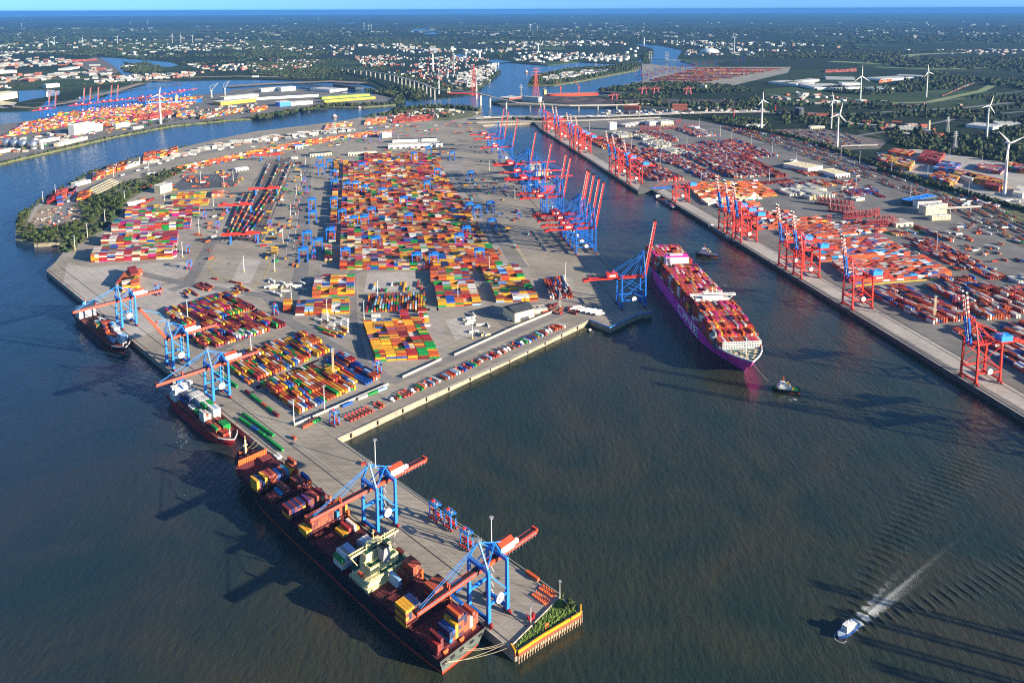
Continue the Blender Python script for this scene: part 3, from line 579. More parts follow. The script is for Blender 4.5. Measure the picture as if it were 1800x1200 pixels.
# ------------------------------------------------------------------ ship-to-shore gantry cranes (x points to the water, y along the quay)
M_BLUE = mat('crane_blue', '#2478cf', rough=.45, var=.14, scale=.2); M_BLUE2 = mat('crane_deep_blue', '#1560b4', rough=.45, var=.15, scale=.2)
M_RED = mat('crane_orange_red', '#c8482a', rough=.5, var=.18, scale=.25); M_RED2 = mat('crane_red', '#cf3524', rough=.45, var=.16, scale=.2)
M_BOOM = mat('boom_red', '#b8322a', rough=.5, var=.15, scale=.2); M_WHITE = mat('white_paint', '#d9d6cc', rough=.5, var=.12, scale=.3)
M_GREY = mat('galvanised_steel', '#8d8f90', rough=.5, var=.2, scale=.5); M_BLACK = mat('black_rubber', '#1c1c1f', rough=.7, var=.2)
M_DRED = mat('bogie_red', '#8e1f22', rough=.5, var=.2); M_GLASS = mat('cab_glass', '#1d2a33', rough=.12, var=.05, spec=.7)
M_SKYB = mat('crane_light_blue', '#2f8fd8', rough=.5, var=.15)
def bogies(root, xs, ys, m):
    for x in xs:
        for y in ys:
            b = MB(); b.box((x, y, 2.6), (1.6, 6, 1.2), m=0)
            for k in (-2.2, 2.2):
                b.box((x, y+k, 1.6), (1.3, 3.2, 1.0), m=0)
                for q in (-.9, .9): b.cyl((x-.45, y+k+q, .55), (x+.45, y+k+q, .55), .55, 8, 1)
            b.build('wheel_bogie', [m, M_BLACK], root)
def crane_f():
    t = thing('container_crane', '', 'crane'); hy = 10.0; g = -18.0; top = 41
    for x in (0, g):
        for y in (-hy, hy):
            b = MB(); b.beam((x, y, 3), (x, y, 17), 2.3, 2.6); b.beam((x, y, 17), (x, y, top), 2.3, 2.1, w2=2.0); b.build('leg', M_BLUE, t)
    bogies(t, (0, g), (-hy, hy), M_DRED)
    for x in (0, g):
        b = MB(); b.beam((x, -hy, 4.4), (x, hy, 4.4), 1.6, 2.4); b.build('sill_beam', M_BLUE2, t)
        b = MB(); b.beam((x, -hy-.6, top), (x, hy+.6, top), 2.2, 2.8); b.build('portal_beam', M_BLUE, t)
    for y in (-hy, hy):
        b = MB(); b.beam((-1, y, 16), (g+1, y, 16), 1.5, 1.6); b.beam((-6, y, 16), (-12, y, 16), 2.3, 2.4); b.build('cross_beam', M_BLUE, t)
        b = MB(); b.beam((0, y, top-2), (g, y, 18), .8); b.build('brace', M_BLUE, t)
    b = MB(); b.cyl((-9, hy+1.4, 17.5), (-9, hy+2.4, 17.5), 3.6, 20, 0); b.cyl((-9, hy+2.4, 17.5), (-9, hy+3.2, 17.5), 1.0, 10, 1); b.build('cable_reel', [M_WHITE, M_GREY], t)
    b = MB(); ap = (0, 0, 58); a2 = (-15, 0, 50)
    for y in (-hy, hy): b.beam((0, y, top), (0, y*.1, 58), 1.1)
    b.build('apex_frame', M_BLUE, t)
    b = MB()
    for y in (-hy, hy): b.beam((g, y*.55, top), (-15, y*.08, 50), .9); b.beam((-4, y*.5, top-1), (-15, y*.08, 50), .8)
    b.build('rear_frame', M_BLUE, t)
    b = MB(); b.beam(ap, a2, .6); b.beam(a2, (-38, 0, 41), .6); b.beam((0, -.8, 58), (g, -3.5, 42), .5); b.build('tie_rod', M_BLUE, t)
    b = MB(); b.box((0, 0, 59.2), (3.4, 3, .3), m=0)
    for x, y in ((-1.6, -1.4), (1.6, -1.4), (-1.6, 1.4), (1.6, 1.4), (0, 1.4)): b.beam((x, y, 58), (x, y, 61.5), .22)
    b.box((0, 0, 60.6), (3.4, 3, .15)); b.build('lookout_platform', M_GREY, t)
    b = MB(); zz = 4.0; k = 0
    while zz < top-3:      # stair flights climbing the landside leg
        y0, y1 = (-hy+1.6, -hy+4.6) if k % 2 else (-hy+4.6, -hy+1.6); b.beam((g-1.6, y0, zz), (g-1.6, y1, zz+3), .8, .18); b.box((g-1.6, y1, zz+3), (1.1, 1.2, .15)); b.beam((g-2.0, y0, zz+1), (g-2.0, y1, zz+4), .1); zz += 3; k += 1
    b.build('stairs', M_GREY, t)
    b = MB()
    for x in (0, g):
        for s_ in (-1.3, 1.3): b.beam((x+s_, -hy, top+2.4), (x+s_, hy, top+2.4), .12); [b.beam((x+s_, -hy+2*hy*q/8, top+1.3), (x+s_, -hy+2*hy*q/8, top+2.4), .1) for q in range(9)]
    b.build('handrail', M_GREY, t)
    gd = MB()
    for y in (-1.9, 1.9): gd.box((-27, y, 37.6), (60, 1.1, 3.0), m=0)
    for k in range(13): gd.box((-56+k*4.8, 0, 38.4), (.5, 3, .6), m=0)
    gd.box((-27, 0, 39.2), (60, 2.6, .12), m=1)
    for y in (-3.1, 3.1):
        gd.box((-40, y, 38.6), (30, .9, .12), m=2)
        for k in range(9): gd.box((-54+k*3.4, y, 37.0), (.15, .8, 3), m=2)
    gd.box((-57, 0, 39.0), (1.5, 5.4, 2.4), m=0)
    gd.build('girder', [M_RED, M_BLACK, M_GREY], t)
    h = MB(); h.box((g-7, 0, 43.0), (13, 8, 5.6), m=0); h.add([(g-13.8, -4.4, 45.8), (g-.2, -4.4, 45.8), (g-.2, 4.4, 45.8), (g-13.8, 4.4, 45.8), (g-13.8, 0, 47.6), (g-.2, 0, 47.6)], [(0,1,5,4), (2,3,4,5), (1,2,5), (3,0,4), (0,3,2,1)], 1)
    h.box((g-17, 1.2, 41.2), (5, 2.6, 2.6), m=0); h.build('machinery_house', [M_WHITE, M_RED], t)
    return t
def boom_f(t, ang):
    """hinged boom, pivot at the waterside portal"""
    b = MB(); L = 53.5
    for y in (-1.9, 1.9): b.beam((0, y, 0), (L, y, 0), 1.1, 2.8, 0)
    for k in range(12): b.box((2+k*4.6, 0, .8), (.5, 3, .6), m=0)
    b.box((L/2, 0, 1.55), (L, 2.4, .12), m=1); b.box((L-.5, 0, 0), (1.6, 5.6, 2.2), m=0)
    b.box((L/2, 3.0, .9), (L, .8, .12), m=2)
    for k in range(19): b.beam((1+k*2.8, 3.35, .9), (1+k*2.8, 3.35, 2.0), .1, m=2)
    b.beam((1, 3.35, 2.0), (L, 3.35, 2.0), .12, m=2)
    b.beam((26, -1.2, 1), (25.4, -1.2, 5.4), .9, m=0); b.beam((26, 1.2, 1), (25.4, 1.2, 5.4), .9, m=0)
    o = b.build('boom', [M_RED, M_BLACK, M_GREY], t); o.location = (2, 0, 37.6); o.rotation_euler = (0, -ang, 0)
    s = MB(); ca, sa = math.cos(ang), math.sin(ang)
    for xx, y in ((25.4, -.9), (25.4, .9), (50, -.9), (50, .9)):
        zz = 5.2 if xx < 30 else 1.4; px = 2+xx*ca-zz*sa; pz = 37.6+xx*sa+zz*ca
        if ang < .1: s.beam((0, y*.6, 58), (px, y, pz), .27)
        else: s.beam((0, y*.6, 58), ((px)*.5-5*(xx > 30), y, (58+pz)/2+2), .3); s.beam(((px)*.5-5*(xx > 30), y, (58+pz)/2+2), (px, y, pz), .3)
    s.build('forestay', M_SKYB, t)
def trolley_f(t, x):
    b = MB(); b.box((x, 0, 35.6), (6, 6.4, .5), m=0); b.box((x, 0, 34.2), (4, 3.2, 2.0), m=0); b.box((x+5.5, -3.4, 33.2), (3, 2.6, 2.8), m=1); b.box((x+5.5, -3.4, 33.0), (3.1, 2.65, 1.2), m=2)
    b.box((x, 0, 40.2), (9, .2, .2), m=0)
    for sx in (-1.5, 1.5):
        for sy in (-1, 1): b.beam((x+sx, sy, 34), (x+sx, sy, 27), .12, m=2)
    b.box((x, 0, 26.5), (2.2, 12, .8), m=0); b.build('trolley', [M_BLUE2, M_WHITE, M_GLASS], t)
QN = Vector((.707, .708, 0)); QD = Vector((.708, -.707, 0))
def place_f(px, off, ang, lab, tx):
    t = crane_f(); boom_f(t, ang)
    if tx is not None: trolley_f(t, tx)
    p = G(*px, ZQ); o = G(81, 475, ZQ); s = (p-o).dot(QD)
    t.location = o+QD*s+QN*off; t.rotation_euler = (0, 0, math.atan2(-QN.y, -QN.x)); t['label'] = lab; t['group'] = 'light blue cranes with orange-red booms on the finger pier'
    t['category'] = 'crane'; return t
place_f((847.5, 1079), 3.8, 0, 'light blue crane with lowered orange boom over the stern of the maroon-decked ship', 20)
place_f((676, 917), 3.8, 0, 'light blue crane with lowered orange boom ahead of the pale green ship bridge', None)
place_f((382, 698), 3.8, 0, 'light blue crane reaching over the red feeder with white containers', 30)
place_f((306, 645), 3.8, math.radians(58), 'light blue crane with its orange boom half raised', None)
place_f((220, 573), 3.8, 0, 'light blue crane with lowered boom over the small dark feeder ship', None)
def crane_m(pal, gauge, hy, htop, back, apex, boomlen, lean, up=True, boompos=None):
    """big crane; pal = legs, girder, boom lower, boom upper, house, stays"""
    LG, GD, B1, B2, HS, ST = pal; t = thing('container_crane', '', 'crane'); g = -gauge
    for x in (0, g):
        for y in (-hy, hy):
            b = MB(); z1 = apex-8 if x == 0 else htop+3; b.beam((x, y, 3), (x, y*.92, htop), 2.0, 1.9)
            if x == 0: b.beam((x, y*.92, htop), (x-1, y*.35, apex-4), 1.4)
            b.build('leg', LG, t)
    bogies(t, (0, g), (-hy, hy), M_DRED if LG is not M_RED2 else M_RED2)
    for x in (0, g):
        b = MB(); b.beam((x, -hy, 4.4), (x, hy, 4.4), 1.5, 2.2); b.build('sill_beam', LG, t)
        b = MB(); b.beam((x, -hy*.95, htop), (x, hy*.95, htop), 1.6, 2.2); b.build('portal_beam', LG, t); b = MB(); b.beam((x, -hy*.96, 16), (x, hy*.96, 16), 1.2, 1.6); b.build('lower_portal_beam', LG, t)
    for y in (-hy, hy):
        b = MB(); b.beam((0, y, 14), (g, y, 14), 1.3, 1.8); b.build('cross_beam', LG, t)
        b = MB(); b.beam((0, y*.95, htop-3), (g, y*.98, 16), .8); b.beam((0, y*.98, 15), (g*.5, y*.96, htop*.52), .7); b.beam((g, y*.94, htop-2), (0, y*.96, htop*.55), .6); b.build('brace', LG, t)
    sy = 1 if LG is M_RED2 else -1; b = MB(); b.cyl((g*.5, sy*(hy+1.2), 16), (g*.5, sy*(hy+2.2), 16), 3.4, 16, 0); b.build('cable_reel', [M_WHITE], t)
    gd = MB(); zc = htop-2
    for y in (-3.2, 3.2): gd.box(((2-back)/2, y, zc), (back+2, 1.3, 2.2))
    n = int(back/6)
    for k in range(n): gd.box((-back+3+k*6, 0, zc), (.6, 5.4, .8)); 
    for k in range(n): gd.beam((-back+3+k*6, -3.2, zc+1), (-back+6+k*6, 3.2, zc+1), .35)
    gd.box((-back+2, 0, zc-1.2), (6, 9, 2.6)); gd.box((-back+9, 0, zc+1.8), (5, 6, 2))
    for y in (-4.6, 4.6): gd.box(((2-back)/2, y, zc+.6), (back, .8, .15))
    gd.build('girder', [GD], t)
    hx = g-12; h = MB(); h.box((hx, 0, zc+4.4), (15, 10, 6), m=0); h.box((hx, -5.05, zc+4.6), (9, .12, 2.6), m=1); h.box((hx, 0, zc+7.6), (15.6, 10.6, .5), m=0)
    h.box((hx+3, 2, zc+8.6), (3, 3, 1.8), m=0); h.build('machinery_house', [HS, M_WHITE], t)
    b = MB(); ap = (-1, 0, apex)
    b.beam((-1, -hy*.35, apex-4), (-1, hy*.35, apex-4), 1.2); b.beam((-1, -hy*.35, apex-4), ap, 1); b.beam((-1, hy*.35, apex-4), ap, 1); b.box((-1, 0, apex+.4), (4, 5, .3))
    b.build('apex_frame', LG, t)
    b = MB()
    for y in (-3, 3):
        b.beam((-1, y, apex-2), (g+2, y, htop), .75); b.beam((-1, y, apex-2), (g-22, y, htop), .55); b.beam((-1, y, apex-6), (g*.45, y, htop), .55)
    b.build('backstay', ST, t)
    if up:
        b = MB(); L = boomlen
        for y in (-3.0, 3.0):
            b.beam((0, y, 0), (L*.55, y, 0), 1.2, 2.2, 0); b.beam((L*.55, y, 0), (L, y, 0), 1.1, 2.0, 1)
            b.box((L*.5, y*.62, 1.0), (L*.86, .5, .5), m=2)
        k = 0; x = 2.0
        while x < L-4:
            b.beam((x, -3, .6), (x+4, 3, .6), .4, m=0 if x < L*.55 else 2); b.box((x, 0, .2), (.5, 5.4, .8), m=0 if x < L*.55 else 1); x += 5.5
            if B2 is not B1 and x > L*.6: b.box((x+1, -3, 0), (2.6, 1.5, 2.4), m=2); b.box((x+1, 3, 0), (2.6, 1.5, 2.4), m=2)
        b.box((L, 0, 0), (2.4, 7.6, 3.2), m=3)
        o = b.build('boom', [B1, B2, M_WHITE, M_BLACK], t); o.location = (2.5, 0, zc); o.rotation_euler = (0, -lean, 0)
        b = MB()
        for y in (-2.6, 2.6):
            q = (2.5+L*.42*math.cos(lean)-1.5, y, zc+L*.42*math.sin(lean)); b.beam((-1, y*.5, apex-1), q, .4)
        b.build('forestay', ST, t)
    else:
        b = MB(); L = boomlen
        for y in (-3.0, 3.0): b.beam((0, y, 0), (L, y, 0), 1.2, 2.2, 0)
        for k in range(int(L/5)): b.beam((k*5, -3, .6), (k*5+4, 3, .6), .4, m=0); b.box((k*5, 0, .2), (.5, 5.4, .8), m=0)
        o = b.build('boom', [B1, B2, M_WHITE, M_BLACK], t); o.location = (2.5, 0, zc)
        b = MB()
        for y in (-2.6, 2.6): b.beam((-1, y*.5, apex), (L*.5, y, zc+1), .5); b.beam((-1, y*.5, apex), (L*.93, y, zc+1), .5)
        b.build('forestay', ST, t)
        b = MB(); b.box((L*.45, 0, zc-2.4), (7, 7, 1.2), m=0); b.box((L*.45+3, -3, zc-4.6), (3, 2.6, 3), m=1); b.build('trolley', [B1, M_WHITE], t)
    return t
PM = (M_BLUE2, M_BOOM, M_BOOM, M_BOOM, M_RED2, M_BLUE2); PR = (M_RED2, M_RED2, M_BLUE2, M_RED, M_SKYB, M_RED2)
m_up = crane_m(PM, 35, 12, 46, 88, 80, 82, math.radians(80)); m_dn = crane_m(PM, 35, 12, 46, 88, 80, 68, 0, False)
r_up = crane_m(PR, 31, 11.5, 46, 66, 74, 62, math.radians(97-17)); r_dn = crane_m(PR, 31, 9, 36, 58, 58, 52, 0, False)
# west side of the basin
QA, QB = G(1146, 549, ZQ), G(905, 288, ZQ); MD = (QB-QA).normalized(); MN = Vector((MD.y, -MD.x, 0))   # MN points to the water
mrz = math.atan2(MN.y, MN.x)
def m_at(tip=None, house=None, base=None):
    if tip: w = G(*tip, 7+46-2+81)-MN*17
    elif house: w = G(*house, ZQ+50)+MN*47
    else: w = G(*base, ZQ)
    s = (w-QA).dot(MD); return QA+MD*s-MN*4
MC = [(dict(base=(1136, 536)), 1, 'lone deep blue crane by the magenta ship stern, its red boom raised'),
 (dict(tip=(1054, 320)), 1, 'deep blue crane with raised red boom, nearest of the five in a rank'), (dict(tip=(1044.5, 314)), 1, 'deep blue crane with raised boom, second of the rank of five'),
 (dict(tip=(1036, 307)), 1, 'deep blue crane with raised boom, middle of the rank of five'), (dict(tip=(1028, 301)), 1, 'deep blue crane with raised boom, fourth of the rank of five'),
 (dict(tip=(1018, 299)), 1, 'deep blue crane with raised boom, farthest of the rank of five'),
 (dict(tip=(982.5, 277)), 1, 'blue crane with raised boom just behind the orange ship stern'), (dict(tip=(974, 271)), 1, 'blue crane with raised boom, second behind the orange ship stern'),
 (dict(house=(914, 308)), 0, 'blue crane reaching its lowered boom over the orange ship stern'), (dict(house=(904, 298)), 0, 'blue crane with lowered boom over the middle of the orange ship'),
 (dict(tip=(946.5, 252)), 1, 'blue crane with raised boom standing alone between lowered ones'), (dict(house=(891, 283)), 0, 'blue crane with lowered boom near the orange ship bow'),
 (dict(tip=(908, 232)), 1, 'blue crane with raised boom, last before the gap in the quay'),
 (dict(tip=(875, 208)), 1, 'blue crane with raised red boom, nearest of the three at the basin head'), (dict(tip=(872, 196)), 1, 'blue crane with raised red boom, middle of the three at the basin head'), (dict(tip=(868, 190)), 1, 'blue crane with raised red boom, farthest of the three at the basin head')]
used = {}
for kw, up, lab in MC:
    src = m_up if up else m_dn
    p = m_at(**kw)
    if src.name in used: t = dup(src, p, mrz)
    else: t = src; used[src.name] = 1; t.location = p; t.rotation_euler = (0, 0, mrz)
    t['label'] = lab; t['group'] = 'blue gantry cranes along the basin'
# east bank
EA, EB = G(1800, 733, ZQ), G(1147, 334, ZQ); ED = (EB-EA).normalized(); EN = Vector((-ED.y, ED.x, 0)); erz = math.atan2(EN.y, EN.x)
if EN.x > 0: EN = -EN; erz = math.atan2(EN.y, EN.x)
RC = [((1713, 668), 1, 'red crane nearest the right edge, blue and white boom raised'), ((1501, 539), 1, 'red crane standing alone beside the long container field'),
 ((1409, 486), 1, 'nearer of the two red cranes side by side on the east quay'), ((1384, 470), 1, 'farther of the two red cranes side by side on the east quay'),
 ((1304, 423), 1, 'nearest of three red cranes in a cluster above the barge'), ((1290, 414), 1, 'middle of three red cranes in a cluster above the barge'), ((1276, 405), 1, 'farthest of three red cranes in a cluster above the barge'),
 ((1187, 355), 0, 'lower red crane with blue back girder and lowered boom by the moored barge')]
RC2 = [((1110, 323), 'red crane nearest the step in the east quay'), ((1089, 310), 'second red crane before the step in the east quay'), ((1079, 303), 'third red crane before the step in the east quay'),
 ((1024, 269), 'nearest red crane of the middle trio on the north end of the east quay'), ((1014, 263), 'middle red crane of the middle trio on the north end of the east quay'), ((1007, 259), 'farthest red crane of the middle trio on the north end of the east quay'),
 ((986, 247), 'nearer red crane of the pair before the motorway'), ((980, 243), 'farther red crane of the pair before the motorway'), ((962, 233), 'last red crane but one beside the motorway bridge'), ((955, 229), 'last red crane beside the motorway bridge')]
EA2, EB2 = G(1122, 336, ZQ), G(950, 227, ZQ); ED2 = (EB2-EA2).normalized()
for px, up, lab in RC+[(a, 1, b) for a, b in RC2]:
    o, d = (EA, ED) if (px, up, lab) in RC else (EA2, ED2)
    p = G(*px, ZQ); p = o+d*(p-o).dot(d)-EN*4; src = r_up if up else r_dn
    if src.name in used: t = dup(src, p, erz)
    else: t = src; used[src.name] = 1; t.location = p; t.rotation_euler = (0, 0, erz)
    t['label'] = lab; t['group'] = 'red gantry cranes along the east quay'
for u in (38, 78, 400, 428, 452, 476, 505):   # cranes just beyond the right edge: their shadows lie on the basin in view
    p = G(1800, 733, ZQ)-ED*u-EN*4; t = dup(r_up, p, erz, 'red crane farther along the east quay, past the edge of the photo', 'red gantry cranes along the east quay')
# far terminals
for i, (x, y, up) in enumerate([(97,206,1),(86,207,1),(147,198,1),(158,197,1),(172,196,1),(195,192,1),(206,191,1),(218,190,0),(226,189,0),(240,187,0),(262,184,0),(275,182,0),(290,180,0),(300,178,0),(312,176,0),(325,172,0),(333,171,0)]):
    t = dup(m_up if up else m_dn, G(x, y, 5), math.radians(75), 'small distant blue crane on the far river bank '+('with raised boom' if up else 'with its boom down'), 'distant blue cranes across the river'); t.scale = (.85,)*3
for i, (x, y) in enumerate([(1118,143),(1128,141),(1138,139),(1150,134),(1162,131),(1176,129),(1190,126),(1205,123),(1215,121),(1228,118),(1240,117),(1256,116),(1290,113),(1303,111)]):
    t = dup(m_up if i < 3 else m_dn, G(x, y, 7), math.radians(160), 'tiny blue crane at the distant terminal beyond the motorway', 'tiny blue cranes at the distant terminal'); t.scale = (.7,)*3
# ------------------------------------------------------------------ yard gantries, rail gantries, straddle carriers
def yard_gantry():
    t = thing('yard_gantry', '', 'gantry crane'); hx, hy, h = 7.2, 8.5, 23
    for x in (-hx, hx):
        for y in (-hy, hy): b = MB(); b.beam((x, y, 1), (x, y*.85, h), 1.0); b.build('leg', M_BLUE2, t)
        b = MB(); b.box((x, 0, 1.6), (1.2, 2*hy+3, 1.4)); b.beam((x, -hy*.9, 13), (x, hy*.9, 13), .6); b.build('sill_beam', M_BLUE2, t)
    b = MB()
    for y in (-hy*.85, hy*.85): b.box((0, y, h), (2*hx+2, 1.2, 1.8))
    for x in (-hx, hx): b.box((x, 0, h), (1.2, 2*hy*.85, 1.4))
    b.box((0, 0, h+.9), (2*hx+2, 2*hy*.8, .2)); b.build('top_frame', M_BLUE, t)
    b = MB(); b.box((1, 0, h+2), (7, 7, 2.4), m=0); b.box((-4, 2, h+1.8), (3, 3, 2), m=1); b.box((1, 0, 12), (12.4, 2.4, .6), m=2); b.beam((1, 0, 12), (1, 0, h), .4, m=1); b.build('trolley', [M_BLUE2, M_GREY, M_RED2], t)
    return t
def rail_gantry():
    t = thing('rail_gantry', '', 'gantry crane'); hx, hy, h = 24, 7, 17
    for x in (-hx, hx):
        for y in (-hy, hy): b = MB(); b.beam((x, y, 1), (x, y*.6, h), 1.2); b.build('leg', M_BLUE, t)
        b = MB(); b.box((x, 0, 1.6), (1.4, 2*hy+3, 1.5)); b.build('sill_beam', M_BLUE, t)
    b = MB()
    for y in (-4.2, 4.2): b.box((-6, y, h+.8), (2*hx+20, 1.8, 2.6))
    for k in range(9): b.box((-38+k*8, 0, h+.8), (.8, 8, 1))
    b.build('bridge_girder', M_RED2, t)
    b = MB(); b.box((10, 0, h+3.4), (14, 7, 3), m=0); b.box((10, 0, h-3), (3, 3, 3), m=1); b.box((10, 0, h-5), (2.4, 12, .7), m=0); b.build('trolley', [M_RED2, M_GREY], t); return t
def straddle(c1, c2):
    t = thing('straddle_carrier', '', 'straddle carrier'); hx, hy, h = 2.5, 4.6, 14.5
    for x in (-hx, hx):
        for y in (-hy, hy): b = MB(); b.beam((x, y, 1.4), (x, y*.9, h), .75); b.build('leg', c1, t)
        b = MB(); b.box((x, 0, 2.0), (1.0, 2*hy+3.4, 1.1)); b.build('sill_beam', c2, t)
        for y in (-4.6, -1.6, 1.6, 4.6): b = MB(); b.cyl((x-.35, y, .75), (x+.35, y, .75), .75, 10); b.build('wheel', M_BLACK, t)
    b = MB()
    for x in (-hx, hx): b.box((x, 0, h), (.8, 2*hy+1, 1.0), m=0)
    for y in (-hy*.9, hy*.9): b.box((0, y, h), (2*hx, .8, .9), m=0)
    b.box((0, 2.4, h+.9), (3.0, 2.2, 1.0), m=1); b.box((0, -2.2, h+.7), (2.4, 2.0, .7), m=2)
    for x in (-2.4, 2.4): b.beam((x, -hy, h+1.6), (x, hy, h+1.6), .1, m=2)
    b.build('top_frame', [c1, c2, M_GREY], t)
    b = MB(); b.box((0, 0, 7), (2.4, 11.5, .5), m=0); b.box((0, 0, 8), (1.6, 3, 1.2), m=0)
    for x in (-1, 1): b.beam((x, 0, 8), (x, 0, h), .14, m=1)
    b.build('spreader', [c2, M_BLACK], t)
    b = MB(); b.box((hx-.3, -hy-.9, 12), (1.5, 1.6, 2.2), m=0); b.build('driver_cab', [M_GLASS], t); return t
CA = math.atan2(MD.y, MD.x)-math.pi/2     # yard axis
yg = yard_gantry(); rg = rail_gantry(); ss = straddle(M_BLUE, M_RED2); M_SRED = mat('carrier_red', '#9c2c2c', rough=.5, var=.2); sr = straddle(M_SRED, M_SRED)
def scatter(src, pts, z, rz, labf, group, sc=None):
    for i, q in enumerate(pts):
        p = G(q[0], q[1], z); a = q[2] if len(q) > 2 else rz
        if src.get('placed'): t = dup(src, p, a)
        else: t = src; t.location = p; t.rotation_euler = (0, 0, a); t['placed'] = 1
        t['label'] = labf(i, q); t['group'] = group
        if sc: t.scale = (sc,)*3
YG = [(335,845),(400,575),(362,725),(440,780),(395,480),(460,235),(450,175),(515,195),(555,345),(550,270),(550,475),(525,700),(608,565),(632,850),(690,615),(700,355),(640,360),(765,605),(765,385),(815,550),(888,405),(845,765),(1075,595),(1130,885),(1250,885),(1205,355),(1275,260),(1430,745),(1480,690),(1572,855),(1660,635),(1650,505),(1555,535),(1500,515),(1110,140),(1380,135),(1510,280),(1215,100),(750,220),(1040,470)]
def yl(i, q):
    x, y = q
    if x < 470: return f'blue yard gantry on the open apron left of the stacks, {ORD0[i]} in from the front'
    if x > 1480: return 'blue yard gantry at the right-hand end of the stacks, '+('front rank' if y > 600 else 'middle rank' if y > 450 else 'rear rank')
    return 'blue yard gantry straddling the central stacks, '+('in the front rows' if y > 700 else 'in the middle rows' if y > 450 else 'in the rear rows')
ORD0 = 'first second third fourth fifth sixth seventh eighth ninth tenth'.split()*5
scatter(yg, [(450+x/4, 250+(y-8)/4) for x, y in YG], ZQ, CA, lambda i, q: yl(i, YG[i]), 'blue yard gantries over the container field')
scatter(rg, [(430,427), (421,372+2), (469,344), (475,283)], ZQ, CA, lambda i, q: ['red rail gantry over the near end of the sidings','red rail gantry left of the middle of the sidings','red rail gantry over the middle right of the sidings','red rail gantry over the far end of the sidings'][i], 'red gantries over the rail sidings')
SS = [(765,912,.75),(791,927,.75),(820,962,.8),(588,746,.8),(663,656,.8),(333,472,.2),(331,445,.4),(277,518,.9),(383,401,.2),(484,553,.6),(452,424,.2),(535,322,.1),(555,296,.1),(660,232,.1),(690,238,.1),(660,240,.1),(920,340,.1),(868,340,.1),(888,337,.1),(912,385,.1),(360,384,.3),(475,400,.1),(545,372,.1),(540,340,.1),(552,455,.1),(640,246,.1),(652,252,.1),(668,250,.1)]
SL = ['blue and red straddle carrier on the pier, nearest the corner mast', 'blue and red straddle carrier on the pier, middle of the three', 'blue and red straddle carrier on the pier, closest to the nearest crane', 'straddle carrier working beside the white yard wall', 'straddle carrier at the corner of the blue stack field', 'straddle carrier on the open yard below the western stacks', 'straddle carrier beside the tall western stacks']
scatter(ss, SS, ZQ, 0, lambda i, q: SL[i] if i < len(SL) else 'small blue and red straddle carrier out on the terminal apron', 'blue and red straddle carriers')
RS = [(1438+i*7.2, 358+i*.9) for i in range(9)]+[(1460+i*8, 371+i*1.2) for i in range(6)]+[(1487+i*6.5, 386-i*.8) for i in range(9)]+[(1526,382),(1541,378),(1509,398)]+[(1527+i*9, 400-i*.6) for i in range(6)]+[(1540+i*9,392) for i in range(4)]+[(1541,415),(1456,391),(1786,520),(1681,536)]+[(1128+i*7,228) for i in range(5)]+[(1163+i*7,227) for i in range(4)]+[(1203+i*7,226) for i in range(4)]+[(1190,219),(1194,216)]
scatter(sr, RS, ZQ, erz+math.pi/2, lambda i, q: 'red straddle carrier working between the dark container ranks' if q[0] > 1650 else ('red straddle carrier parked in the rank on the open east yard' if q[0] > 1300 else 'red straddle carrier parked before the far white halls'), 'red straddle carriers of the east yard')
# ------------------------------------------------------------------ ships (x runs from bow to stern, y across)
def hull(t, L, B, zd, m_side, m_boot, m_deck, m_tr=None, zf=3.0, boot=1.6, rake=.05, fine=.30, full=.16, stern=.55, fl=.085, name='hull', bul=1.1):
    S = [0, .004, .012, .025, .045, .07, .10, .14, .19, .25, .35, .5, .65, .78, .87, .93, .97, 1.0]
    def wd(s): return B/2*min(1, 1-(1-min(1, s/full))**2.6)
    def ww(s):
        f = 1-(1-min(1, s/fine))**1.7
        if s > .8: f *= 1-(1-stern)*((s-.8)/.2)**1.6
        return B/2*f
    def zt(s): return zd+(zf if s < fl else max(0, zf*(1-(s-fl)/.02)))
    S = sorted(set(S+[fl, fl+.02])); lv = [(-1.5, 0), (boot, .06), (zd*.45, .35), (zd*.8, .75), (None, 1)]; mb = MB(); grid = []
    for sgn in (-1, 1):
        cols = []
        for s in S:
            top = zt(s)+bul; c = []
            for z, f in lv:
                z = top if z is None else z; g = f**1.15; x = L*s+(1-g)*rake*L*(1-min(1, s/.3)) - (1-g)*(.008*L if s > .96 else 0)
                c.append((x, sgn*(ww(s)*(1-g)+wd(s)*g), z))
            cols.append(c)
        k = len(mb.v); mb.v += [p for c in cols for p in c]; nl = len(lv)
        for i in range(len(S)-1):
            for j in range(nl-1):
                f = (k+i*nl+j, k+(i+1)*nl+j, k+(i+1)*nl+j+1, k+i*nl+j+1)
                mb.f.append(f if sgn < 0 else f[::-1]); mb.m.append(1 if j == 0 else 0)
        grid.append(cols)
    a, b = grid[0][-1], grid[1][-1]
    for j in range(len(lv)-1): mb.add([a[j], b[j], b[j+1], a[j+1]], [(0,1,2,3)], 1 if j == 0 else 2)
    h = mb.build(name, [m_side, m_boot, m_tr or m_side], t)
    for p in h.data.polygons: p.use_smooth = True
    mb = MB()
    for i in range(len(S)-1):
        s0, s1 = S[i], S[i+1]; e = .985
        mb.add([(L*s0, -wd(s0)*e, zt(s0)), (L*s1, -wd(s1)*e, zt(s1)), (L*s1, wd(s1)*e, zt(s1)), (L*s0, wd(s0)*e, zt(s0))], [(0,1,2,3)])
    mb.build('deck', m_deck, t); return wd
def windows(mb, c, d, rows, m, face='x', y=True):
    for k in range(rows):
        z = c[2]-d[2]/2+d[2]*(k+.55)/rows
        mb.box((c[0], c[1], z), (d[0]+.08, d[1]*.8, .45), m=m); mb.box((c[0], c[1], z), (d[0]*.8, d[1]+.08, .45), m=m)
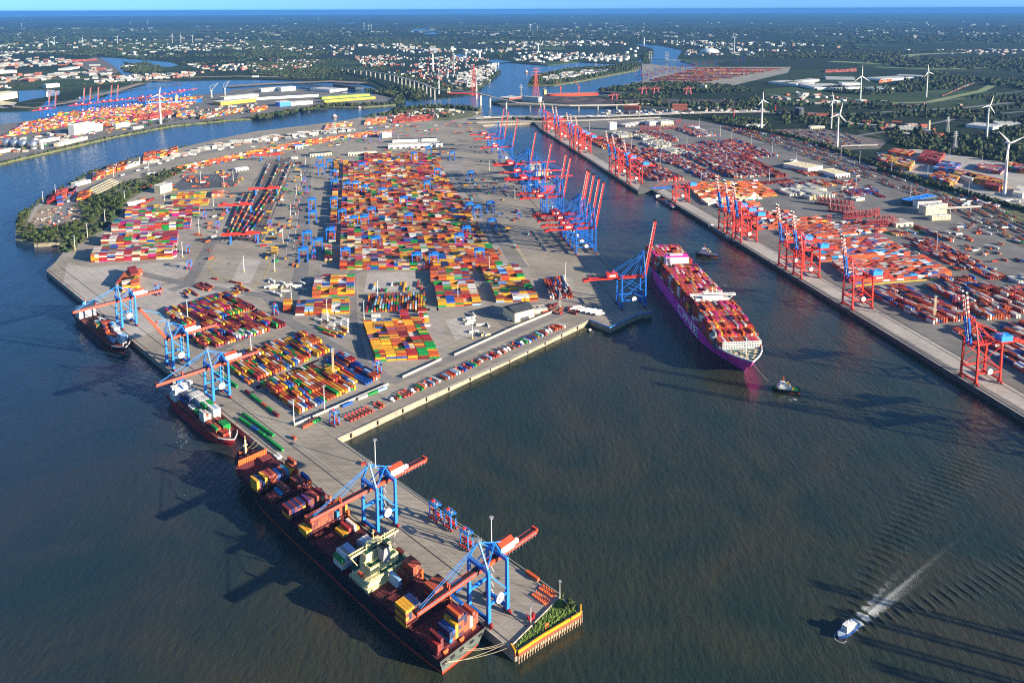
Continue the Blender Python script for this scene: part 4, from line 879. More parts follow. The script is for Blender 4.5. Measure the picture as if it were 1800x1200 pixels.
M_HBLK = mat('hull_black', '#1b1c22', rough=.5, var=.3, scale=.08); M_BOOT = mat('boot_topping_red', '#b03a20', rough=.6, var=.3, scale=.1)
M_MDECK = mat('maroon_deck', '#571f22', rough=.8, var=.5, scale=.35); M_TRAN = mat('hull_weathered_grey', '#5a615a', rough=.6, var=.25, scale=.2)
M_PGRN = mat('pale_green_paint', '#d8cc92', rough=.55, var=.16, scale=.4); M_GDECK = mat('green_deck', '#0f4a3a', rough=.7, var=.25, scale=.3)
M_PINKB = mat('hull_line_pink', '#8c5a5e', rough=.6, var=.3, scale=.2); M_ORNG = mat('orange_paint', '#d9622a', rough=.5, var=.25, scale=.4)
M_YEL = mat('yellow_paint', '#e0a81a', rough=.5, var=.2, scale=.3)
def lash(t, xs, B, z, m, h=9, name='lashing_bridge'):
    for x in xs:
        b = MB(); n = int(B/5)
        for k in range(n+1): b.box((x, -B/2+B*k/n, z+h/2), (.8, .4, h))
        for zz in (h*.5, h): b.box((x, 0, z+zz), (1.3, B, .3))
        b.build(name, m, t)
BW = 'one two three four five six seven eight nine ten'.split()
s1 = thing('container_ship', 'big black-hulled container ship with maroon deck moored along the finger pier', 'ship')
wd1 = hull(s1, 322, 40, 12, M_HBLK, M_BOOT, M_MDECK, M_TRAN, zf=3.2, boot=1.8, rake=.04, stern=.8)
bowp = G(413, 790, 16.3); S1O = Vector((-266.3, 690.9, 0)); s1.location = (-6+.707*(-23)+.708*(-184), 468+.708*(-23)-.707*(-184), 0)
# bow sits on the pier line 23 m out from the quay edge
o = G(81, 475, ZQ); sb = (G(413, 790, 16)-o).dot(QD); SH1 = o+QD*sb-QN*23.2; s1.location = (SH1.x, SH1.y, 0); s1.rotation_euler = (0, 0, math.atan2(QD.y, QD.x)); A1 = math.atan2(QD.y, QD.x)
for x0 in [37, 50, 62, 84.5, 98, 117, 130.5, 144, 165, 178, 195.5, 241.5, 255, 273.5, 287, 304]:
    w = min(36, 2*wd1((x0)/322)-3); b = MB()
    for k in range(3): b.box((x0+6.1, (k-1)*w/3, 13.1), (12.4, w/3-.5, 1.9))
    for k in range(14): b.box((x0+6.1, -w/2+w*(k+.5)/14, 14.15), (11, .2, .2))
    b.build('hatch_cover', M_MDECK, s1)
lash(s1, (60.6, 75.8, 97.8, 115.6, 130.2, 142.6, 157.6, 194, 255, 271.8, 287, 302.6), 38, 12, M_MDECK, 5.5)
for x in (60.6, 75.8, 97.8, 115.6, 130.2, 157.6, 255, 287, 302.6):
    b = MB(); b.box((x, 18.6, 16), (1.4, 1.4, 8)); b.box((x, 18.2, 18.6), (2.2, 2.8, .4)); b.box((x, 17.6, 14.4), (2.2, 2.8, .4)); b.build('lashing_tower', M_ORNG, s1)
b = MB()   # breakwater fence on the forecastle
for k in range(15): b.box((27.4, -13+k*1.86, 18.4), (.5, .5, 5.4))
b.box((27.0, 0, 18.6), (.25, 28, 4.6)); b.box((27.2, 0, 21), (1, 28, .4)); b.build('breakwater', M_ORNG, s1)
b = MB(); b.beam((13, 0, 15), (13, 0, 30), 1.3); b.box((13, 0, 25), (2.4, 4, .4)); b.beam((13, 0, 30), (13, 0, 34), .4); b.build('foremast', M_PGRN, s1)
b = MB()
for x, y in ((8, -3), (8, 3), (16, -6), (16, 6), (21, -9), (21, 8), (11, 0), (18, 0), (24, -4), (24, 5)): b.box((x, y, 16.1), (2.2, 2.6, 1.5)); b.cyl((x-1.6, y, 16.3), (x+1.6, y, 16.3), .7, 8)
b.build('winch', M_ORNG, s1)
b = MB()
for x, y in ((314, -15), (318, -12), (316, 14), (318, 2)): b.box((x, y, 13), (2, 3, 1.6)); b.cyl((x, y-2, 13.6), (x, y+2, 13.6), .7, 8)
b.build('winch', M_ORNG, s1)
b = MB()   # mooring ports in the transom
for y in (-16, -9, -1, 8, 16): b.box((322.05, y, 10.0), (.25, 3.2, 1.7))
b.build('mooring_port', M_BLACK, s1)
b = MB()
for s in range(36): pass
sp = MB(); sp.box((229, 0, 16.2), (20, 36.5, 8.4), m=0); sp.box((227.5, 0, 23.4), (14, 25, 6), m=0); sp.box((223.5, -8, 29.5), (8, 7, 7), m=0); sp.box((223.5, 8, 29.5), (8, 7, 7), m=0); sp.box((222.5, 0, 29.2), (6.5, 22, 6), m=0)
sp.box((236, -12, 13.8), (8, 6, 3.4), m=0)
windows(sp, (229, 0, 16.2), (20, 36.5, 8.4), 2, 1); windows(sp, (227.5, 0, 23.4), (14, 25, 6), 1, 1)
sp.build('superstructure', [M_PGRN, M_GLASS], s1)
b = MB()
for (c, d) in (((236.6, 6, 20.46), (3.4, 24, .1)), ((219, -14.6, 20.46), (5, 7, .1)), ((232, 16.6, 20.46), (10, 4, .1)), ((232, 0, 26.46), (4.2, 23, .1)), ((228,-10.5,26.46),(8,3,.1)), ((222.5, 0, 32.26), (6, 14, .1)), ((234, 15, 20.6), (8, 7, .1)), ((223.5, -8, 33.06), (7, 6, .1)), ((223.5, 8, 33.06), (7, 6, .1))): b.box(c, d)
b.build('green_deck_covering', M_GDECK, s1)
b = MB(); b.box((220.5, 0, 33.9), (5.2, 12, 3.0), m=0); b.box((220.5, 0, 34.2), (5.3, 11, 1.2), m=1); b.box((221, 0, 32.6), (3.2, 43, .4), m=0)
for y in (-21.4, 21.4): b.box((221, y, 33.4), (3.6, .2, 1.3), m=0); b.beam((221, y*.96, 32.4), (222, y*.72, 24), .5, m=0)
for x in (219.4, 222.6): b.box((x, -13.8, 33.4), (.15, 15, 1.3), m=0); b.box((x, 13.8, 33.4), (.15, 15, 1.3), m=0)
b.build('bridge', [M_PGRN, M_GLASS], s1)
b = MB(); b.box((232.5, 1, 31), (7, 6.5, 11), m=0); b.box((232.5, 1, 36.8), (6.4, 5.8, .8), m=1)
for k in (-1.6, 0, 1.6): b.cyl((232.5+k, 1, 36.5), (232.5+k, 1, 39), .5, 8, 1)
b.build('funnel', [M_GREY, M_BLACK], s1)
b = MB()
for x, y, z, h in ((220.5, 0, 35.4, 9), (223.5, -8, 33, 5), (223.5, 8, 33, 6), (229, -13, 26.5, 4), (229, 13, 26.5, 4), (236, -6, 20.5, 6), (236, 8, 20.5, 6)):
    b.beam((x, y, z), (x, y, z+h), .35); b.box((x, y, z+h*.7), (.3, 2.6, .3))
for z, x, y0, w in ((21.2, 238.8, 0, 36), (27.2, 234.3, 0, 24)): b.box((x, y0, z), (.1, w, .15)); [b.box((x, y0-w/2+w*k/10, z-.5), (.12, .12, 1)) for k in range(11)]
b.build('mast', M_PGRN, s1)
for y in (-17.8, 17.8):
    b = MB(); b.sphere((230, y, 22.6), 1.6, 8, 0); b.cyl((227, y, 22.4), (233, y, 22.4), 1.5, 8, 0); b.box((230, y*.98, 21), (9, .4, 3), m=1); b.build('lifeboat', [M_ORNG, M_PGRN], s1)
b = MB(); b.box((238.8, 0, 13.4), (4, 38, 2.4)); b.box((237, -16, 15.5), (8, 7, 1.8)); b.box((216.8, 0, 14.5), (1.2, 38, 3)); b.build('deck_house', M_PGRN, s1)
b = MB()
for y in (-1, 1):
    pass
for i in range(60):
    s = 30+i*4.6; w = wd1(s/322); b.beam((s, -w-.02, 12.9), (s, -w-.02, 15.4), .25)
b.box((170, -20.0, 14.0), (270, .12, .14)); b.box((170, -20.0, 13.5), (270, .12, .14)); b.build('railing', M_MDECK, s1)
def deckload(O, ang, bays, where, y0, pitch=2.56, zb=14.1, ln=12.2):
    ca, sa = math.cos(ang), math.sin(ang)
    for bi, (x0, spec) in enumerate(bays):
        tot = 15
        for (r0, tiers, cols) in spec:
            for i, tt in enumerate(tiers):
                r = r0+i; y = y0+pitch*r; x = x0+ln/2
                for k in range(tt):
                    c = cols[(i*3+k*2+(i*k) % 3) % len(cols)] if isinstance(cols, list) else cols
                    put(O.x+ca*x-sa*y, O.y+sa*x+ca*y, zb+2.6*k, ang, ln, c, (f'bay {BW[bi]} from the bow, {where}' if where else '', 0, r, k, tt, 1, tot), k == tt-1)
R, M_, U, Y_ = 'rust', 'maroon', 'brown', 'yellow'
deckload(SH1, A1, [
  (62, [(0,[4],'yellow'), (1,[4,3],['navy','maroon','purple']), (3,[4],'yellow'), (4,[4,4,4],[R,M_,R,U]), (7,[3,3,3],['blue',U,'navy']), (10,[3,3],['aqua',R,U]), (12,[3],[Y_,R]), (13,[4,5],[R,Y_,'red'])]),
  (84.5, [(1,[1,1,1],[R,M_]), (4,[2],['aqua']), (5,[3,3,2],[R,U,M_]), (10,[3,3,3],[M_,U,R]), (14,[3],['blue','blue',R])]),
  (117, [(0,[4,4,4,4,4,4],[M_,R,Y_,'navy',M_,'purple']), (7,[4,4,4,4],[M_,U,'purple',R]), (12,[4,3,2],[M_,'grey',Y_])]),
  (144, [(0,[2,2],[Y_,'navy']), (2,[4,4,4,4,4,4,4,4],[R,R,U,R,M_]), (11,[3],['aqua','grey']), (12,[4,4],[R,U,R]), (14,[4],'yellow')]),
  (165, [(8,[1,1],['yellow','yellow']), (10,[2],['red','red']), (12,[2,1],['white','yellow'])]),
  (195.5, [(0,[3],['white','green','cream']), (1,[4,4,4,4],['pale','grey','white','pale']), (8,[3],'grey'), (9,[3,3,3],['pale','white']), (14,[3],[R,M_])]),
  (241.5, [(7,[3],'pale'), (10,[2,2,4,4,4],[R,'orange',U,R])]),
  (273.5, [(0,[5,5,5,5,5],['yellow','navy',R,R]), (10,[5,5,5,5,5],[R,U,M_,R])]),
  (304, [(1,[2],['red',M_]), (2,[3],[M_,R]), (5,[3],['aqua','navy','navy']), (6,[3],[R,'blue','navy']), (7,[4],'yellow'), (8,[6,6,5],['navy',R,'orange',M_]), (11,[4],[R,'orange']), (12,[3],['white',R]), (13,[4,3],[R,M_,'orange'])]),
 ], 'maroon-decked ship', -18.3)
# one mooring line per bollard
M_ROPE = mat('rope', '#c9b997', rough=.8, var=.2)
def rope(a, b, sag=2.0, r=.075, lab='pale mooring line from the maroon ship stern to the quay', group='mooring lines at the maroon ship stern'):
    mb = MB(); a, b = Vector(a), Vector(b); pts = [a.lerp(b, i/8)-Vector((0,0,sag*4*(i/8)*(1-i/8))) for i in range(9)]
    for i in range(8): mb.beam(pts[i], pts[i+1], r*2)
    o = mb.build('mooring_line', M_ROPE); tag(o, lab, 'rope', group)
def L1(x, y, z): v = SH1+QD*x+QN*y; return Vector((v.x, v.y, z))
for y, e in ((-16, 22), (-1, 22), (0.5, 19), (-14, 30)): rope(L1(322.2, y, 10), L1(322+e*.5+4, 24.5, 7.6))
rope(L1(4, 3, 15.5), L1(-16, 24, 7.6), lab='pale mooring line from the maroon ship bow to the quay', group='mooring lines at the maroon ship bow'); rope(L1(6, 7, 15.5), L1(-9, 24, 7.6), lab='pale mooring line from the maroon ship bow to the quay', group='mooring lines at the maroon ship bow')
b = MB(); b.cyl((0,-4,2),(0,4,2),1.6,12,0); b.cyl((3.5,-3,2),(3.5,4,2),1.5,12,0); b.box((-4,0,1.6),(3,7,3),m=1); v = L1(28, 22.5, 0)
b.build('tank_trailer', [M_WHITE, M_GREY], loc=(v.x, v.y, ZQ), rz=A1+math.pi/2, label='white tank trailers on the quay beside the maroon ship bow', cat='trailer')
# feeders on the west quay: bow points towards the camera
def feeder(bow_px, zb, off, L, B, side, boot, deckm, label, house_x, load, where, zf=2.2, flm=None):
    t = thing('feeder_ship', label, 'ship'); wd = hull(t, L, B, 7, side, boot, deckm, zf=zf, boot=1.3, fl=.11, fine=.3, full=.2, stern=.6)
    p = G(*bow_px, zb); s = (p-o).dot(QD); q = o+QD*s-QN*off; t.location = (q.x, q.y, 0); a = math.atan2(-QD.y, -QD.x); t.rotation_euler = (0, 0, a)
    b = MB(); hx = house_x
    b.box((hx, 0, 11), (13, B-4, 8), m=0); b.box((hx-1, 0, 18), (10, B-7, 6), m=0); b.box((hx-2, 0, 22.5), (6, B-2, 2.8), m=0); windows(b, (hx, 0, 11), (13, B-4, 8), 3, 1); windows(b, (hx-1, 0, 18), (10, B-7, 6), 2, 1); b.box((hx-2, 0, 22.9), (6.1, B-4, 1), m=1)
    b.build('superstructure', [M_WHITE, M_GLASS], t)
    b = MB(); b.box((hx+5.5, 0, 23), (4, 4, 6), m=0); b.box((hx+5.5, 0, 26.2), (3.6, 3.6, .6), m=1); b.build('funnel', [M_SKYB, M_BLACK], t)
    b = MB(); b.beam((hx-2, 0, 24), (hx-2, 0, 31), .5); b.box((hx-2, 0, 28), (.4, 5, .3)); b.beam((9, 0, 9), (9, 0, 18), .5); b.box((9, 0, 14), (.8, 2.4, .3)); b.build('mast', M_WHITE, t)
    b = MB()
    for k in range(int((hx-28)/14)): b.box((24+k*14, 0, 8), (12.6, B-4, 2))
    b.build('hatch_cover', deckm, t)
    if flm:
        b = MB(); n = 12
        for sg in (-1, 1):
            P = [(L*u, sg*wd(u), 7+zf+1.2) for u in (0.0, .012, .03, .06, .10)]
            for i in range(4): b.beam(P[i], P[i+1], .7, .9)
        b.build('bulwark_cap', flm, t)
    deckload(Vector((q.x, q.y, 0)), a, load, where, -(B/2-2.4), zb=9.1); return t
M_RHULL = mat('hull_red', '#a81f28', rough=.5, var=.25, scale=.1); M_GDK = mat('rusty_deck', '#7a3a2c', rough=.8, var=.4, scale=.3)
feeder((421,768), 10, 15.5, 142, 24, M_RHULL, mat('boot_pinkish', '#a0342e', rough=.6), M_GDK, 'small red-hulled feeder ship with white and green containers', 128,
  [(14,[(3,[1,1,1],[R,'red'])]), (25,[(1,[2,2,2],['green','green']), (4,[1,2,2],[R,'green','white'])]), (39,[(1,[1,1],[M_,R]), (4,[1,1,1],[M_,R])]), (53,[(0,[4,4,4],['white','pale']), (4,[3,3],['white',R]), (6,[4],['white','orange'])]), (67,[(0,[4,4],['green','green','white']), (2,[4,4],['white','green']), (5,[2,2],['green','maroon'])]),
   (81,[(0,[4,4,4,4],['white','pale','white']), (5,[2,2],['white','red'])]), (95,[(0,[4,4,4,4],['white','white','pale']), (4,[4,4],['grey','navy'])]), (108,[(0,[3,3,3],['pale','white']), (3,[3,3,3],['blue','navy'])])], 'red feeder', flm=M_WHITE)
feeder((236,606), 10, 15.5, 172, 27, M_HBLK, M_BOOT, M_GDK, 'small black-hulled feeder ship with white superstructure and mixed cargo', 156,
  [(16,[(2,[1,2,1],['white',R,'pale'])]), (28,[(0,[2,2,2],['pale','white']), (4,[2,3,2],['pale',R])]), (42,[(1,[2,2],['white','rust']), (5,[2,2],['orange','aqua'])]), (56,[(0,[3,3,3],['pale','white']), (5,[3,3],[R,M_])]), (70,[(0,[3,3],['pale','aqua']), (4,[3,3,2],[R,'navy'])]), (84,[(1,[3,3,3,3],['red',R]), (6,[3,3],['green',R])]), (98,[(0,[2,2],['white','green']), (3,[2,2,2],['pale','white','pale'])]), (112,[(0,[2,2,2,2],['cream','white','brown'])])], 'black feeder', flm=M_WHITE)
# the magenta ship under tow
M_MAG = mat('hull_magenta', '#e83aac', rough=.42, var=.12, scale=.05, spec=.5); M_MAG2 = mat('hull_magenta_low', '#8a1560', rough=.5, var=.2, scale=.05)
M_TEAL = mat('teal_lashing', '#2f8f96', rough=.6, var=.2); M_SDECK = mat('grey_green_deck', '#6d8784', rough=.7, var=.25, scale=.2)
TH = math.radians(94.2); T0 = Vector((278.6, 851, 0)); TX = Vector((math.cos(TH), math.sin(TH), 0)); TY = Vector((-TX.y, TX.x, 0))
s2 = thing('container_ship', 'huge magenta container ship loaded with containers, under tow in the basin', 'ship', T0, TH)
wd2 = hull(s2, 400, 58.8, 18, M_MAG, M_MAG2, M_SDECK, zf=4.5, boot=1.0, rake=.065, fine=.36, full=.17, stern=.5, fl=.10, bul=1.3)
b = MB()
for sg in (-1, 1):
    P = [(400*u, sg*(wd2(u)+.1), 24.2) for u in (0, .004, .012, .025, .045, .07, .10)]
    for i in range(6): b.beam(P[i], P[i+1], 1.1, 1.5)
b.build('bulwark_cap', M_WHITE, s2)
b = MB(); b.box((38.5, 0, 27), (1.2, 46, 9))
for z in (24, 27, 30):
    for k in range(23): b.box((37.85, -22+k*2, z), (.2, 1.0, 1.5), m=1)
b.build('breakwater', [M_WHITE, M_BLACK], s2)
b = MB(); b.beam((22, 0, 22), (22, 0, 38), 1.2); b.box((22, 0, 33), (2, 6, .4)); b.beam((22, 0, 38), (22, 0, 44), .4); b.build('foremast', M_WHITE, s2)
b = MB()
for x, y in ((10,-4),(10,4),(16,-8),(16,8),(24,-12),(24,12),(30,-15),(30,15),(19,0),(29,0),(27,6),(27,-6)): b.box((x, y, 23.6), (2.6, 3.4, 2)); b.cyl((x, y-2.4, 24), (x, y+2.4, 24), 1.0, 8)
b.build('winch', mat('winch_tan', '#a89a7c', var=.3), s2)
bays = []; x = 41.0
while x < 392:
    if not (138 < x+13 and x < 152) and not (306 < x+13 and x < 326): bays.append(x)
    x += 14.7 if not (124 < x < 139 or 292 < x < 307) else (152-x if x < 200 else 326-x)
bays = [41, 55.6, 70.2, 84.8, 99.4, 114, 128.4]+[155+14.6*k for k in range(10)]+[326+14.6*k for k in range(5)]
for bi, x0 in enumerate(bays):
    half = min(29.2, wd2(min(1, (x0)/400))+.5); n = int(2*half/2.53); base = 20.5; gap = random.randint(3, n-6) if random.random() < .35 else None
    th = [4, 5.5, 6.8, 7.6, 8, 8.4, 8.6][bi] if bi < 7 else 8.0
    for r in range(n):
        y = (r-(n-1)/2)*2.53; tt = int(th)+(1 if random.random() < th % 1 else 0)
        if gap is not None and gap <= r < gap+4: tt -= 4
        elif r % 7 == bi % 7: tt -= random.choice((0, 1, 1))
        if abs(y) > 26: tt -= 1
        runc = None
        for k in range(max(1, tt)):
            if runc is None or random.random() < .55: runc = random.choice(PAL['one'])
            p = T0+TX*(x0+6.1)+TY*y; put(p.x, p.y, base+2.6*k, TH, 12.2, runc, '', k == tt-1)
lash(s2, [x0-1.2 for x0 in bays[1:]], 57, 18, M_TEAL, 12)
b = MB(); b.box((147.5, 0, 32), (7, 46, 26), m=0); b.box((146, 0, 47), (6, 28, 5), m=0); b.box((144.5, 0, 50.6), (4.4, 62, 2.6), m=0); b.box((142.2, 0, 50.9), (.3, 54, 1.0), m=1); windows(b, (147.5, 0, 32), (7, 46, 26), 8, 1)
b.box((146, 0, 52.2), (7, 24, .5), m=0)
for y in (-29, 29): b.beam((145, y, 49), (146, y*.78, 42), .9)
b.build('superstructure', [M_WHITE, M_GLASS], s2)
b = MB()
for x, y, h in ((145,0,10),(147,-6,6),(147,6,6),(145,-12,4),(145,12,4)): b.beam((x,y,52),(x,y,52+h),.6); b.box((x,y,52+h*.6),(.5,5,.4))
b.sphere((147, 9, 54), 1.4, 8); b.sphere((147, -9, 54), 1.4, 8); b.build('mast', M_WHITE, s2)
b = MB(); b.box((316, 0, 34), (14, 36, 28), m=0); b.box((316, 0, 48.3), (14.4, 36.4, .7), m=1); b.box((318, 0, 50), (6, 20, 2), m=0); b.build('funnel_casing', [mat('pinkish_white', '#d8c6c4', var=.1), M_MAG], s2)
def text(body, size, parent, loc, rot, m, name='lettering', ext=.05):
    cu = bpy.data.curves.new(name, 'FONT'); cu.body = body; cu.size = size; cu.extrude = ext; cu.align_x = 'CENTER'; cu.align_y = 'CENTER'; cu.offset = size*.018
    ot = bpy.data.objects.new(name, cu); COL.objects.link(ot); ot.parent = parent; ot.location = loc; ot.rotation_euler = rot; cu.materials.append(m); bpy.context.view_layer.update(); me = bpy.data.meshes.new_from_object(ot.evaluated_get(bpy.context.evaluated_depsgraph_get())); me.materials.clear(); me.materials.append(m); o2 = ob(name, me, parent, loc=loc); o2.rotation_euler = rot; bpy.data.objects.remove(ot); return o2
tx = text('ONE', 26, s2, (158, 29.62, 10.2), (math.pi/2, 0, math.pi), M_WHITE); tx.scale = (1.75, .66, 1)
# barges, tugs and boats
def barge(px, ang, L, B, label, cargo):
    t = thing('barge', label, 'barge', G(*px), ang); hull(t, L, B, 2.6, M_HBLK, M_BOOT, M_GDK, zf=.8, boot=.5, full=.1, fine=.12, stern=.85, bul=.4)
    b = MB(); b.box((L-9, 0, 5), (9, B-2, 4.2), m=0); b.box((L-10, 0, 7.6), (5, B-4, 2), m=0); windows(b, (L-9, 0, 5), (9, B-2, 4.2), 1, 1); b.box((3.5, 0, 3.8), (3, B-4, 1.6), m=0); b.build('wheelhouse', [M_WHITE, M_GLASS], t)
    b = MB(); b.box((L*.43, 0, 2.9), (L*.68, B-1.6, 1.2)); b.build('hold', M_GREY, t)
    ca, sa = math.cos(ang), math.sin(ang); q = G(*px)
    for i in range(int(L*.66/12.8)):
        for r in range(int((B-2)/2.6)):
            if random.random() < cargo: x = L*.1+i*12.8+6; y = -(B-2)/2+1.4+r*2.6; put(q.x+ca*x-sa*y, q.y+sa*x+ca*y, 3.5, ang, 12.2, random.choice(['rust','orange','white','brown','maroon','blue']), '', True)
    return t
ang = math.atan2(ED.y, ED.x)
barge((1186,368), ang, 108, 12, 'long barge with mixed containers moored by the low red crane', .8); barge((1199,366), ang, 60, 10, 'short grey barge lying alongside the quay by the low red crane', .1)
barge((1293,428), ang, 110, 12, 'long dark barge below the cluster of three red cranes', .5)
def tug(px, ang, label, deck, sc=1.0):
    t = thing('tugboat', label, 'tugboat', G(*px), ang); hull(t, 31, 11, 2.6, M_HBLK, M_BOOT, deck, zf=1.2, boot=.4, full=.35, fine=.4, stern=.8, fl=.4, bul=.8)
    b = MB(); b.box((14, 0, 5.1), (15, 8, 3.2), m=0); b.box((12.5, 0, 8), (8, 6.2, 3), m=0); b.box((12, 0, 10), (5, 4.6, 2.2), m=0); windows(b, (12, 0, 10), (5, 4.6, 2.2), 1, 1); windows(b, (14, 0, 5), (12, 7, 3), 1, 1); b.build('wheelhouse', [M_WHITE, M_GLASS], t)
    b = MB(); b.beam((13, 0, 11), (13, 0, 18), .5, m=0); b.box((13, 0, 14), (.5, 3, .4), m=0); b.cyl((18, -2, 5), (18, -2, 10), .8, 8, 1); b.cyl((18, 2, 5), (18, 2, 10), .8, 8, 1); b.build('mast', [M_ORNG, M_YEL], t)
    b = MB(); b.box((23, 0, 3.4), (3, 4, 1.6)); b.cyl((6, -2, 4.4), (6, 2, 4.4), .8, 8); b.build('winch', M_YEL, t); t.scale = (sc,)*3; return t
tug((1356,686), 0.02-.12, 'green-decked white tug towing ahead of the magenta ship bow', mat('bright_green_deck', '#18854a', rough=.6), 1.0)
tug((1222,449), -.2, 'white tug with pale deck beside the magenta ship stern', M_WHITE, 1.25)
rope(T0+TX*3+Vector((0,0,22)), G(1358, 684)+Vector((0,0,4)), 1, lab='thin towing line between the magenta ship bow and the tug', group='towing line')
pb = thing('patrol_boat', 'blue and white patrol boat trailing a foamy wake', 'boat', G(1473,1114), math.radians(238))
hull(pb, 23, 6.4, 2.2, mat('hull_blue', '#1d3f7a', rough=.4), M_HBLK, mat('pale_deck', '#9fb0bd', rough=.6), zf=.5, boot=.3, full=.35, fine=.45, stern=.9, fl=.3, bul=.4)
pb.rotation_euler = (0, 0, math.radians(42)); 
b = MB(); b.box((12, 0, 3.6), (9, 4.6, 2.6), m=0); b.box((10.5, 0, 5.6), (5, 4, 1.8), m=0); windows(b, (10.5, 0, 5.6), (5, 4, 1.8), 1, 1); windows(b, (12, 0, 3.6), (9, 4.6, 2.6), 1, 1); b.build('wheelhouse', [M_WHITE, M_GLASS], pb)
b = MB(); b.beam((12, 0, 6.4), (12, 0, 9.5), .25); b.box((12, 0, 8), (.3, 2.4, .3)); b.box((19, 0, 2.9), (3, 2.6, 1)); b.build('mast', M_WHITE, pb)
b = MB(); b.prism([(-3,-4),(4,-4),(5,0),(4,4),(-3,4)], -.5, 2.2, 0); b.box((0,0,3),(3,2.4,1.8),m=1); b.build('work_float', [M_HBLK, M_WHITE], loc=G(1037,583), rz=.4, label='little dark work float beside the grey jetty corner', cat='boat')
# ship with orange hull at the far cranes
def bigship(px, ang, L, B, zd, side, label, house, pal, tiers, name='container_ship', at=None):
    q = at or G(*px); t = thing(name, label, 'ship', q, ang); hull(t, L, B, zd, side, M_BOOT, M_SDECK, zf=2, boot=1, full=.15, fine=.25, stern=.6)
    for hx in house:
        b = MB(); b.box((hx, 0, zd+11), (12, B*.8, 22), m=0); b.box((hx, 0, zd+23), (7, B, 3), m=0); windows(b, (hx, 0, zd+11), (12, B*.8, 22), 6, 1); b.beam((hx, 0, zd+24), (hx, 0, zd+32), .7, m=0); b.build('superstructure', [mat('cream_paint', '#cfc08a', var=.12), M_GLASS], t)
    if tiers:
        ca, sa = math.cos(ang), math.sin(ang)
        for i in range(int((L-50)/14.5)):
            x = 30+i*14.5
            if any(abs(x+6-h) < 14 for h in house): continue
            for r in range(int((B-3)/2.55)):
                y = -(B-3)/2+1.3+r*2.55
                for k in range(max(0, tiers+random.choice((-1,0,0,1)))): put(q.x+ca*(x+6)-sa*y, q.y+sa*(x+6)+ca*y, zd+2+2.6*k, ang, 12.2, random.choice(PAL[pal]), '', True)
    return t
M_OHULL = mat('hull_orange', '#c8441c', rough=.5, var=.2, scale=.1)
st = G(984, 336); v = QA+MD*((st-QA).dot(MD))+MN*24; L = 300; end = v+MD*L
q = MD*L+v; q.z = 0; t = bigship((900,300), math.atan2(-MD.y, -MD.x), L, 40, 14, M_OHULL, 'orange-hulled container ship half hidden behind the ranked blue cranes', [225, 150], 'mix', 2, at=q)
t.location = (q.x, q.y, 0); t.rotation_euler = (0, 0, math.atan2(-MD.y, -MD.x))
BOX = [b for b in BOX if True]
t = bigship((232,186), math.radians(20), 300, 48, 16, mat('hull_bright_blue', '#1a6fd0', rough=.45), 'blue-hulled container ship with white lettering at the far river terminal', [190], 'mix', 4)
text('COSCO SHIPPING', 17, t, (150, -24.6, 8), (math.pi/2, 0, 0), M_WHITE).scale = (1.3, .7, 1)
bigship((845,166), math.radians(177), 180, 26, 7, mat('hull_vivid_red', '#c91e22', rough=.5), 'small red tanker berthed by the tall bridge', [165], 'mix', 0, 'tanker')
t = bigship((953,170), math.radians(12), 290, 44, 12, M_OHULL, 'long orange bulk carrier at the coal quay', [12], 'mix', 0, 'bulk_carrier')
for hx in (95, 190):
    b = MB(); b.beam((hx, 0, 12), (hx, 0, 50), 3); b.beam((hx, 0, 46), (hx-24, 0, 76), 1.6); b.box((hx, 0, 40), (8, 8, 6)); b.build('deck_crane', M_RED, t)
for (x, y, sc, l) in ((583,207,1.0,'small white ferry out on the river'), (922,128,1.3,'tiny barge below the wooded river island'), (628,191,.8,'tiny launch near the river bend'), (137,174,.6,'tiny boat in the far harbour channel')):
    tug((x, y), .8, l, M_WHITE, sc)
# ------------------------------------------------------------------ the end of the finger pier
M_PILE = mat('rusty_sheet_pile', '#8a4a2a', rough=.8, var=.4, scale=.6); M_PILE2 = mat('pale_pile', '#a98c70', rough=.8, var=.35, scale=.6)
w = thing('pier_wall', 'rust-coloured pile wall with a yellow rail round the planted pier end', 'wall')
E6 = GG([(901,1133),(909,1146),(951,1117.5),(1018.5,1077.5),(1018.5,1065)], ZQ); cen = sum(E6, Vector())/5; b = MB(); y_ = MB(); pl = MB()
for i in range(4):
    A, B = E6[i], E6[i+1]; d = (B-A).normalized(); out = Vector((d.y, -d.x, 0)); out = out if (A-cen).dot(out) > 0 else -out; Ln = (B-A).length
    b.beam(A+out*.9+Vector((0,0,-1.2)), B+out*.9+Vector((0,0,-1.2)), 1.4, 3.0)
    segs = [(0, Ln)] if i != 2 else [(.0, Ln*.72), (Ln*.75, Ln)]
    for s0, s1_ in segs: y_.beam(A+d*s0+out*1.1+Vector((0,0,1.0)), A+d*s1_+out*1.1+Vector((0,0,1.0)), 1.0, 1.7)
    for k in range(int(Ln/2.4)+1): pl.cyl(A+d*(k*2.4)+out*1.7+Vector((0,0,-8.5)), A+d*(k*2.4)+out*1.7+Vector((0,0,-1.8)), .42, 8)
b.build('wall_beam', M_PILE, w); y_.build('yellow_rail', M_YEL, w); pl.build('piles', M_PILE2, w)
A, B = G(899, 1136, ZQ), G(984, 1051, ZQ); b = MB(); b.beam(A+Vector((0,0,.6)), B+Vector((0,0,.6)), .5, 1.3); tag(b.build('flood_wall', M_CONC), 'low pale wall between the pier paving and the planted tip', 'wall')
t = thing('hut', 'small white hut among the bushes at the pier tip', 'hut', G(996.5, 1062, ZQ), .5); b = MB(); b.box((0,0,1.6), (3,2.6,3.2)); b.build('wall', M_WHITE, t); b = MB(); b.box((0,0,3.3), (3.5,3.1,.3)); b.build('roof', M_GREY, t)
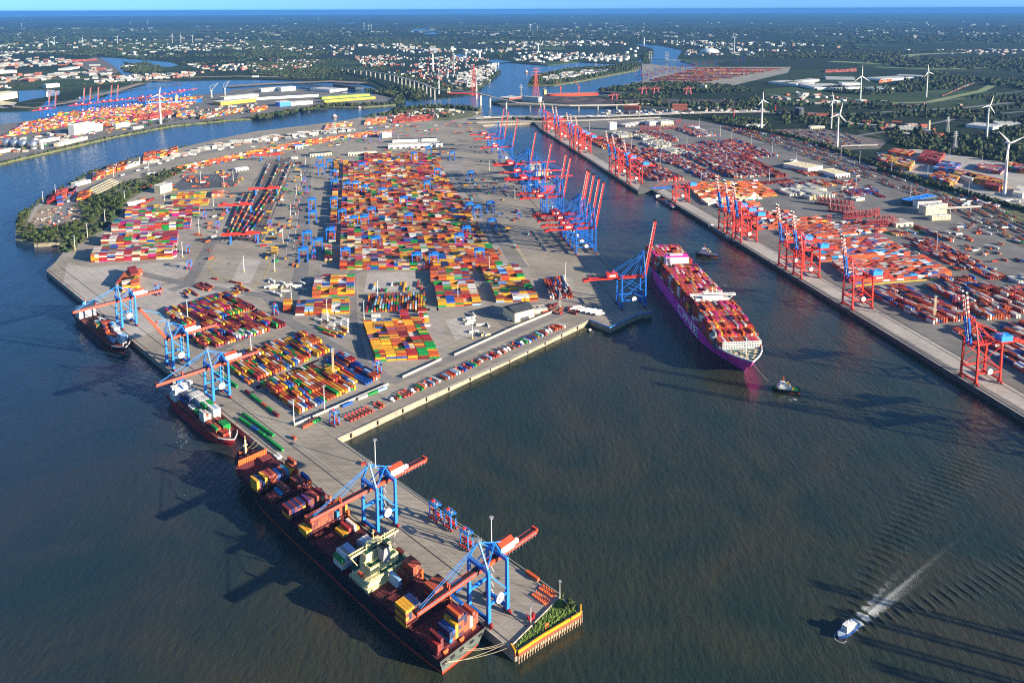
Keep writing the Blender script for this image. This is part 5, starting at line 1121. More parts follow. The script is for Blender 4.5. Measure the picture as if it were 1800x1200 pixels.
t = thing('navigation_frame', 'orange signal frame by the yellow rail of the pier tip', 'signal', G(961, 1106, ZQ), .6); b = MB(); [b.beam((x,0,0),(x,0,4),.3) for x in (-1,1)]; b.box((0,0,4),(2.8,.6,1.6)); b.build('frame', M_ORNG, t)
def frames_stack(px, n, lab):
    a, c = G(*px[0], ZQ), G(*px[1], ZQ)
    for k in range(n):
        p = a.lerp(c, k/(n-1)); b = MB()
        for y in (-2.2, 2.2): b.box((0, y, .5), (.5, .35, 1.0)); b.box((0, y, 1.6), (.3, .3, 1.6))
        b.box((0, 0, .8), (.5, 4.4, .35)); o = b.build('hatch_frame', M_ORNG, loc=p, rz=A1, label=lab, cat='steel frame', group='orange frames laid out on the pier end')
frames_stack(((951,1033),(974,1048)), 9, 'orange steel frame in the longer line nearest the basin'); frames_stack(((939,1044),(962,1061)), 9, 'orange steel frame in the line nearest the pier wall')
b = MB(); b.box((0,0,1.5),(5,3,1.6)); b.box((2,0,3),(2,2.4,1.6)); b.beam((-2,0,2),(-3,0,6),.4); tag(b.build('forklift', M_DRED, loc=G(933,1088,ZQ), rz=.6), 'dark red lifting machine parked by the pier wall lamp', 'forklift')
b = MB(); b.box((0,0,1.2),(6.5,2.4,1.4)); b.box((2.2,0,2.3),(1.8,2.2,1.4)); tag(b.build('tractor_unit', M_RED2, loc=G(641,816,ZQ), rz=.2), 'red tractor unit parked at the foot of the pier mast', 'truck')
# ------------------------------------------------------------------ trees
def leafy(r, h, n, rz=None, seed=0):
    g = np.random.default_rng(seed); mb = MB(); lobes = [(g.uniform(-.45,.45)*r, g.uniform(-.45,.45)*r, h*g.uniform(.45,.85), r*g.uniform(.45,.7)) for _ in range(7)]
    V = []; F = []; M = []
    for i in range(n):
        lx, ly, lz, lr = lobes[i % 7]; v = g.normal(size=3); v /= np.linalg.norm(v); rr = lr*g.uniform(.55, 1.05); c = np.array([lx, ly, lz])+v*rr*[1, 1, .85]
        a = g.normal(size=3); a -= a.dot(v)*v*.7; a /= np.linalg.norm(a); bb = np.cross(v, a); s = r*g.uniform(.13, .24); k = len(V)
        V += [tuple(c+a*s), tuple(c+bb*s*.8), tuple(c-a*s*.9), tuple(c-bb*s)]; F.append((k, k+1, k+2, k+3)); M.append(int(g.random() < .4))
    mb.v = V; mb.f = F; mb.m = M; return mb
M_L1 = mat('leaves_dark', (.035,.058,.018), var=.35, scale=.15, rough=.9, spec=.15); M_L2 = mat('leaves_light', (.11,.135,.04), var=.35, scale=.15, rough=.9, spec=.15)
M_BARK = mat('bark', (.07,.05,.035), var=.3, rough=.95); M_BUSH = mat('bush_green', (.10,.19,.03), var=.35, scale=.3, rough=.9)
def tree_proto(r, h, n, seed, light=M_L2):
    t = thing('tree', '', 'tree'); leafy(r, h, n, seed=seed).build('crown', [M_L1, light], t)
    b = MB(); b.cyl((0,0,-.3), (.1*r,0,h*.55), r*.085, 7, 0, r*.04)
    for k in range(4): a = k*1.6+seed; b.cyl((0,0,h*.35), (math.cos(a)*r*.45, math.sin(a)*r*.45, h*.65), r*.04, 5, 0, r*.015)
    b.build('trunk', M_BARK, t); return t
TP = [tree_proto(5.5, 10, 150, 1), tree_proto(4.4, 8, 130, 2), tree_proto(6.5, 12, 170, 3), tree_proto(5, 9.5, 140, 5)]
for t in TP: t.location = (0, 0, 0)
usedp = set()
def plant(pts, z, lab, group, sc=(.75, 1.25)):
    for x, y in pts:
        k = random.randrange(4); src = TP[k]; rz = random.random()*6.28; s = random.uniform(*sc)
        if k in usedp: t = dup(src, (x, y, z), rz)
        else: t = src; usedp.add(k); t.location = (x, y, z); t.rotation_euler = (0, 0, rz)
        t['label'] = lab; t['group'] = group; t.scale = (s, s, s*random.uniform(.8, 1.15))
for (x, y, s) in ((1001,1066,.55),(1006,1071,.5),(989,1049,.42),(997,1072,.45),(1009,1064,.45),(991,1066,.35)): plant([G(x, y, ZQ)[:2]], ZQ, 'small bright green tree beside the white hut on the pier tip', 'young trees on the pier tip', (s, s))
def w2(px, z=ZQ): return [tuple(p)[:2] for p in GG(px, z)]
LOT = w2([(44,401),(48,390),(62,366),(95,363),(125,361),(150,366),(140,388),(105,402)])
tip = fill(w2(P_TIP), 1/150.); tip = tip[~inside(tip, np.array(LOT))]; rng.shuffle(tip); order = np.argsort(np.hypot(tip[:, 0], tip[:, 1]))
plant([tuple(p) for p in tip[order[:250]]], ZQ, 'round green tree in the wood round the western point', 'trees on the wooded western point')
# everything else that is wood: one mass
IC_V = []; phi = (1+5**.5)/2
for a in (-1, 1):
    for b_ in (-phi, phi): IC_V += [(0, a, b_), (a, b_, 0), (b_, 0, a)]
IC_V = np.array(IC_V); IC_V /= np.linalg.norm(IC_V[0])
IC_F = np.array([(i, j, k) for i in range(12) for j in range(i+1, 12) for k in range(j+1, 12) if all(np.linalg.norm(IC_V[p]-IC_V[q]) < 1.1 for p, q in ((i,j),(j,k),(i,k)))])
for f in IC_F:
    if np.dot(np.cross(IC_V[f[1]]-IC_V[f[0]], IC_V[f[2]]-IC_V[f[0]]), IC_V[f].sum(0)) < 0: f[1], f[2] = f[2], f[1]
TREES = []   # x, y, z, r, h
def wood(px, dens, r, z=ZQ, hole=None, noise=0.0, asp=.85):
    P = fill(w2(px, z), dens)
    if hole is not None and len(P): P = P[~inside(P, np.array(w2(hole, z)))]
    if noise and len(P):
        k = noise; m = np.sin(P[:, 0]*.011/k+P[:, 1]*.004/k)+np.sin(P[:, 1]*.013/k-P[:, 0]*.006/k+1.3)+rng.uniform(-.7, .7, len(P)); P = P[m > -.15]
    R_ = rng.uniform(r*.6, r*1.3, len(P))
    TREES.append(np.stack([P[:, 0], P[:, 1], np.full(len(P), z), R_, R_*asp*rng.uniform(.8, 1.4, len(P))], 1))
def woodline(px, w, dens, r, z=ZQ):
    P = GG(px, z); out = []
    for i in range(len(P)-1):
        d = P[i+1]-P[i]; n = int(d.length*w*dens); t = rng.uniform(0, 1, n); s = rng.uniform(-w/2, w/2, n); dn = d.normalized()
        out.append(np.stack([P[i].x+d.x*t-dn.y*s, P[i].y+d.y*t+dn.x*s], 1))
    Q = np.concatenate(out); R_ = rng.uniform(r*.6, r*1.3, len(Q)); TREES.append(np.stack([Q[:, 0], Q[:, 1], np.full(len(Q), z), R_, R_*rng.uniform(.8, 1.3, len(Q))], 1))
rest = tip[order[250:]]; TREES.append(np.stack([rest[:, 0], rest[:, 1], np.full(len(rest), ZQ), rng.uniform(2.5, 5, len(rest)), rng.uniform(2.5, 5, len(rest))], 1))
woodline([(112,444),(125,430),(150,418),(185,393),(212,372)], 22, .02, 4); woodline([(30,400),(40,378),(62,360),(100,337),(160,303),(250,275),(330,257)], 9, .02, 3)
woodline([(690,195),(752,189),(812,190),(838,196)], 45, .008, 7); woodline([(640,207),(690,200),(740,200),(790,206)], 40, .004, 6); woodline([(860,210),(950,211),(1000,211)], 20, .004, 6)
woodline([(450,209),(500,200),(550,192),(575,189)], 45, .008, 7, 5); woodline([(0,287),(100,263),(200,240),(300,221),(400,211)], 10, .012, 3.5, 5); woodline([(570,186),(640,186),(700,182),(705,174)], 40, .008, 7, 5)
woodline([(225,228),(300,213),(390,203)], 10, .01, 4, 5)
woodline([(1545,299),(1600,314),(1650,330),(1700,342),(1760,360),(1860,384)], 16, .05, 4.5); woodline([(1300,222),(1400,242),(1480,268),(1545,292)], 26, .016, 5); woodline([(1265,214),(1330,228)], 60, .01, 6)
wood([(1240,206),(1345,210),(1352,226),(1310,224),(1270,216)], .004, 7); wood([(1560,235),(1625,245),(1700,262),(1860,285),(1860,300),(1700,276),(1610,262),(1570,255)], .004, 7)
wood([(1350,196),(1500,200),(1700,192),(1860,180),(1860,285),(1700,262),(1600,245),(1500,225),(1440,224),(1380,218)], .0016, 8, noise=1.2)
wood([(1060,173),(1200,161),(1330,166),(1350,180),(1460,186),(1800,165),(1800,180),(1600,192),(1400,196),(1300,196),(1190,188),(1060,186)], .0022, 8, noise=1.5)
wood([(1050,158),(1110,150),(1160,146),(1280,151),(1330,160),(1250,164),(1150,158),(1060,161)], .004, 8)
wood([(1330,150),(1520,168),(1660,158),(1720,140),(1640,128),(1600,140),(1530,160),(1430,160)], .0022, 9)
wood([(1350,92),(1700,95),(1860,105),(1860,165),(1740,150),(1640,125),(1540,112),(1400,108)], .00075, 14, noise=3, asp=.6)
wood([(930,150),(938,135),(1000,122),(1075,117),(1128,111),(1118,122),(1075,130),(1025,140),(975,148)], .003, 8, 4, hole=[(945,140),(1000,126),(1070,121),(1072,127),(1020,136),(960,145)])
wood([(640,160),(720,152),(760,168),(730,174),(700,172),(660,165)], .003, 8, 4); wood([(700,128),(770,150),(765,160),(690,135)], .002, 9, 4); wood([(850,150),(880,128),(878,125),(846,145)], .003, 8, 4)
wood([(210,118),(255,110),(290,120),(280,128),(240,130),(220,126)], .002, 8, 4.3); wood([(1130,97),(1148,92),(1140,112),(1128,112)], .003, 9, 4)
# the wide green country
FARW = []
def farwood(px, n, r, noise=6, asp=.5):
    poly = w2(px, 4.0); a = np.array(poly); area = abs(sum(a[i][0]*a[(i+1) % len(a)][1]-a[(i+1) % len(a)][0]*a[i][1] for i in range(len(a))))/2
    wood(px, n/area, r, 4.0, noise=noise, asp=asp)
farwood([(0,100),(0,75),(500,72),(860,70),(1100,74),(1110,78),(900,86),(880,104),(860,84),(600,80),(620,100),(450,105),(350,115),(180,98),(60,100)], 14000, 13, 3)
farwood([(0,74),(0,50),(600,46),(1200,46),(1800,44),(1800,92),(1400,90),(1200,84),(1100,73),(600,71)], 12000, 26, 8, .35)
farwood([(430,110),(600,104),(700,125),(640,142),(520,138),(440,130)], 3500, 9, 2.5); farwood([(1200,88),(1400,92),(1700,90),(1700,98),(1400,106),(1210,97)], 3500, 12, 3)
farwood([(0,168),(0,150),(120,150),(250,145),(100,160)], 300, 8, 1.5); farwood([(700,150),(850,150),(840,160),(760,168)], 600, 8, 1)
T = np.concatenate(TREES); n = len(T); V = IC_V[None]*(1+rng.uniform(-.38, .38, (n, 12, 1))); V = V*np.stack([T[:, 3], T[:, 3], T[:, 4]], 1)[:, None, :]
V[:, :, 0] += T[:, 0:1]; V[:, :, 1] += T[:, 1:2]; V[:, :, 2] += T[:, 2:3]+T[:, 4:5]*.7
F = (IC_F[None]+12*np.arange(n)[:, None, None]).reshape(-1, 3); base = np.array([.026, .045, .015])
pc = base*rng.uniform(.5, 1.6, (n, 1))*np.stack([rng.uniform(.8, 1.7, n), np.ones(n), rng.uniform(.7, 1.1, n)], 1)
pf = np.repeat(pc, 20, 0)*rng.uniform(.65, 1.35, (n*20, 1))
bulk('trees', V.reshape(-1, 3), F, pf, attr_mat('foliage', rough=.95, var=.2, scale=.2), label='dark green woods and tree belts between the terminals and out to the horizon', cat='woods', kind='stuff')
print('TREES', n)
P = fill([tuple(p)[:2] for p in GG(TIPG, ZQ)], 2.2); n = len(P); R_ = rng.uniform(.3, .95, n); V = IC_V[None]*(1+rng.uniform(-.4, .4, (n, 12, 1)))*np.stack([R_, R_, R_*rng.uniform(.5, 1.2, n)], 1)[:, None, :]
V += np.stack([P[:, 0], P[:, 1], np.full(n, ZQ+.2)], 1)[:, None, :]; F = (IC_F[None]+12*np.arange(n)[:, None, None]).reshape(-1, 3)
pf = np.repeat(np.array([.13, .20, .035])*rng.uniform(.45, 1.5, (n, 1)), 20, 0)*rng.uniform(.6, 1.35, (n*20, 1)); bulk('undergrowth', V.reshape(-1, 3), F, pf, MATS['foliage'], label='bright green weeds and bushes covering the pier tip', cat='undergrowth', kind='stuff')
# ------------------------------------------------------------------ buildings
M_ROOF = mat('pale_roof', '#b9b5aa', rough=.7, var=.15, scale=.05); M_ROOFD = mat('dark_roof', '#3a3d42', rough=.7, var=.3, scale=.1); M_BRICK = mat('brick', '#8a4a34', rough=.85, var=.25, scale=.4); M_CREAM = mat('cream_wall', '#d8c9a0', rough=.75, var=.12, scale=.2)
M_YROOF = mat('yellow_wall', '#b59a30', rough=.7, var=.2, scale=.05); M_GROOF = mat('green_roof', '#5f8a5a', rough=.7, var=.2); M_TILE = mat('red_roof_tiles', '#a3523a', rough=.85, var=.25, scale=.4); M_WIN = mat('window_glass', '#26323c', rough=.15, var=.1, spec=.7)
def building(A, B, depth, h, label, wallm=M_WHITE, roofm=M_ROOF, floors=0, gable=0, z=ZQ, name='warehouse', cat='building', group=None, doors=0):
    a, b_ = G(*A, z), G(*B, z); d = b_-a; Ln = d.length; rz = math.atan2(d.y, d.x); t = thing(name, label, cat, a, rz, group)
    m = MB(); m.box((Ln/2, depth/2, h/2), (Ln, depth, h)); m.build('wall', wallm, t); m = MB()
    if gable:
        m.add([(-.5,-.5,h), (Ln+.5,-.5,h), (Ln+.5,depth+.5,h), (-.5,depth+.5,h), (-.5,depth/2,h+gable), (Ln+.5,depth/2,h+gable)], [(0,1,5,4), (2,3,4,5), (1,2,5), (3,0,4), (0,3,2,1)])
    else:
        m.box((Ln/2, depth/2, h+.15), (Ln+.4, depth+.4, .3)); k = max(1, int(Ln/25))
        for i in range(k): m.box((Ln*(i+.5)/k, depth*.5, h+.8), (3, min(4, depth*.3), 1.2))
        for y in (0, depth): m.box((Ln/2, y, h+.6), (Ln+.4, .3, .7))
    m.build('roof', roofm, t)
    for f in range(floors):
        m = MB(); k = max(3, int(Ln/3.2))
        for i in range(k): m.box((Ln*(i+.5)/k, -.03, h*(f+.55)/floors), (1.9, .12, min(1.7, h/floors*.5)))
        m.build('window_band', M_WIN, t)
    if doors:
        m = MB()
        for i in range(doors): m.box((Ln*(i+.5)/doors, -.04, min(2.4, h*.35)), (Ln/doors*.45, .14, min(4.6, h*.68)))
        m.build('loading_door', M_ROOFD, t)
    return t
BL = [((683,262),(778,258),26,11,'long white hall with a row of dark doors north of the central stacks',M_WHITE,M_ROOF,0,0,9),((690,251),(768,248),18,9,'flat grey customs hall behind the long white hall',M_WHITE,M_ROOFD,1,0,0),((672,243),(688,241),22,16,'small grey office block beside the grey customs hall',M_WHITE,M_ROOF,4,0,0),
 ((545,276),(583,273),24,8,'cream workshop with open roof bays near the siding heads',M_CREAM,M_ROOFD,0,0,7),((519,262),(533,261),22,9,'blue-roofed shed near the siding heads',M_WHITE,M_BLUE,0,0,2),((512,280),(522,280),10,6,'small white cabin at the end of the sidings',M_WHITE,M_ROOF,1,0,0),((612,274),(662,271),10,7,'low beige building with striped front at the top of the stacks',M_CREAM,M_ROOF,0,0,10),
 ((282,341),(303,335),18,18,'beige tower-like block beside the dark parking field',M_CREAM,M_ROOF,4,0,0),((226,364),(256,358),13,6,'white vaulted store behind the western stacks',M_WHITE,M_WHITE,0,3,0),((415,302),(437,299),26,6,'white hall with open green bays above the striped parking field',M_WHITE,M_WHITE,0,2,4),
 ((258,308),(272,306),12,5,'small grey customs shed by the approach road',M_WHITE,M_ROOFD,1,0,0),((133,328),(160,321),14,7,'pale office shed beside the shore road',M_WHITE,M_ROOF,2,0,0),
 ((905,567),(939,558),30,13,'dark-roofed workshop with a cream gable end at the quay yard',M_CREAM,M_ROOFD,0,5,1),((940,551),(962,548),14,5,'low beige shed beside the dark-roofed workshop',M_CREAM,M_CONC,0,0,0),
 ((1072,229),(1084,228),16,26,'tall narrow white block at the north of the east terminal',M_WHITE,M_ROOF,7,0,0),((1100,224),(1142,217),24,8,'long pinkish shed below the motorway',mat('pinkish_wall','#c9a79a',var=.1),M_ROOF,0,0,6),((1142,222),(1160,221),40,16,'grey white office hall left of the beige hall',M_WHITE,M_ROOF,3,0,0),((1162,222),(1184,221),36,17,'beige maintenance hall with tall doors below the motorway',M_CREAM,M_ROOF,0,0,4),((1207,226),(1222,228),26,8,'white tent-like hall beside the parked red carriers',M_WHITE,M_WHITE,0,3,0),
 ((1420,303),(1446,298),75,10,'large pale-roofed shed beside the rail yard, nearer the cranes end',M_WHITE,M_CREAM,0,0,0),((1468,313),(1494,311),60,9,'second pale-roofed shed beside the rail yard',M_WHITE,M_CREAM,0,0,5),
 ((1627,379),(1665,374),18,19,'cream office building with four rows of windows by the east gate',M_CREAM,M_ROOF,5,0,0),((1638,388),(1671,386),10,9,'lower cream wing in front of the office building',M_CREAM,M_ROOF,2,0,0),((1613,366),(1655,364),16,14,'grey upper block behind the cream office building',M_WHITE,M_ROOFD,2,0,0),((1575,400),(1605,397),28,7,'low beige shed with canopy beside the parked red carriers',M_CREAM,M_CONC,0,0,3),((1600,362),(1646,352),20,10,'long dark shed beside the rail yard curve',M_ROOFD,M_BLUE,0,0,0),
 ((1505,354),(1520,352),14,5,'small cream cabin on the east yard',M_CREAM,M_ROOF,0,0,0),((1395,286),(1400,284),10,5,'tiny white hut beside the rail yard shed',M_WHITE,M_ROOF,0,0,0),
 ((1697,224),(1745,229),90,10,'wide pale warehouse behind the turbine on the right',M_WHITE,M_ROOF,0,0,0),((1755,222),(1800,223),70,9,'pale warehouse at the right margin beyond the trees',M_WHITE,M_ROOF,0,0,5),((1625,236),(1643,237),20,12,'small cream plant below a square chimney',M_CREAM,M_ROOF,2,0,0),((1580,228),(1612,229),16,9,'white tank house with low dome roofs in the trees',M_WHITE,M_ROOF,0,0,0),((1425,227),(1450,226),14,8,'beige block with columns above the shunting yard',M_CREAM,M_ROOF,0,0,8),((1310,225),(1353,224),25,9,'long white depot in the trees by the first turbine',M_WHITE,M_ROOF,0,0,0),
 ((1182,194),(1208,194),30,22,'red brick mill building beyond the motorway',M_BRICK,M_TILE,4,3,0),((1096,193),(1124,194),26,15,'red brick shed with pitched roof beyond the motorway',M_BRICK,M_TILE,2,4,0),((1420,205),(1470,205),20,10,'dark red works hall beyond the motorway',M_BRICK,M_BRICK,0,0,0),((1228,157),(1240,158),14,24,'cream conveyor tower in the coal terminal',M_CREAM,M_ROOF,2,0,0),
 ((917,178),(947,180),30,22,'white lime works beside the coal quay',M_WHITE,M_ROOF,3,0,0),((895,176),(917,173),60,8,'long shed with striped roof beside the bridge foot',M_BRICK,M_ROOF,0,0,0)]
for A, B, dp, h, lab, wm, rm, fl, gb, dr in BL: building(A, B, dp, h, lab, wm, rm, fl, gb, doors=dr)
EW = [((1350,147),(1400,152),150),((1402,151),(1432,158),190),((1438,156),(1475,160),190),((1452,140),(1503,141),70),((1520,140),(1550,143),260),((1575,136),(1620,138),90),((1595,140),(1608,140),60),((1518,158),(1543,161),130),((1385,150),(1440,143),50),((1480,150),(1515,150),60)]
for i, (A, B, dp) in enumerate(EW): building(A, B, dp, 12, f'huge white distribution hall on the plain beyond the motorway, {ORD[i]} from the left', M_WHITE, M_ROOF, 0, 0, z=ZQ, group='distribution halls beyond the motorway')
NW = [((131,238),(168,231),26,34,'tall white grain store on the far river bank',M_WHITE,M_WHITE,4,0),((168,232),(181,229),22,24,'lower white annex of the grain store',M_WHITE,M_WHITE,2,0),((103,258),(154,245),16,9,'long pale shed on the river bank below the grain store',M_CREAM,M_ROOF,0,0),((204,226),(228,222),14,14,'small white plant right of the grain store',M_WHITE,M_ROOF,2,0),((235,228),(252,225),10,7,'low white shed near the river turbine',M_WHITE,M_ROOF,0,0),
 ((70,252),(105,246),20,8,'low grey shed left of the grain store',M_WHITE,M_ROOF,0,0),((0,270),(26,265),14,8,'pale shed at the foot of the silver tanks',M_CREAM,M_ROOF,0,0),
 ((388,186),(450,179),60,16,'long yellow-striped shipyard hall',M_YROOF,M_ROOF,0,0),((395,178),(455,172),40,18,'cream hall with red lettering band',M_CREAM,M_ROOF,0,0),((492,188),(512,186),40,20,'blue and red fronted works hall',M_BLUE,M_ROOF,0,0),((512,186),(550,183),40,14,'white works hall beside the blue front',M_WHITE,M_ROOF,0,0),((570,181),(660,174),40,11,'long yellow and green shed, nearer of two',M_YROOF,M_GROOF,0,0),((566,175),(650,169),30,11,'long yellow and green shed, farther of two',M_YROOF,M_GROOF,0,0),
 ((450,176),(560,170),30,12,'long grey works hall on the shipyard island',M_WHITE,M_ROOFD,0,0),((460,162),(495,159),30,16,'white hangar on the shipyard island',M_WHITE,M_ROOF,0,0),((495,161),(520,159),40,20,'taller white hangar beside the white hangar',M_WHITE,M_ROOF,0,0),((545,160),(580,163),90,14,'pale hangar with a dark side wall',M_WHITE,M_ROOF,0,0),((520,152),(600,160),40,12,'long grey hangar with ribbed roof',M_WHITE,M_ROOFD,0,0),((585,152),(625,158),50,12,'dark ribbed hangar behind the pale hangar',M_ROOFD,M_ROOFD,0,0),
 ((0,178),(31,172),90,32,'big cream aircraft hangar at the left margin',M_CREAM,M_CREAM,0,3),((118,124),(140,120),60,12,'white depot beside the round sidings',M_WHITE,M_ROOF,0,0),((82,155),(105,153),40,18,'white shipyard shed on the old harbour',M_WHITE,M_WHITE,0,4),((0,130),(30,128),60,18,'large cream works hall at the left margin',M_CREAM,M_ROOF,0,0),((220,119),(240,117),50,10,'white hall on the little lake peninsula',M_WHITE,M_ROOF,0,0)]
for A, B, dp, h, lab, wm, rm, fl, gb in NW: building(A, B, dp, h, lab, wm, rm, fl, gb, z=5)
# rows of smaller buildings: nearest ones individual, the rest one mass
HOUSES = []   # x, y, z, sx, sy, h, ang, col
def town(px, n, size, h, cols, z=4.0, noise=0, ang=None):
    poly = w2(px, z); n = int(n*.85); a = np.array(poly); area = abs(sum(a[i][0]*a[(i+1) % len(a)][1]-a[(i+1) % len(a)][0]*a[i][1] for i in range(len(a))))/2
    P = fill(poly, n/area)
    if noise and len(P): P = P[np.sin(P[:, 0]*.009/noise)+np.sin(P[:, 1]*.008/noise+P[:, 0]*.003/noise)+rng.uniform(-.6, .6, len(P)) > -.3]
    for x, y in P:
        s = rng.uniform(*size); HOUSES.append((x, y, z, s*rng.uniform(1, 2.6), s, rng.uniform(*h), (ang if ang is not None else rng.choice([.2, 1.77, -.5]))+rng.normal()*.06, cols[rng.integers(len(cols))]))
FC = ['#857f76', '#9b968a', '#77726a']; WC = ['#c4c0b4', '#a9a69d', '#cfccc2', '#958f84', '#a8846f']; RCs = ['#b06a52', '#a3523a', '#c9b9a0', '#d8d4c8', '#8f8f92']
town([(620,100),(720,97),(850,101),(872,112),(862,140),(835,158),(800,158),(760,148),(690,130),(640,118)], 900, (7,13), (6,13), RCs+WC[:2], noise=1)
town([(835,122),(872,114),(868,128),(850,148),(838,155),(800,157),(805,135)], 160, (12,24), (8,22), WC)
town([(0,112),(110,104),(190,120),(200,134),(100,142),(0,150)], 260, (14,34), (7,14), WC+RCs[:1], noise=1.5); town([(60,104),(0,110),(0,92),(120,90),(130,100)], 160, (14,30), (7,14), WC, noise=2)
town([(215,135),(320,128),(450,126),(450,136),(330,136),(240,143),(110,152),(30,158),(0,160),(0,152),(100,144)], 330, (10,22), (6,14), WC+RCs[:1], noise=1.2)
town([(330,112),(450,105),(560,106),(570,118),(450,126),(340,124)], 260, (9,20), (6,13), RCs+WC, noise=1.5); town([(0,88),(0,74),(250,70),(500,72),(620,78),(620,98),(450,100),(330,110),(180,96)], 520, (14,32), (8,20), WC, noise=3)
town([(620,80),(880,76),(1100,74),(1100,80),(960,84),(880,92),(850,98),(720,94)], 420, (14,34), (8,30), WC, noise=3); town([(950,132),(1000,126),(1070,122),(1072,126),(1020,134),(960,143)], 110, (14,26), (5,8), WC)
town([(900,92),(1100,95),(1100,108),(1015,107),(960,112),(900,106)], 140, (12,26), (8,16), WC); town([(1130,74),(1330,72),(1480,84),(1450,94),(1330,92),(1220,84)], 330, (12,28), (10,26), WC, noise=2.5)
town([(1200,88),(1350,92),(1330,102),(1205,98)], 60, (12,26), (8,14), WC, noise=2); town([(0,58),(1800,50),(1800,70),(0,72)], 420, (20,50), (10,26), FC, noise=8); town([(0,44),(1800,38),(1800,50),(0,56)], 160, (40,100), (12,30), FC, noise=14)
town([(1560,88),(1860,88),(1860,98),(1680,97)], 120, (14,30), (7,12), WC, noise=2); town([(1350,160),(1460,168),(1560,182),(1700,186),(1700,190),(1500,190),(1350,176)], 110, (9,18), (5,10), WC+RCs[:2], z=ZQ, noise=1)
town([(1480,216),(1560,214),(1620,220),(1660,240),(1600,240),(1520,226)], 40, (9,18), (5,10), WC+RCs[:2], z=ZQ); town([(1060,196),(1170,194),(1240,190),(1340,192),(1340,197),(1060,202)], 70, (6,12), (4,8), WC, z=ZQ)
town([(750,192),(830,198),(760,208),(690,214),(640,216),(660,208)], 60, (7,13), (4,9), RCs+WC, z=ZQ); town([(250,292),(300,280),(380,262),(460,250),(540,240),(620,231),(620,226),(540,234),(450,243),(375,257),(300,274),(252,288)], 120, (7,13), (5,9), WC+RCs[4:], z=ZQ, ang=.2)
town([(55,397),(60,372),(95,366),(125,366),(145,370),(130,388),(100,398)], 55, (2.4,3.2), (1.4,3), WC+['#c8482a','#20345c'], z=ZQ); town([(0,252),(70,240),(200,214),(330,196),(450,182),(460,196),(330,208),(210,224),(100,252),(0,280)], 90, (7,14), (4,9), WC, z=5)
town([(240,410+0),(242,408),(243,411)], 2, (3,4), (2,3), WC, z=ZQ) if 0 else None
HOUSES.sort(key=lambda h: math.hypot(h[0], h[1])/math.sqrt(h[3]*h[5]))
NI = 190; HM = {}
def house_mesh(kind, col):
    if (kind, col) in HM: return HM[(kind, col)]
    wm = mat('wall_'+col.lstrip('#'), col, rough=.8, var=.12, scale=.3); w_ = MB(); r_ = MB(); g_ = MB(); w_.box((0,0,.5), (1,1,1))
    if kind: r_.add([(-.53,-.55,1), (.53,-.55,1), (.53,.55,1), (-.53,.55,1), (-.53,0,1.45), (.53,0,1.45)], [(0,1,5,4), (2,3,4,5), (1,2,5), (3,0,4), (0,3,2,1)])
    else: r_.box((0,0,1.02), (1.02,1.02,.05)); r_.box((.2,.1,1.1), (.14,.2,.14)); r_.box((-.3,0,1.08), (.1,.3,.1))
    for k in range(3): g_.box((0, 0, .2+.28*k), (.9, 1.01, .12)); g_.box((0, 0, .2+.28*k), (1.01, .8, .12))
    HM[(kind, col)] = (w_.mesh('wall', [wm]), r_.mesh('roof', [M_TILE if kind else M_ROOF]), g_.mesh('window_band', [M_WIN])); return HM[(kind, col)]
for (x, y, z, sx, sy, h, a, col) in HOUSES[:NI]:
    kind = int(col in RCs[:2] or sy < 9 and h > 5 and col in RCs); a_, b_, c_ = house_mesh(kind, col); where = 'in the far town' if y > 3400 else ('on the main terminal margin' if y < 2700 and x < 400 else 'beyond the east terminal')
    nm = 'small red-roofed house ' if kind else ('flat-roofed pale building ' if col in WC else 'flat-roofed brownish building ')
    t = thing('small_building', nm+where, 'building', (x, y, z), a, nm+where)
    for nme, me in (('wall', a_), ('roof', b_), ('window_band', c_)): ob(nme, me, t)
    t.scale = (sx, sy, h)
hs = HOUSES[NI:]; a = np.array([(h[0], h[1], h[2], h[3], h[4], h[5], h[6]) for h in hs]); pc = np.array([srgb(h[7]) for h in hs])*rng.uniform(.7, 1.1, (len(hs), 1))
V, F, P = boxes(a[:, :3], a[:, 3:6], a[:, 6], pc); bulk('buildings', V, F, P, attr_mat('building_paint', var=.1, scale=.05), label='far-off houses and sheds spread over the country behind the harbour', cat='buildings', kind='stuff')
print('HOUSES', len(HOUSES))
# silver egg tanks, domes, storage tanks, chimneys
for i, (x, y) in enumerate(((59,262),(42,261),(27,260),(13,259))):
    t = thing('digester_tank', f'silver egg-shaped tank on the left river bank, {ORD[i]} from the right', 'tank', G(x, y, 5), 0, 'silver egg-shaped tanks'); b = MB(); b.sphere((0,0,14.5), 12.5, 20, sq=1.15); o = b.build('shell', mat('silver', '#b9bcc0', rough=.28, metal=.8, var=.06), t); [setattr(p, 'use_smooth', True) for p in o.data.polygons]
    b = MB(); b.box((0,0,29.5), (10,2,.8)); b.cyl((0,0,0),(0,0,6),9,16); b.build('walkway', M_GREY, t)
t = thing('silo_tower', 'slim grey tower right of the silver egg tanks', 'tower', G(74,262,5)); b = MB(); b.cyl((0,0,0),(0,0,30),4,14); b.build('shaft', M_WHITE, t); b = MB(); b.box((0,0,31),(9,9,2)); b.build('top', M_GREY, t)
def tankrow(pts, r, h, z, lab, group):
    for x, y in pts:
        t = thing('storage_tank', lab, 'tank', G(x, y, z), 0, group); rr = r*random.uniform(.7, 1.3); hh = h*random.uniform(.8, 1.2); b = MB(); b.cyl((0,0,0),(0,0,hh),rr,18); b.build('shell', M_WHITE, t); b = MB(); b.cyl((0,0,hh),(0,0,hh+rr*.18),rr*1.01,18,0,rr*.1); b.build('roof', M_CREAM, t)
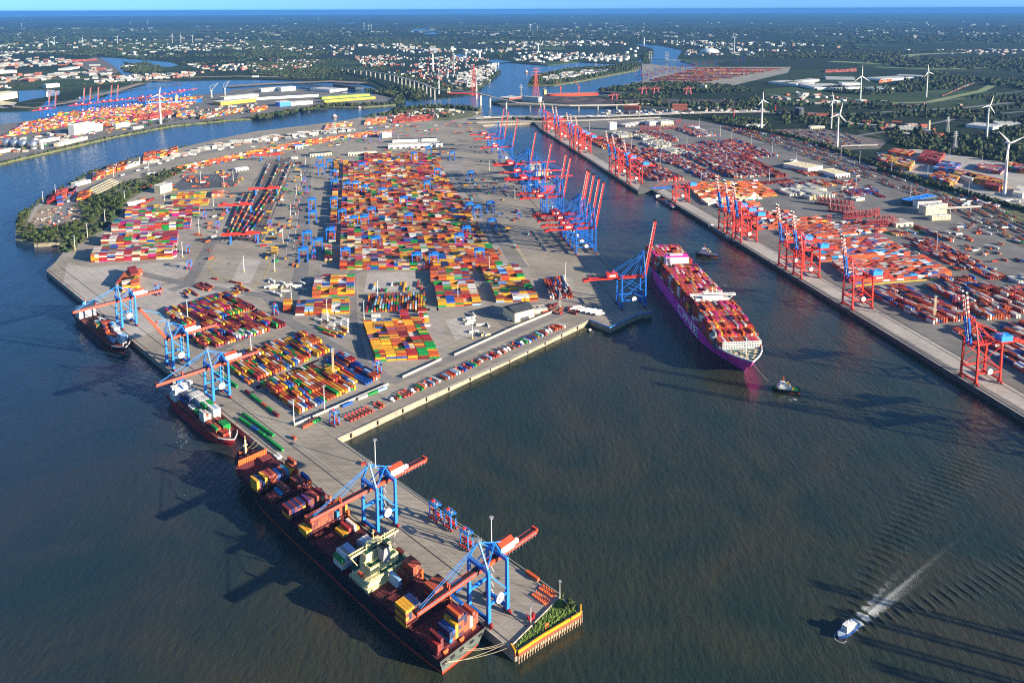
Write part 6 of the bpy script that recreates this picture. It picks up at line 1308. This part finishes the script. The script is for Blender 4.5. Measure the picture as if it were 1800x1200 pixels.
tankrow([(1012+i*13, 104-(i % 3)*2.2+(i % 2)*1.5) for i in range(9)]+[(1045+i*11, 108-(i % 2)*2) for i in range(6)]+[(920+i*10, 103-(i % 2)*2.5) for i in range(7)]+[(965+i*9, 106-(i % 3)*2) for i in range(5)]+[(1108,88),(1116,92),(1102,94),(1120,86)], 17, 17, 4, 'round white storage tank in the distant oil terminal', 'white storage tanks of the distant oil terminal')
tankrow([(1583,226),(1590,226),(1597,226),(1604,226)], 7, 9, ZQ, 'small white tank among the trees by the square chimney', 'small tanks by the square chimney')
t = thing('dome_hall', 'big white dome far off beyond the wide river', 'dome', G(1247,92,4)); b = MB(); b.sphere((0,0,0), 95, 24, sq=.42); b.build('shell', M_WHITE, t)
def chimney(px, h, r, z, lab, m=M_WHITE, band=None, base=None):
    t = thing('chimney', lab, 'chimney', G(*px, z)); b = MB(); b.cyl((0,0,0),(0,0,h),r,14,0,r*.7); b.build('shaft', m, t); b = MB(); b.cyl((0,0,h*.93),(0,0,h),r*.78,14,0,r*.76); b.build('rim', band or M_GREY, t)
chimney((761,126), 130, 6, 4, 'tall pale chimney in the far town'); chimney((798,132), 140, 5, 4, 'grey chimney right of the tall pale chimney', M_GREY); chimney((1290,91), 150, 9, 4, 'slim distant chimney right of the white dome', M_GREY); chimney((1632,232), 42, 5, ZQ, 'square cream chimney rising from the trees', M_CREAM)
chimney((843,103), 70, 12, 4, 'distant pale tower block by the far river bend', M_WHITE); chimney((946,92), 80, 9, 4, 'distant white terminal tower on the far bank'); chimney((1132,78), 80, 8, 4, 'distant tower at the head of the river', M_WHITE); chimney((83,170), 25, 5, 4, 'short pale silo on the old harbour')
t = thing('tank', 'dark round tank by the motorway', 'tank', G(1404,205,ZQ)); b = MB(); b.cyl((0,0,0),(0,0,34),18,20); b.build('shell', M_ROOFD, t); b = MB(); b.cyl((0,0,34),(0,0,36),17,20,0,6); b.build('roof', M_GREY, t)
# ------------------------------------------------------------------ wind turbines, masts, pylons
def turbine(px, hub, ang, lab, z=ZQ, yaw=.3, red=False, R=50, r0=3.6):
    t = thing('wind_turbine', lab, 'wind turbine', G(*px, z), yaw); b = MB(); b.cyl((0,0,0),(0,0,hub-1.5),r0,18,0,r0*.55); o = b.build('tower', M_WHITE, t)
    if red: b = MB(); b.cyl((0,0,hub-9),(0,0,hub-5),r0*.62,18); b.build('warning_band', M_RED2, t)
    b = MB(); b.box((0,1.5,hub), (4,11,4)); b.sphere((0,-5,hub), 2.1, 10); b.build('nacelle', M_WHITE, t)
    for k in range(3):
        a = ang+k*2.0944; b = MB(); d = Vector((math.sin(a), 0, math.cos(a))); s = Vector((d.z, 0, -d.x)); c = Vector((0,-5,hub)); P = []
        for f, wd in ((.03,1.2),(.12,2.3),(.25,2.6),(.6,1.6),(1,.35)): P += [c+d*R*f+s*wd, c+d*R*f-s*wd*.35, c+d*R*f+s*wd*.3+Vector((0,.5*wd/2,0))]
        for i in range(4):
            q = i*3; b.add([P[q],P[q+1],P[q+4],P[q+3]], [(0,1,2,3)]); b.add([P[q+1],P[q+2],P[q+5],P[q+4]], [(0,1,2,3)]); b.add([P[q+2],P[q],P[q+3],P[q+5]], [(0,1,2,3)])
        b.build('blade', M_WHITE, t)
    return t
turbine((1765,344), 122, .18+1.05, 'large white wind turbine nearest the right edge', yaw=.2, R=42); turbine((1471,263), 108, .25, 'white wind turbine right of the shunting yard', yaw=.3, R=36); turbine((1338,229), 107, -.1, 'white wind turbine behind the white depot', yaw=.5, R=30)
turbine((1512,176), 112, 0, 'white wind turbine with one blade straight up beyond the motorway', yaw=.3, R=52); turbine((1628,171), 122, 1.9, 'white wind turbine with pale green foot beside the stored wagons', yaw=.4, R=38); turbine((1734,243), 108, .35, 'white wind turbine in front of the wide pale warehouse', yaw=.3, R=36)
turbine((1461,226), 102, -.35, 'slim wind turbine with a red band under its hub', yaw=.6, red=True, R=30, r0=2.6); turbine((283,218), 112, .2, 'white wind turbine on the far river bank', z=5, yaw=.4, R=30)
for (x, y) in ((303,76),(318,76),(339,76),(85,84),(96,80),(146,82),(207,78),(229,44),(259,44),(38,48),(640,53),(648,53),(653,53),(485,36),(495,36),(560,37),(735,31),(1006,33),(1020,33),(1031,33),(1565,31),(932,56),(945,56)):
    turbine((x, y), 95, random.random()*2, 'tiny white wind turbine near the horizon', z=4, yaw=random.random(), R=38, r0=2.6).__setitem__('group', 'tiny wind turbines near the horizon')
mast0 = thing('lamp_mast', '', 'lamp post'); b = MB(); b.cyl((0,0,0),(0,0,2),1.0,8); b.build('footing', M_YEL, mast0); b = MB(); b.cyl((0,0,1),(0,0,28),.5,10,0,.28); b.build('pole', mat('mast_white', '#cfcfca', rough=.5, var=.08), mast0)
b = MB(); b.cyl((0,0,27.2),(0,0,27.8),1.7,10); b.build('head_ring', M_GREY, mast0)
for k in range(6): b = MB(); b.box((1.7*math.cos(k*1.047), 1.7*math.sin(k*1.047), 27.4), (.9,.9,.5), k*1.047); b.build('floodlight', M_GREY, mast0)
MW = [(660,821),(864,965),(984,1051,.5),(933,1097,.5),(570.5,721),(517,747),(640,562),(664,524),(330,560),(429,478),(483,477),(512,527),(442,626),(132,440),(185,393),(154,418),(219.5,357.5),(350,409),(321,452),(375.7,371),(289,353),(353,320),(410,318),(394,329),(76,358),(98,346),(200,312),(262,303),(497.5,427),(511,382),(521,343),(529.5,317.5),(537,292),(994,490),(952,440),(984,540),(830,595),(575,560),(805,530),(860,480),(700,250),(770,262),(860,300),(905,350)]
ME = [(1504,335),(1459,364),(1646,445),(1600,351),(1478,277),(1511,288),(1567,302),(1630,315),(1702,345),(1669,282),(1725,297),(1232,324),(1160,292),(1277,286),(1110,265),(1207,262),(1036,229),(1066,247),(1160,238),(1229,226),(1266,239),(1286,249),(1320,258),(1357,271),(1400,284),(1352,321)]
for i, q in enumerate(MW+ME):
    p = G(q[0], q[1], ZQ); t = dup(mast0, p, 0) if i else mast0; t.location = p
    if len(q) > 2: t.scale = (.6, .6, q[2])
    elif i >= len(MW): t.scale = (1, 1, 1.25)
    t['label'] = ['tall lamp mast by the basin edge in the middle of the pier','lamp mast behind the nearest crane on the basin edge','short lamp post at the corner of the planted pier tip','short lamp post in the middle of the pier-tip wall'][i] if i < 4 else ('tall white lamp mast in the east terminal' if i >= len(MW) else 'tall white lamp mast among the yards of the main terminal'); t['group'] = 'lamp masts'
def pylon(px, h, lab, z=ZQ, top=None, w=9, arms=1):
    t = thing('power_pylon', lab, 'pylon', G(*px, z), .4); b = MB(); c = [(-w,-w),(w,-w),(w,w),(-w,w)]
    for x, y in c: b.beam((x,y,0),(x*.12,y*.12,h*.9),1.0)
    n = 7
    for k in range(n):
        f0, f1 = 1-.88*k/n, 1-.88*(k+1)/n; z0, z1_ = h*.9*k/n, h*.9*(k+1)/n
        for i in range(4): (x0,y0),(x1,y1) = c[i], c[(i+1) % 4]; b.beam((x0*f0,y0*f0,z0),(x1*f1,y1*f1,z1_),.55); b.beam((x1*f0,y1*f0,z0),(x0*f1,y0*f1,z1_),.55)
    b.build('lattice', M_GREY if not top else top, t); b = MB()
    for k in range(3): b.box((0,0,h*(.74+.1*k)), (h*(.34-.06*k), 1.6, 1.6))
    b.beam((0,0,h*.9),(0,0,h),1.2); b.build('cross_arm', top or M_GREY, t)
pylon((942,172), 150, 'tall lattice pylon with red top beside the river', 5, M_RED, 14); pylon((833,168), 150, 'tall red and white lattice pylon by the bridge', 5, M_RED, 14); pylon((1665,236), 60, 'grey lattice pylon behind the container depot', w=5); pylon((1678,265), 60, 'grey lattice pylon beside the yellow empties', w=5); pylon((916,170), 60, 'small grey pylon by the lime works', 5, w=5)
t = thing('lattice_mast', 'brown lattice mast standing in the dark container ranks', 'mast', G(1642,563,ZQ)); b = MB()
for x, y in ((-1.2,-1.2),(1.2,-1.2),(1.2,1.2),(-1.2,1.2)): b.beam((x,y,0),(x*.6,y*.6,34),.35)
for k in range(12): f = 1-.4*k/12; z0 = k*2.8; b.beam((-1.2*f,-1.2*f,z0),(1.2*f,-1.2*f,z0+2.8),.22); b.beam((1.2*f,1.2*f,z0),(-1.2*f,1.2*f,z0+2.8),.22); b.beam((1.2*f,-1.2*f,z0+2.8),(1.2*f,1.2*f,z0),.22)
b.build('lattice', M_CREAM, t); b = MB(); b.box((0,0,34.4),(4,4,1)); b.build('head', M_GREY, t); t2 = dup(t, G(586,662,ZQ), .3, 'brown lattice mast at the corner of the blue stack field')
# ------------------------------------------------------------------ bridges
M_DECK = mat('bridge_concrete', (.34,.31,.27), var=.15, scale=.05)
def viaduct(t, px, zs, w, gap, pw=3, name_='deck', pm=None, sides=True):
    P = [G(x, y, z) for (x, y), z in zip(px, zs)]; b = MB(); pr = MB()
    for i in range(len(P)-1): b.beam(P[i], P[i+1], w, 2.2)
    if sides:
        for s in (-1, 1):
            for i in range(len(P)-1):
                d = (P[i+1]-P[i]).normalized(); o = Vector((-d.y, d.x, 0))*s*w/2+Vector((0,0,1.6)); b.beam(P[i]+o, P[i+1]+o, .4, 1.1)
    b.build(name_, M_DECK, t); acc = 0
    for i in range(len(P)-1):
        d = P[i+1]-P[i]; n = max(1, int(d.length/gap))
        for k in range(n): p = P[i]+d*(k+.5)/n; q = MB(); q.box((p.x,p.y,(p.z-1)/2),(pw,pw*1.8,p.z-1),math.atan2(d.y,d.x)); q.build('pier', pm or M_DECK, t)
kb = thing('cable_stayed_bridge', 'tall cable-stayed road bridge over the river narrows', 'bridge')
viaduct(kb, [(596,120),(640,124),(690,132),(740,146),(768,157.5)], [22,34,44,52,55], 17, 90, 3); viaduct(kb, [(768,157.5),(837,163)], [55,55], 17, 9999, .1)
viaduct(kb, [(837,163),(870,172),(910,181),(1000,186),(1100,184.5),(1150,182)], [55,46,36,26,16,9], 17, 75, 4)
for px in ((772,165.5),(838,173)):
    q = G(*px, 3); b = MB()
    for s in (-13, 13): b.beam((q.x, q.y+s, 0),(q.x, q.y+s*.9, 55), 5); b.beam((q.x, q.y+s*.9, 55),(q.x, q.y, 105), 4)
    b.beam((q.x,q.y,105),(q.x,q.y,135),4.5); b.build('bridge_tower', M_WHITE, kb)
    b = MB(); d = (G(837,163,55)-G(768,157.5,55)).normalized()
    for k in (-5,-4,-3,-2,-1,1,2,3,4,5): b.beam((q.x,q.y,128-abs(k)*2), (q.x+d.x*k*28, q.y+d.y*k*28, 56), .8)
    b.build('stay_cable', M_GREY, kb)
mw = thing('motorway_bridge', 'low motorway bridge with lorries crossing behind the basin head', 'bridge'); viaduct(mw, [(835,208),(905,205),(960,206),(1060,204.5),(1150,201),(1240,198),(1350,196)], [15]*7, 30, 42, 3)
mw = thing('railway_bridge', 'lower railway bridge just in front of the motorway bridge', 'bridge'); viaduct(mw, [(838,216),(905,214),(960,214),(1060,211),(1160,207)], [10]*5, 12, 60, 3)
lb = thing('lift_bridge', 'distant steel lift bridge with two towers over the wide river', 'bridge'); viaduct(lb, [(1118,104),(1143,105),(1172,106),(1198,106)], [14]*4, 14, 120, 5)
for px in ((1143,107),(1172,108)):
    q = G(*px, 3); b = MB(); b.beam((q.x-9,q.y,0),(q.x-9,q.y,80),6); b.beam((q.x+9,q.y,0),(q.x+9,q.y,80),6)
    for z in (30,50,78): b.beam((q.x-9,q.y,z),(q.x+9,q.y,z),5)
    b.build('lift_tower', M_GREY, lb)
t = thing('footbridge', 'long covered footbridge from the cream office across the tracks', 'bridge'); viaduct(t, [(1652,367),(1724,363)], [17,17], 5, 45, 1.5); t = thing('conveyor_bridge', 'thin white conveyor bridge crossing the shunting yard', 'bridge'); viaduct(t, [(1478,257),(1543,255)], [12,12], 4, 70, 1.5, pm=M_GREY)
# ------------------------------------------------------------------ yard walls, vehicles, odds and ends
def wall(px, lab, h=2.8):
    a, c = G(*px[0], ZQ), G(*px[1], ZQ); t = thing('yard_wall', lab, 'wall'); b = MB(); b.beam(a+Vector((0,0,h/2)), c+Vector((0,0,h/2)), .6, h); b.build('panels', M_CONC, t); b = MB(); n = int((c-a).length/12)
    for k in range(n+1): p = a.lerp(c, k/n); b.box((p.x,p.y,h/2+.1+ZQ), (.9,.9,h+.2), .785)
    b.build('post', M_CONC, t)
wall(((518,748),(682,677)), 'long white yard wall beside the dark yard road'); wall(((708,664),(775,633)), 'short white yard wall below the big yellow block'); wall(((799,625),(897,580)), 'white yard wall below the pale truck lanes'); wall(((899,579),(986,543)), 'white yard wall beside the dark-roofed workshop')
def lorry():
    t = thing('lorry', '', 'lorry'); b = MB(); b.box((5.4,0,1.9),(2.4,2.5,2.9),m=0); b.box((5.9,0,2.4),(1.5,2.3,1.0),m=1); b.build('cab', [M_WHITE, M_GLASS], t); b = MB(); b.box((-1.5,0,2.5),(11.5,2.5,2.7)); b.build('trailer', M_WHITE, t); b = MB()
    for x in (5.3,1.5,-4,-5.4): b.cyl((x,-1.25,.55),(x,1.25,.55),.55,8)
    b.build('wheels', M_BLACK, t); return t
lo = lorry(); LP = []
for px, z in (([(840,208),(905,205),(960,206),(1060,204.5),(1150,201),(1240,198),(1345,196)], 16.2),):
    P = [G(x, y, z) for x, y in px]
    for i in range(6):
        d = P[i+1]-P[i]; a = math.atan2(d.y, d.x); nn = Vector((-d.y, d.x, 0)).normalized()
        for k in range(int(d.length/55)): LP.append((P[i]+d*random.random()+nn*random.choice((-10,-6,5,9)), a, 'white lorry crossing the motorway bridge', 'lorries on the motorway bridge'))
P = [G(x, y, z2) for x, y in [(112,366),(140,340),(185,318),(240,300),(300,281),(370,266),(450,252),(540,240),(620,229),(700,222)]]
for i in range(9):
    d = P[i+1]-P[i]; a = math.atan2(d.y, d.x); nn = Vector((-d.y, d.x, 0)).normalized()
    for k in range(int(d.length/45)): LP.append((P[i]+d*random.random()+nn*random.choice((-8,-5,4,8)), a, 'white lorry on the curved shore road', 'lorries on the curved shore road'))
for k in range(26): LP.append((G(1685+random.random()*110, 350+random.random()*16, z2), random.choice((.3,1.8)), 'white lorry parked in the empties depot', 'lorries parked in the empties depot'))
for k in range(8): LP.append((G(470+random.random()*70, 495+random.random()*28, z2), random.choice((.2,-.7)), 'white lorry waiting on the mid terminal apron', 'lorries on the mid terminal apron'))
for k in range(22): LP.append((G(1490+random.random()*300, 405+random.random()*45 if k % 2 else 395+random.random()*20, z2), random.choice((.2,-.4,1.8)), 'white lorry driving over the open east yard', 'lorries on the open east yard'))
for k in range(11): LP.append((G(1010+k*4.5, 545+k*.9-(k % 2)*4, z2), .3, 'white service vehicle parked near the grey jetty', 'vehicles near the grey jetty'))
for i, (p, a, l, g) in enumerate(LP): t = dup(lo, p, a) if i else lo; t.location = p; t.rotation_euler = (0,0,a); t['label'] = l; t['group'] = g
# flat racks, tarped machines and boats along the yellow quay, with its fenders
O, B = G(600,745,ZQ), G(1012,563,ZQ); d = (B-O).normalized(); nn = Vector((-d.y, d.x, 0)); ra = math.atan2(nn.y, nn.x); fr = None; bo = None
def flat_rack():
    t = thing('flat_rack', '', 'flat rack'); b = MB(); b.box((0,0,.4),(12,2.4,.5)); b.build('platform', M_BRICK, t); b = MB()
    for x in (-5.9, 5.9): b.box((x,0,1.5),(.2,2.4,2.2))
    b.build('end_wall', M_RED2, t); return t
def tarped():
    t = thing('tarped_cargo', '', 'covered cargo'); b = MB(); b.sphere((0,0,1.9), 2.5, 12, sq=.85); b.box((-2.8,0,1.3),(3,2.6,1.9)); b.build('tarpaulin', M_WHITE, t); b = MB(); b.box((0,0,.4),(9,2.5,.5)); b.build('trailer_bed', M_BRICK, t); return t
nr = 0; nb_ = 0
for tt, kind in KIND:
    p = O+d*tt+nn*2
    if kind == 'rack':
        for q in (0,): t = flat_rack() if fr is None else dup(fr, p, ra); fr = fr or t; t.location = p; t.rotation_euler = (0,0,ra); t['label'] = 'rusty red flat rack in the row along the yellow quay'; t['group'] = 'flat racks along the yellow quay'
    if kind == 'boat': t = tarped() if bo is None else dup(bo, p, ra); bo = bo or t; t.location = p; t.rotation_euler = (0,0,ra); t['label'] = 'white tarpaulined cargo on a trailer along the yellow quay'; t['group'] = 'covered loads along the yellow quay'
for k in range(12):
    p = O.lerp(B, (k+.4)/12); p = G(592,771,ZQ).lerp(G(1036,562,ZQ), (k+.5)/12.3)-nn*.5; b = MB(); b.cyl((0,0,-5.2),(0,0,-1.6),.9,10); b.cyl((0,-.8,-1.2),(0,.8,-1.2),.4,8); b.build('fender', M_BLACK, loc=p, rz=ra, label='black rubber fender on the yellow quay wall', cat='fender', group='fenders on the yellow quay wall')
for k in range(34):   # bollards of the pier edge
    p = G(81,475,ZQ).lerp(G(888,1132,ZQ), (k+.5)/34)+QN*1.2
    if k == 0: b = MB(); b.cyl((0,0,0),(0,0,.9),.35,10); b.cyl((0,0,.9),(0,0,1.15),.6,10); BOL = b.mesh('bollard', [M_DRED])
    ob('bollard', BOL, None, 'dark red bollard on the outer edge of the finger pier', 'bollard', 'bollards along the pier edge', None, p)
# jetty rim
A_, B_, C_ = G(1036,562,ZQ), G(1072,576,ZQ), G(1120,553,ZQ); b = MB(); b.beam(A_+Vector((0,0,.5)), B_+Vector((0,0,.5)), .6, 1.2); b.beam(B_+Vector((0,0,.5)), C_+Vector((0,0,.5)), .6, 1.2); b.beam(C_+Vector((0,0,.5)), G(1146,549,ZQ)+Vector((0,0,.5)), .6, 1.2); tag(b.build('parapet', M_SKYB), 'pale blue parapet round the grey jetty', 'parapet')
b = MB(); P = GG([(1504,503),(1560,497.5),(1620,493),(1684,488)], ZQ)
for i in range(3): b.beam(P[i]+Vector((0,0,.6)), P[i+1]+Vector((0,0,.6)), 1.6, 1.2)
tag(b.build('crash_barrier', M_YEL), 'yellow barrier line below the long east container field', 'barrier')
for i in range(4):   # canopies of the customs lanes
    a, c = ((156,338),(206,317)), ((163,342),(212,321)); A = G(155+i*5, 338+i*2.2, ZQ); B = G(196+i*5, 318+i*2.0, ZQ); t = thing('canopy', f'long pale canopy roof over the customs lanes, {ORD[i]} from the river', 'canopy', (0,0,0), 0, 'canopies over the customs lanes'); b = MB(); b.beam(A+Vector((0,0,5.5)), B+Vector((0,0,5.5)), 7, .6); b.build('roof', M_CREAM, t); b = MB()
    for k in range(6): p = A.lerp(B, k/5); b.beam((p.x,p.y,ZQ),(p.x,p.y,ZQ+5.3),.5)
    b.build('post', M_GREY, t)
b = MB(); rr = random.Random(4)   # heaps of coal and ore
for k, (x, y, r) in enumerate(((990,178,40),(1020,176,50),(1050,179,45),(1090,180,55),(1130,178,60),(1180,180,70),(1230,180,60),(1270,181,50))):
    q = G(x, y, ZQ); m = MB(); m.cyl((0,0,0),(0,0,14),r,16,0,r*.12); m.build('coal_heap', MATS['coal_dust'], loc=q, label='dark ore heap at the bulk terminal beyond the motorway', cat='heap', group='ore heaps of the bulk terminal').scale = (1.8,.7,1)
for k, (x, y) in enumerate(((1080,178),(1132,166),(1153,166),(1210,166))):
    t = thing('bulk_unloader', f'red bulk handling machine at the coal terminal, {ORD[k]} from the left', 'bulk crane', G(x, y, ZQ), .3, 'red machines at the coal terminal'); b = MB()
    for s in (-14, 14): b.beam((s,-6,0),(s*.6,0,34),3); b.beam((s,6,0),(s*.6,0,34),3)
    b.build('leg', M_SRED, t); b = MB(); b.beam((-32,0,26),(28,0,31),2.6); b.beam((0,0,28),(0,0,42),2); b.beam((0,0,42),(-32,0,27),1); b.build('boom', M_SRED, t)
for (x, y, a) in ((372,172,.6),(395,168,1.1)):
    t = thing('harbour_crane', 'pale grey jib crane on the shipyard quay', 'crane', G(x, y, 5), a, 'pale jib cranes of the shipyard'); b = MB(); b.beam((0,0,0),(0,0,32),7); b.build('tower', M_GREY, t); b = MB(); b.box((0,0,34),(10,9,6)); b.beam((0,0,36),(34,0,72),2.4); b.beam((-3,0,36),(-6,0,58),1.6); b.beam((-6,0,58),(30,0,68),1); b.build('jib', M_GREY, t)
for i, (x, y) in enumerate(((1290,205),(1363,197))): chimney((x, y), 30, 2, ZQ, ['short red mast by the motorway, left one','short red mast by the motorway, right one'][i], M_RED2)
# ------------------------------------------------------------------ patrol boat wake: a real wave field laid on the water, and foam
def wake():
    bp = G(1487,1112); hd = math.radians(37); cx, sx = math.cos(hd), math.sin(hd); NU, NV = 420, 230; L, Wd = 300.0, 190.0
    U = np.linspace(-16, L, NU); Vv = np.linspace(-Wd/2, Wd/2, NV); u, v = np.meshgrid(U, Vv, indexing='ij'); x = bp.x+cx*u-sx*v; y = bp.y+sx*u+cx*v
    edge = np.clip(np.minimum(np.minimum(u+16, L-u)/14, (Wd/2-abs(v))/10), 0, 1); uu = np.clip(u, .5, None); h = np.zeros_like(u)
    for s, amp in ((1, 1.0), (-1, .75)):
        c = .30*uu-.0006*uu**2*(s > 0); dd = s*v-c; ph = uu*.72+s*v*.18+np.sin(uu*.05)*1.5; h += amp*1.25*np.exp(-(dd/(3.5+.05*uu))**2)*np.cos(ph)*np.exp(-uu/260)
    h += .14*np.cos(uu*.55)*np.exp(-(v/(.24*uu+2))**4)*np.exp(-uu/120); h *= edge*np.clip((u+2)/8, 0, 1)
    foam = np.zeros_like(u)
    for s in (-1, 1): foam += .72*np.exp(-((v-s*(1.8+.055*uu))/(1.6+.045*uu))**2)*np.exp(-uu/75)
    foam += .40*np.exp(-((v+.02*uu)/(1.2+.012*uu))**2)*np.exp(-uu/150); foam += .35*np.exp(-(np.hypot(u+6, v)-4.6)**2/1.2)*(u < 4); foam *= np.clip((u+2)/2, 0, 1)*(u > -2)+(u < -1)*.0; foam += .5*np.exp(-(np.hypot(u+7, v)-3.9)**2/.6)*(u < -6)
    h *= 1-.75*np.clip(foam*1.6, 0, 1); V = np.stack([x, y, h+.06*edge-.03*(1-edge)], 2).reshape(-1, 3); i, j = np.meshgrid(np.arange(NU-1), np.arange(NV-1), indexing='ij'); k = (i*NV+j).ravel(); F = np.stack([k, k+NV, k+NV+1, k+1], 1)
    o = bulk('water', V, F, np.ones((len(F), 3)), WATER, kind='structure'); at = o.data.attributes.new('foam', 'FLOAT', 'POINT'); at.data.foreach_set('value', foam.astype(np.float32).ravel()); o.data.polygons.foreach_set('use_smooth', [True]*len(F))
    pb.location = bp-Vector((cx*10, sx*10, 0)); pb.rotation_euler = (0, 0, hd)
wake()
def foam_patch(px, L, Wd, a, st, ring=False):
    c = G(*px); n = 40; U = np.linspace(-1, 1, n); u, v = np.meshgrid(U, U, indexing='ij'); x = c.x+math.cos(a)*u*L/2-math.sin(a)*v*Wd/2; y = c.y+math.sin(a)*u*L/2+math.cos(a)*v*Wd/2; r = np.hypot(u, v)
    f = st*np.exp(-(r/.5)**2); e = r < .97; h = .05*np.clip(1-r, 0, 1)*np.sin(x*.9+y*.5)-.03*(r > .95); V = np.stack([x, y, .04+h], 2).reshape(-1, 3); i, j = np.meshgrid(np.arange(n-1), np.arange(n-1), indexing='ij'); k = (i*n+j).ravel(); F = np.stack([k, k+n, k+n+1, k+1], 1)
    o = bulk('water', V, F, np.ones((len(F), 3)), WATER, kind='structure'); at = o.data.attributes.new('foam', 'FLOAT', 'POINT'); at.data.foreach_set('value', f.astype(np.float32).ravel())
foam_patch((1395,702), 26, 14, .1, .55); foam_patch((1383,697), 50, 20, -.2, .26); foam_patch((1275,502), 60, 10, 1.7, .36); foam_patch((1231,457), 20, 12, 0, .3)
# ------------------------------------------------------------------ turn the container list into objects
def container_mesh(ln, colname):
    """corrugated box with corner posts, roof rails, door leaves and lock bars at the +x end"""
    key = ('cm', ln, colname)
    if key in MATS: return MATS[key]
    m = mat('paint_'+colname, C[colname], rough=.55, var=.22, scale=.9, bump=.05)
    st = mat('door_steel', '#9a9a96', rough=.4, var=.2); dk = mat('paint_dark_'+colname, tuple(c*.55 for c in srgb(C[colname])), rough=.6)
    mb = MB(); w, h = 2.44, 2.59; x0 = ln/2
    mb.box((0,0,h/2-.02), (ln-.1, w-.12, h-.1), m=0)
    for sx in (-1, 1):
        for sy in (-1, 1): mb.box((sx*(x0-.09), sy*(w/2-.09), h/2), (.18,.18,h), m=0)
        mb.box((sx*(x0-.07), 0, h-.08), (.14, w-.36, .16), m=0); mb.box((sx*(x0-.07), 0, .08), (.14, w-.36, .16), m=2)
    for sy in (-1, 1):
        mb.box((0, sy*(w/2-.05), h-.06), (ln-.36,.1,.12), m=0); mb.box((0, sy*(w/2-.05), .08), (ln-.36,.1,.16), m=0)
        n = int(ln/.9)
        for i in range(n): mb.box((-x0+.5+(ln-1)*(i+.5)/n, sy*(w/2-.045), h/2), (.38,.07,h-.34), m=0)
    n = int(ln/.9)
    for i in range(n): mb.box((-x0+.5+(ln-1)*(i+.5)/n, 0, h-.055), (.38, w-.34, .04), m=0)
    for sy in (-.82,-.38,.38,.82): mb.box((x0-.03, sy, h/2), (.05,.06,h-.34), m=1)
    mb.box((x0-.045, 0, h/2), (.03,.05,h-.34), m=2)
    MATS[key] = mb.mesh('shipping_container', [m, st, dk]); return MATS[key]
TIER = {0: 'bottom', 1: 'second', 2: 'third', 3: 'fourth', 4: 'fifth', 5: 'sixth'}
def oname(i): return ORD[i] if i < 20 else 'far'
def finish_containers():
    def score(b):
        w = b[6]
        if not isinstance(w, tuple) or not w[0]: return 1e9
        d = math.hypot(b[0], b[1]); return d*(1 if b[7] else 1.12)*(1.25 if b[5] in ('navy',) else 1)
    # hidden boxes (deep inside a stack) go to the mass
    pick = []
    for i, b in enumerate(BOX):
        w = b[6]
        if isinstance(w, tuple) and w[0]:
            hid = w[3] < w[4]-1 and not (w[2] == 0 or w[2] == w[6]-1 or w[1] in (0, w[5]-1))
            if not hid: pick.append((score(b), i))
    pick.sort(); chosen = [i for s, i in pick[:300]]; cs = set(chosen); used = {}
    for i in chosen:
        x, y, z, ang, ln, col, w, top = BOX[i]; where, a, b, k, t, na, nb = w; short = 'short ' if ln < 8 else ''
        head = f"{short}{CN[col]} container"
        tier = 'alone on the ground' if t == 1 else ('top tier' if k == t-1 else TIER[k]+' tier')
        if na*nb == 1: lab = f"{head} {where}"
        elif where.startswith('bay') or where.startswith('stack'): lab = f"{head}, {tier}, {oname(b)} row, {where}" if na == 1 else f"{head}, {tier}, {oname(a)} column, {oname(b)} row, {where}"
        else: lab = f"{head}, {oname(a)} along, {where}"
        lab = lab.replace('alone on the ground, ', 'ground tier, ')
        used.setdefault(lab, []).append(i)
        o = ob('shipping_container', container_mesh(round(ln, 1), col), None, lab, 'container', group_of(where), None, (x, y, z+.003), ang)
    rest = [b for i, b in enumerate(BOX) if i not in cs]
    a = np.array([(b[0], b[1], b[2], b[3], b[4]) for b in rest]); pc = np.array([srgb(C[b[5]]) for b in rest])
    pc *= rng.uniform(.75, 1.15, (len(pc), 1)); n = len(rest)
    V, F, P = boxes(a[:, :3], np.stack([a[:, 4], np.full(n, 2.44), np.full(n, 2.57)], 1), a[:, 3], pc)
    bulk('shipping_containers', V, F, P, attr_mat('container_paint', var=.3, scale=.35), label='coloured steel containers stacked in long blocks all over the terminals', cat='containers', kind='stuff')
    return {k: v for k, v in used.items() if len(v) > 1}
GROUPS = [('bay', 'containers on the deck of the big maroon-decked ship'), ('green row', 'green containers in rows beside the quay'), ('yellow quay', 'boxes lined up along the yellow quay')]
def group_of(w):
    for k, g in GROUPS:
        if k in w: return g
    if 'feeder' in w: return 'containers on the small feeder ships'
    return 'containers stacked on the terminal ground'
DUPES = finish_containers()
print('BOXES', len(BOX), 'dupes', len(DUPES), list(DUPES.items())[:5])
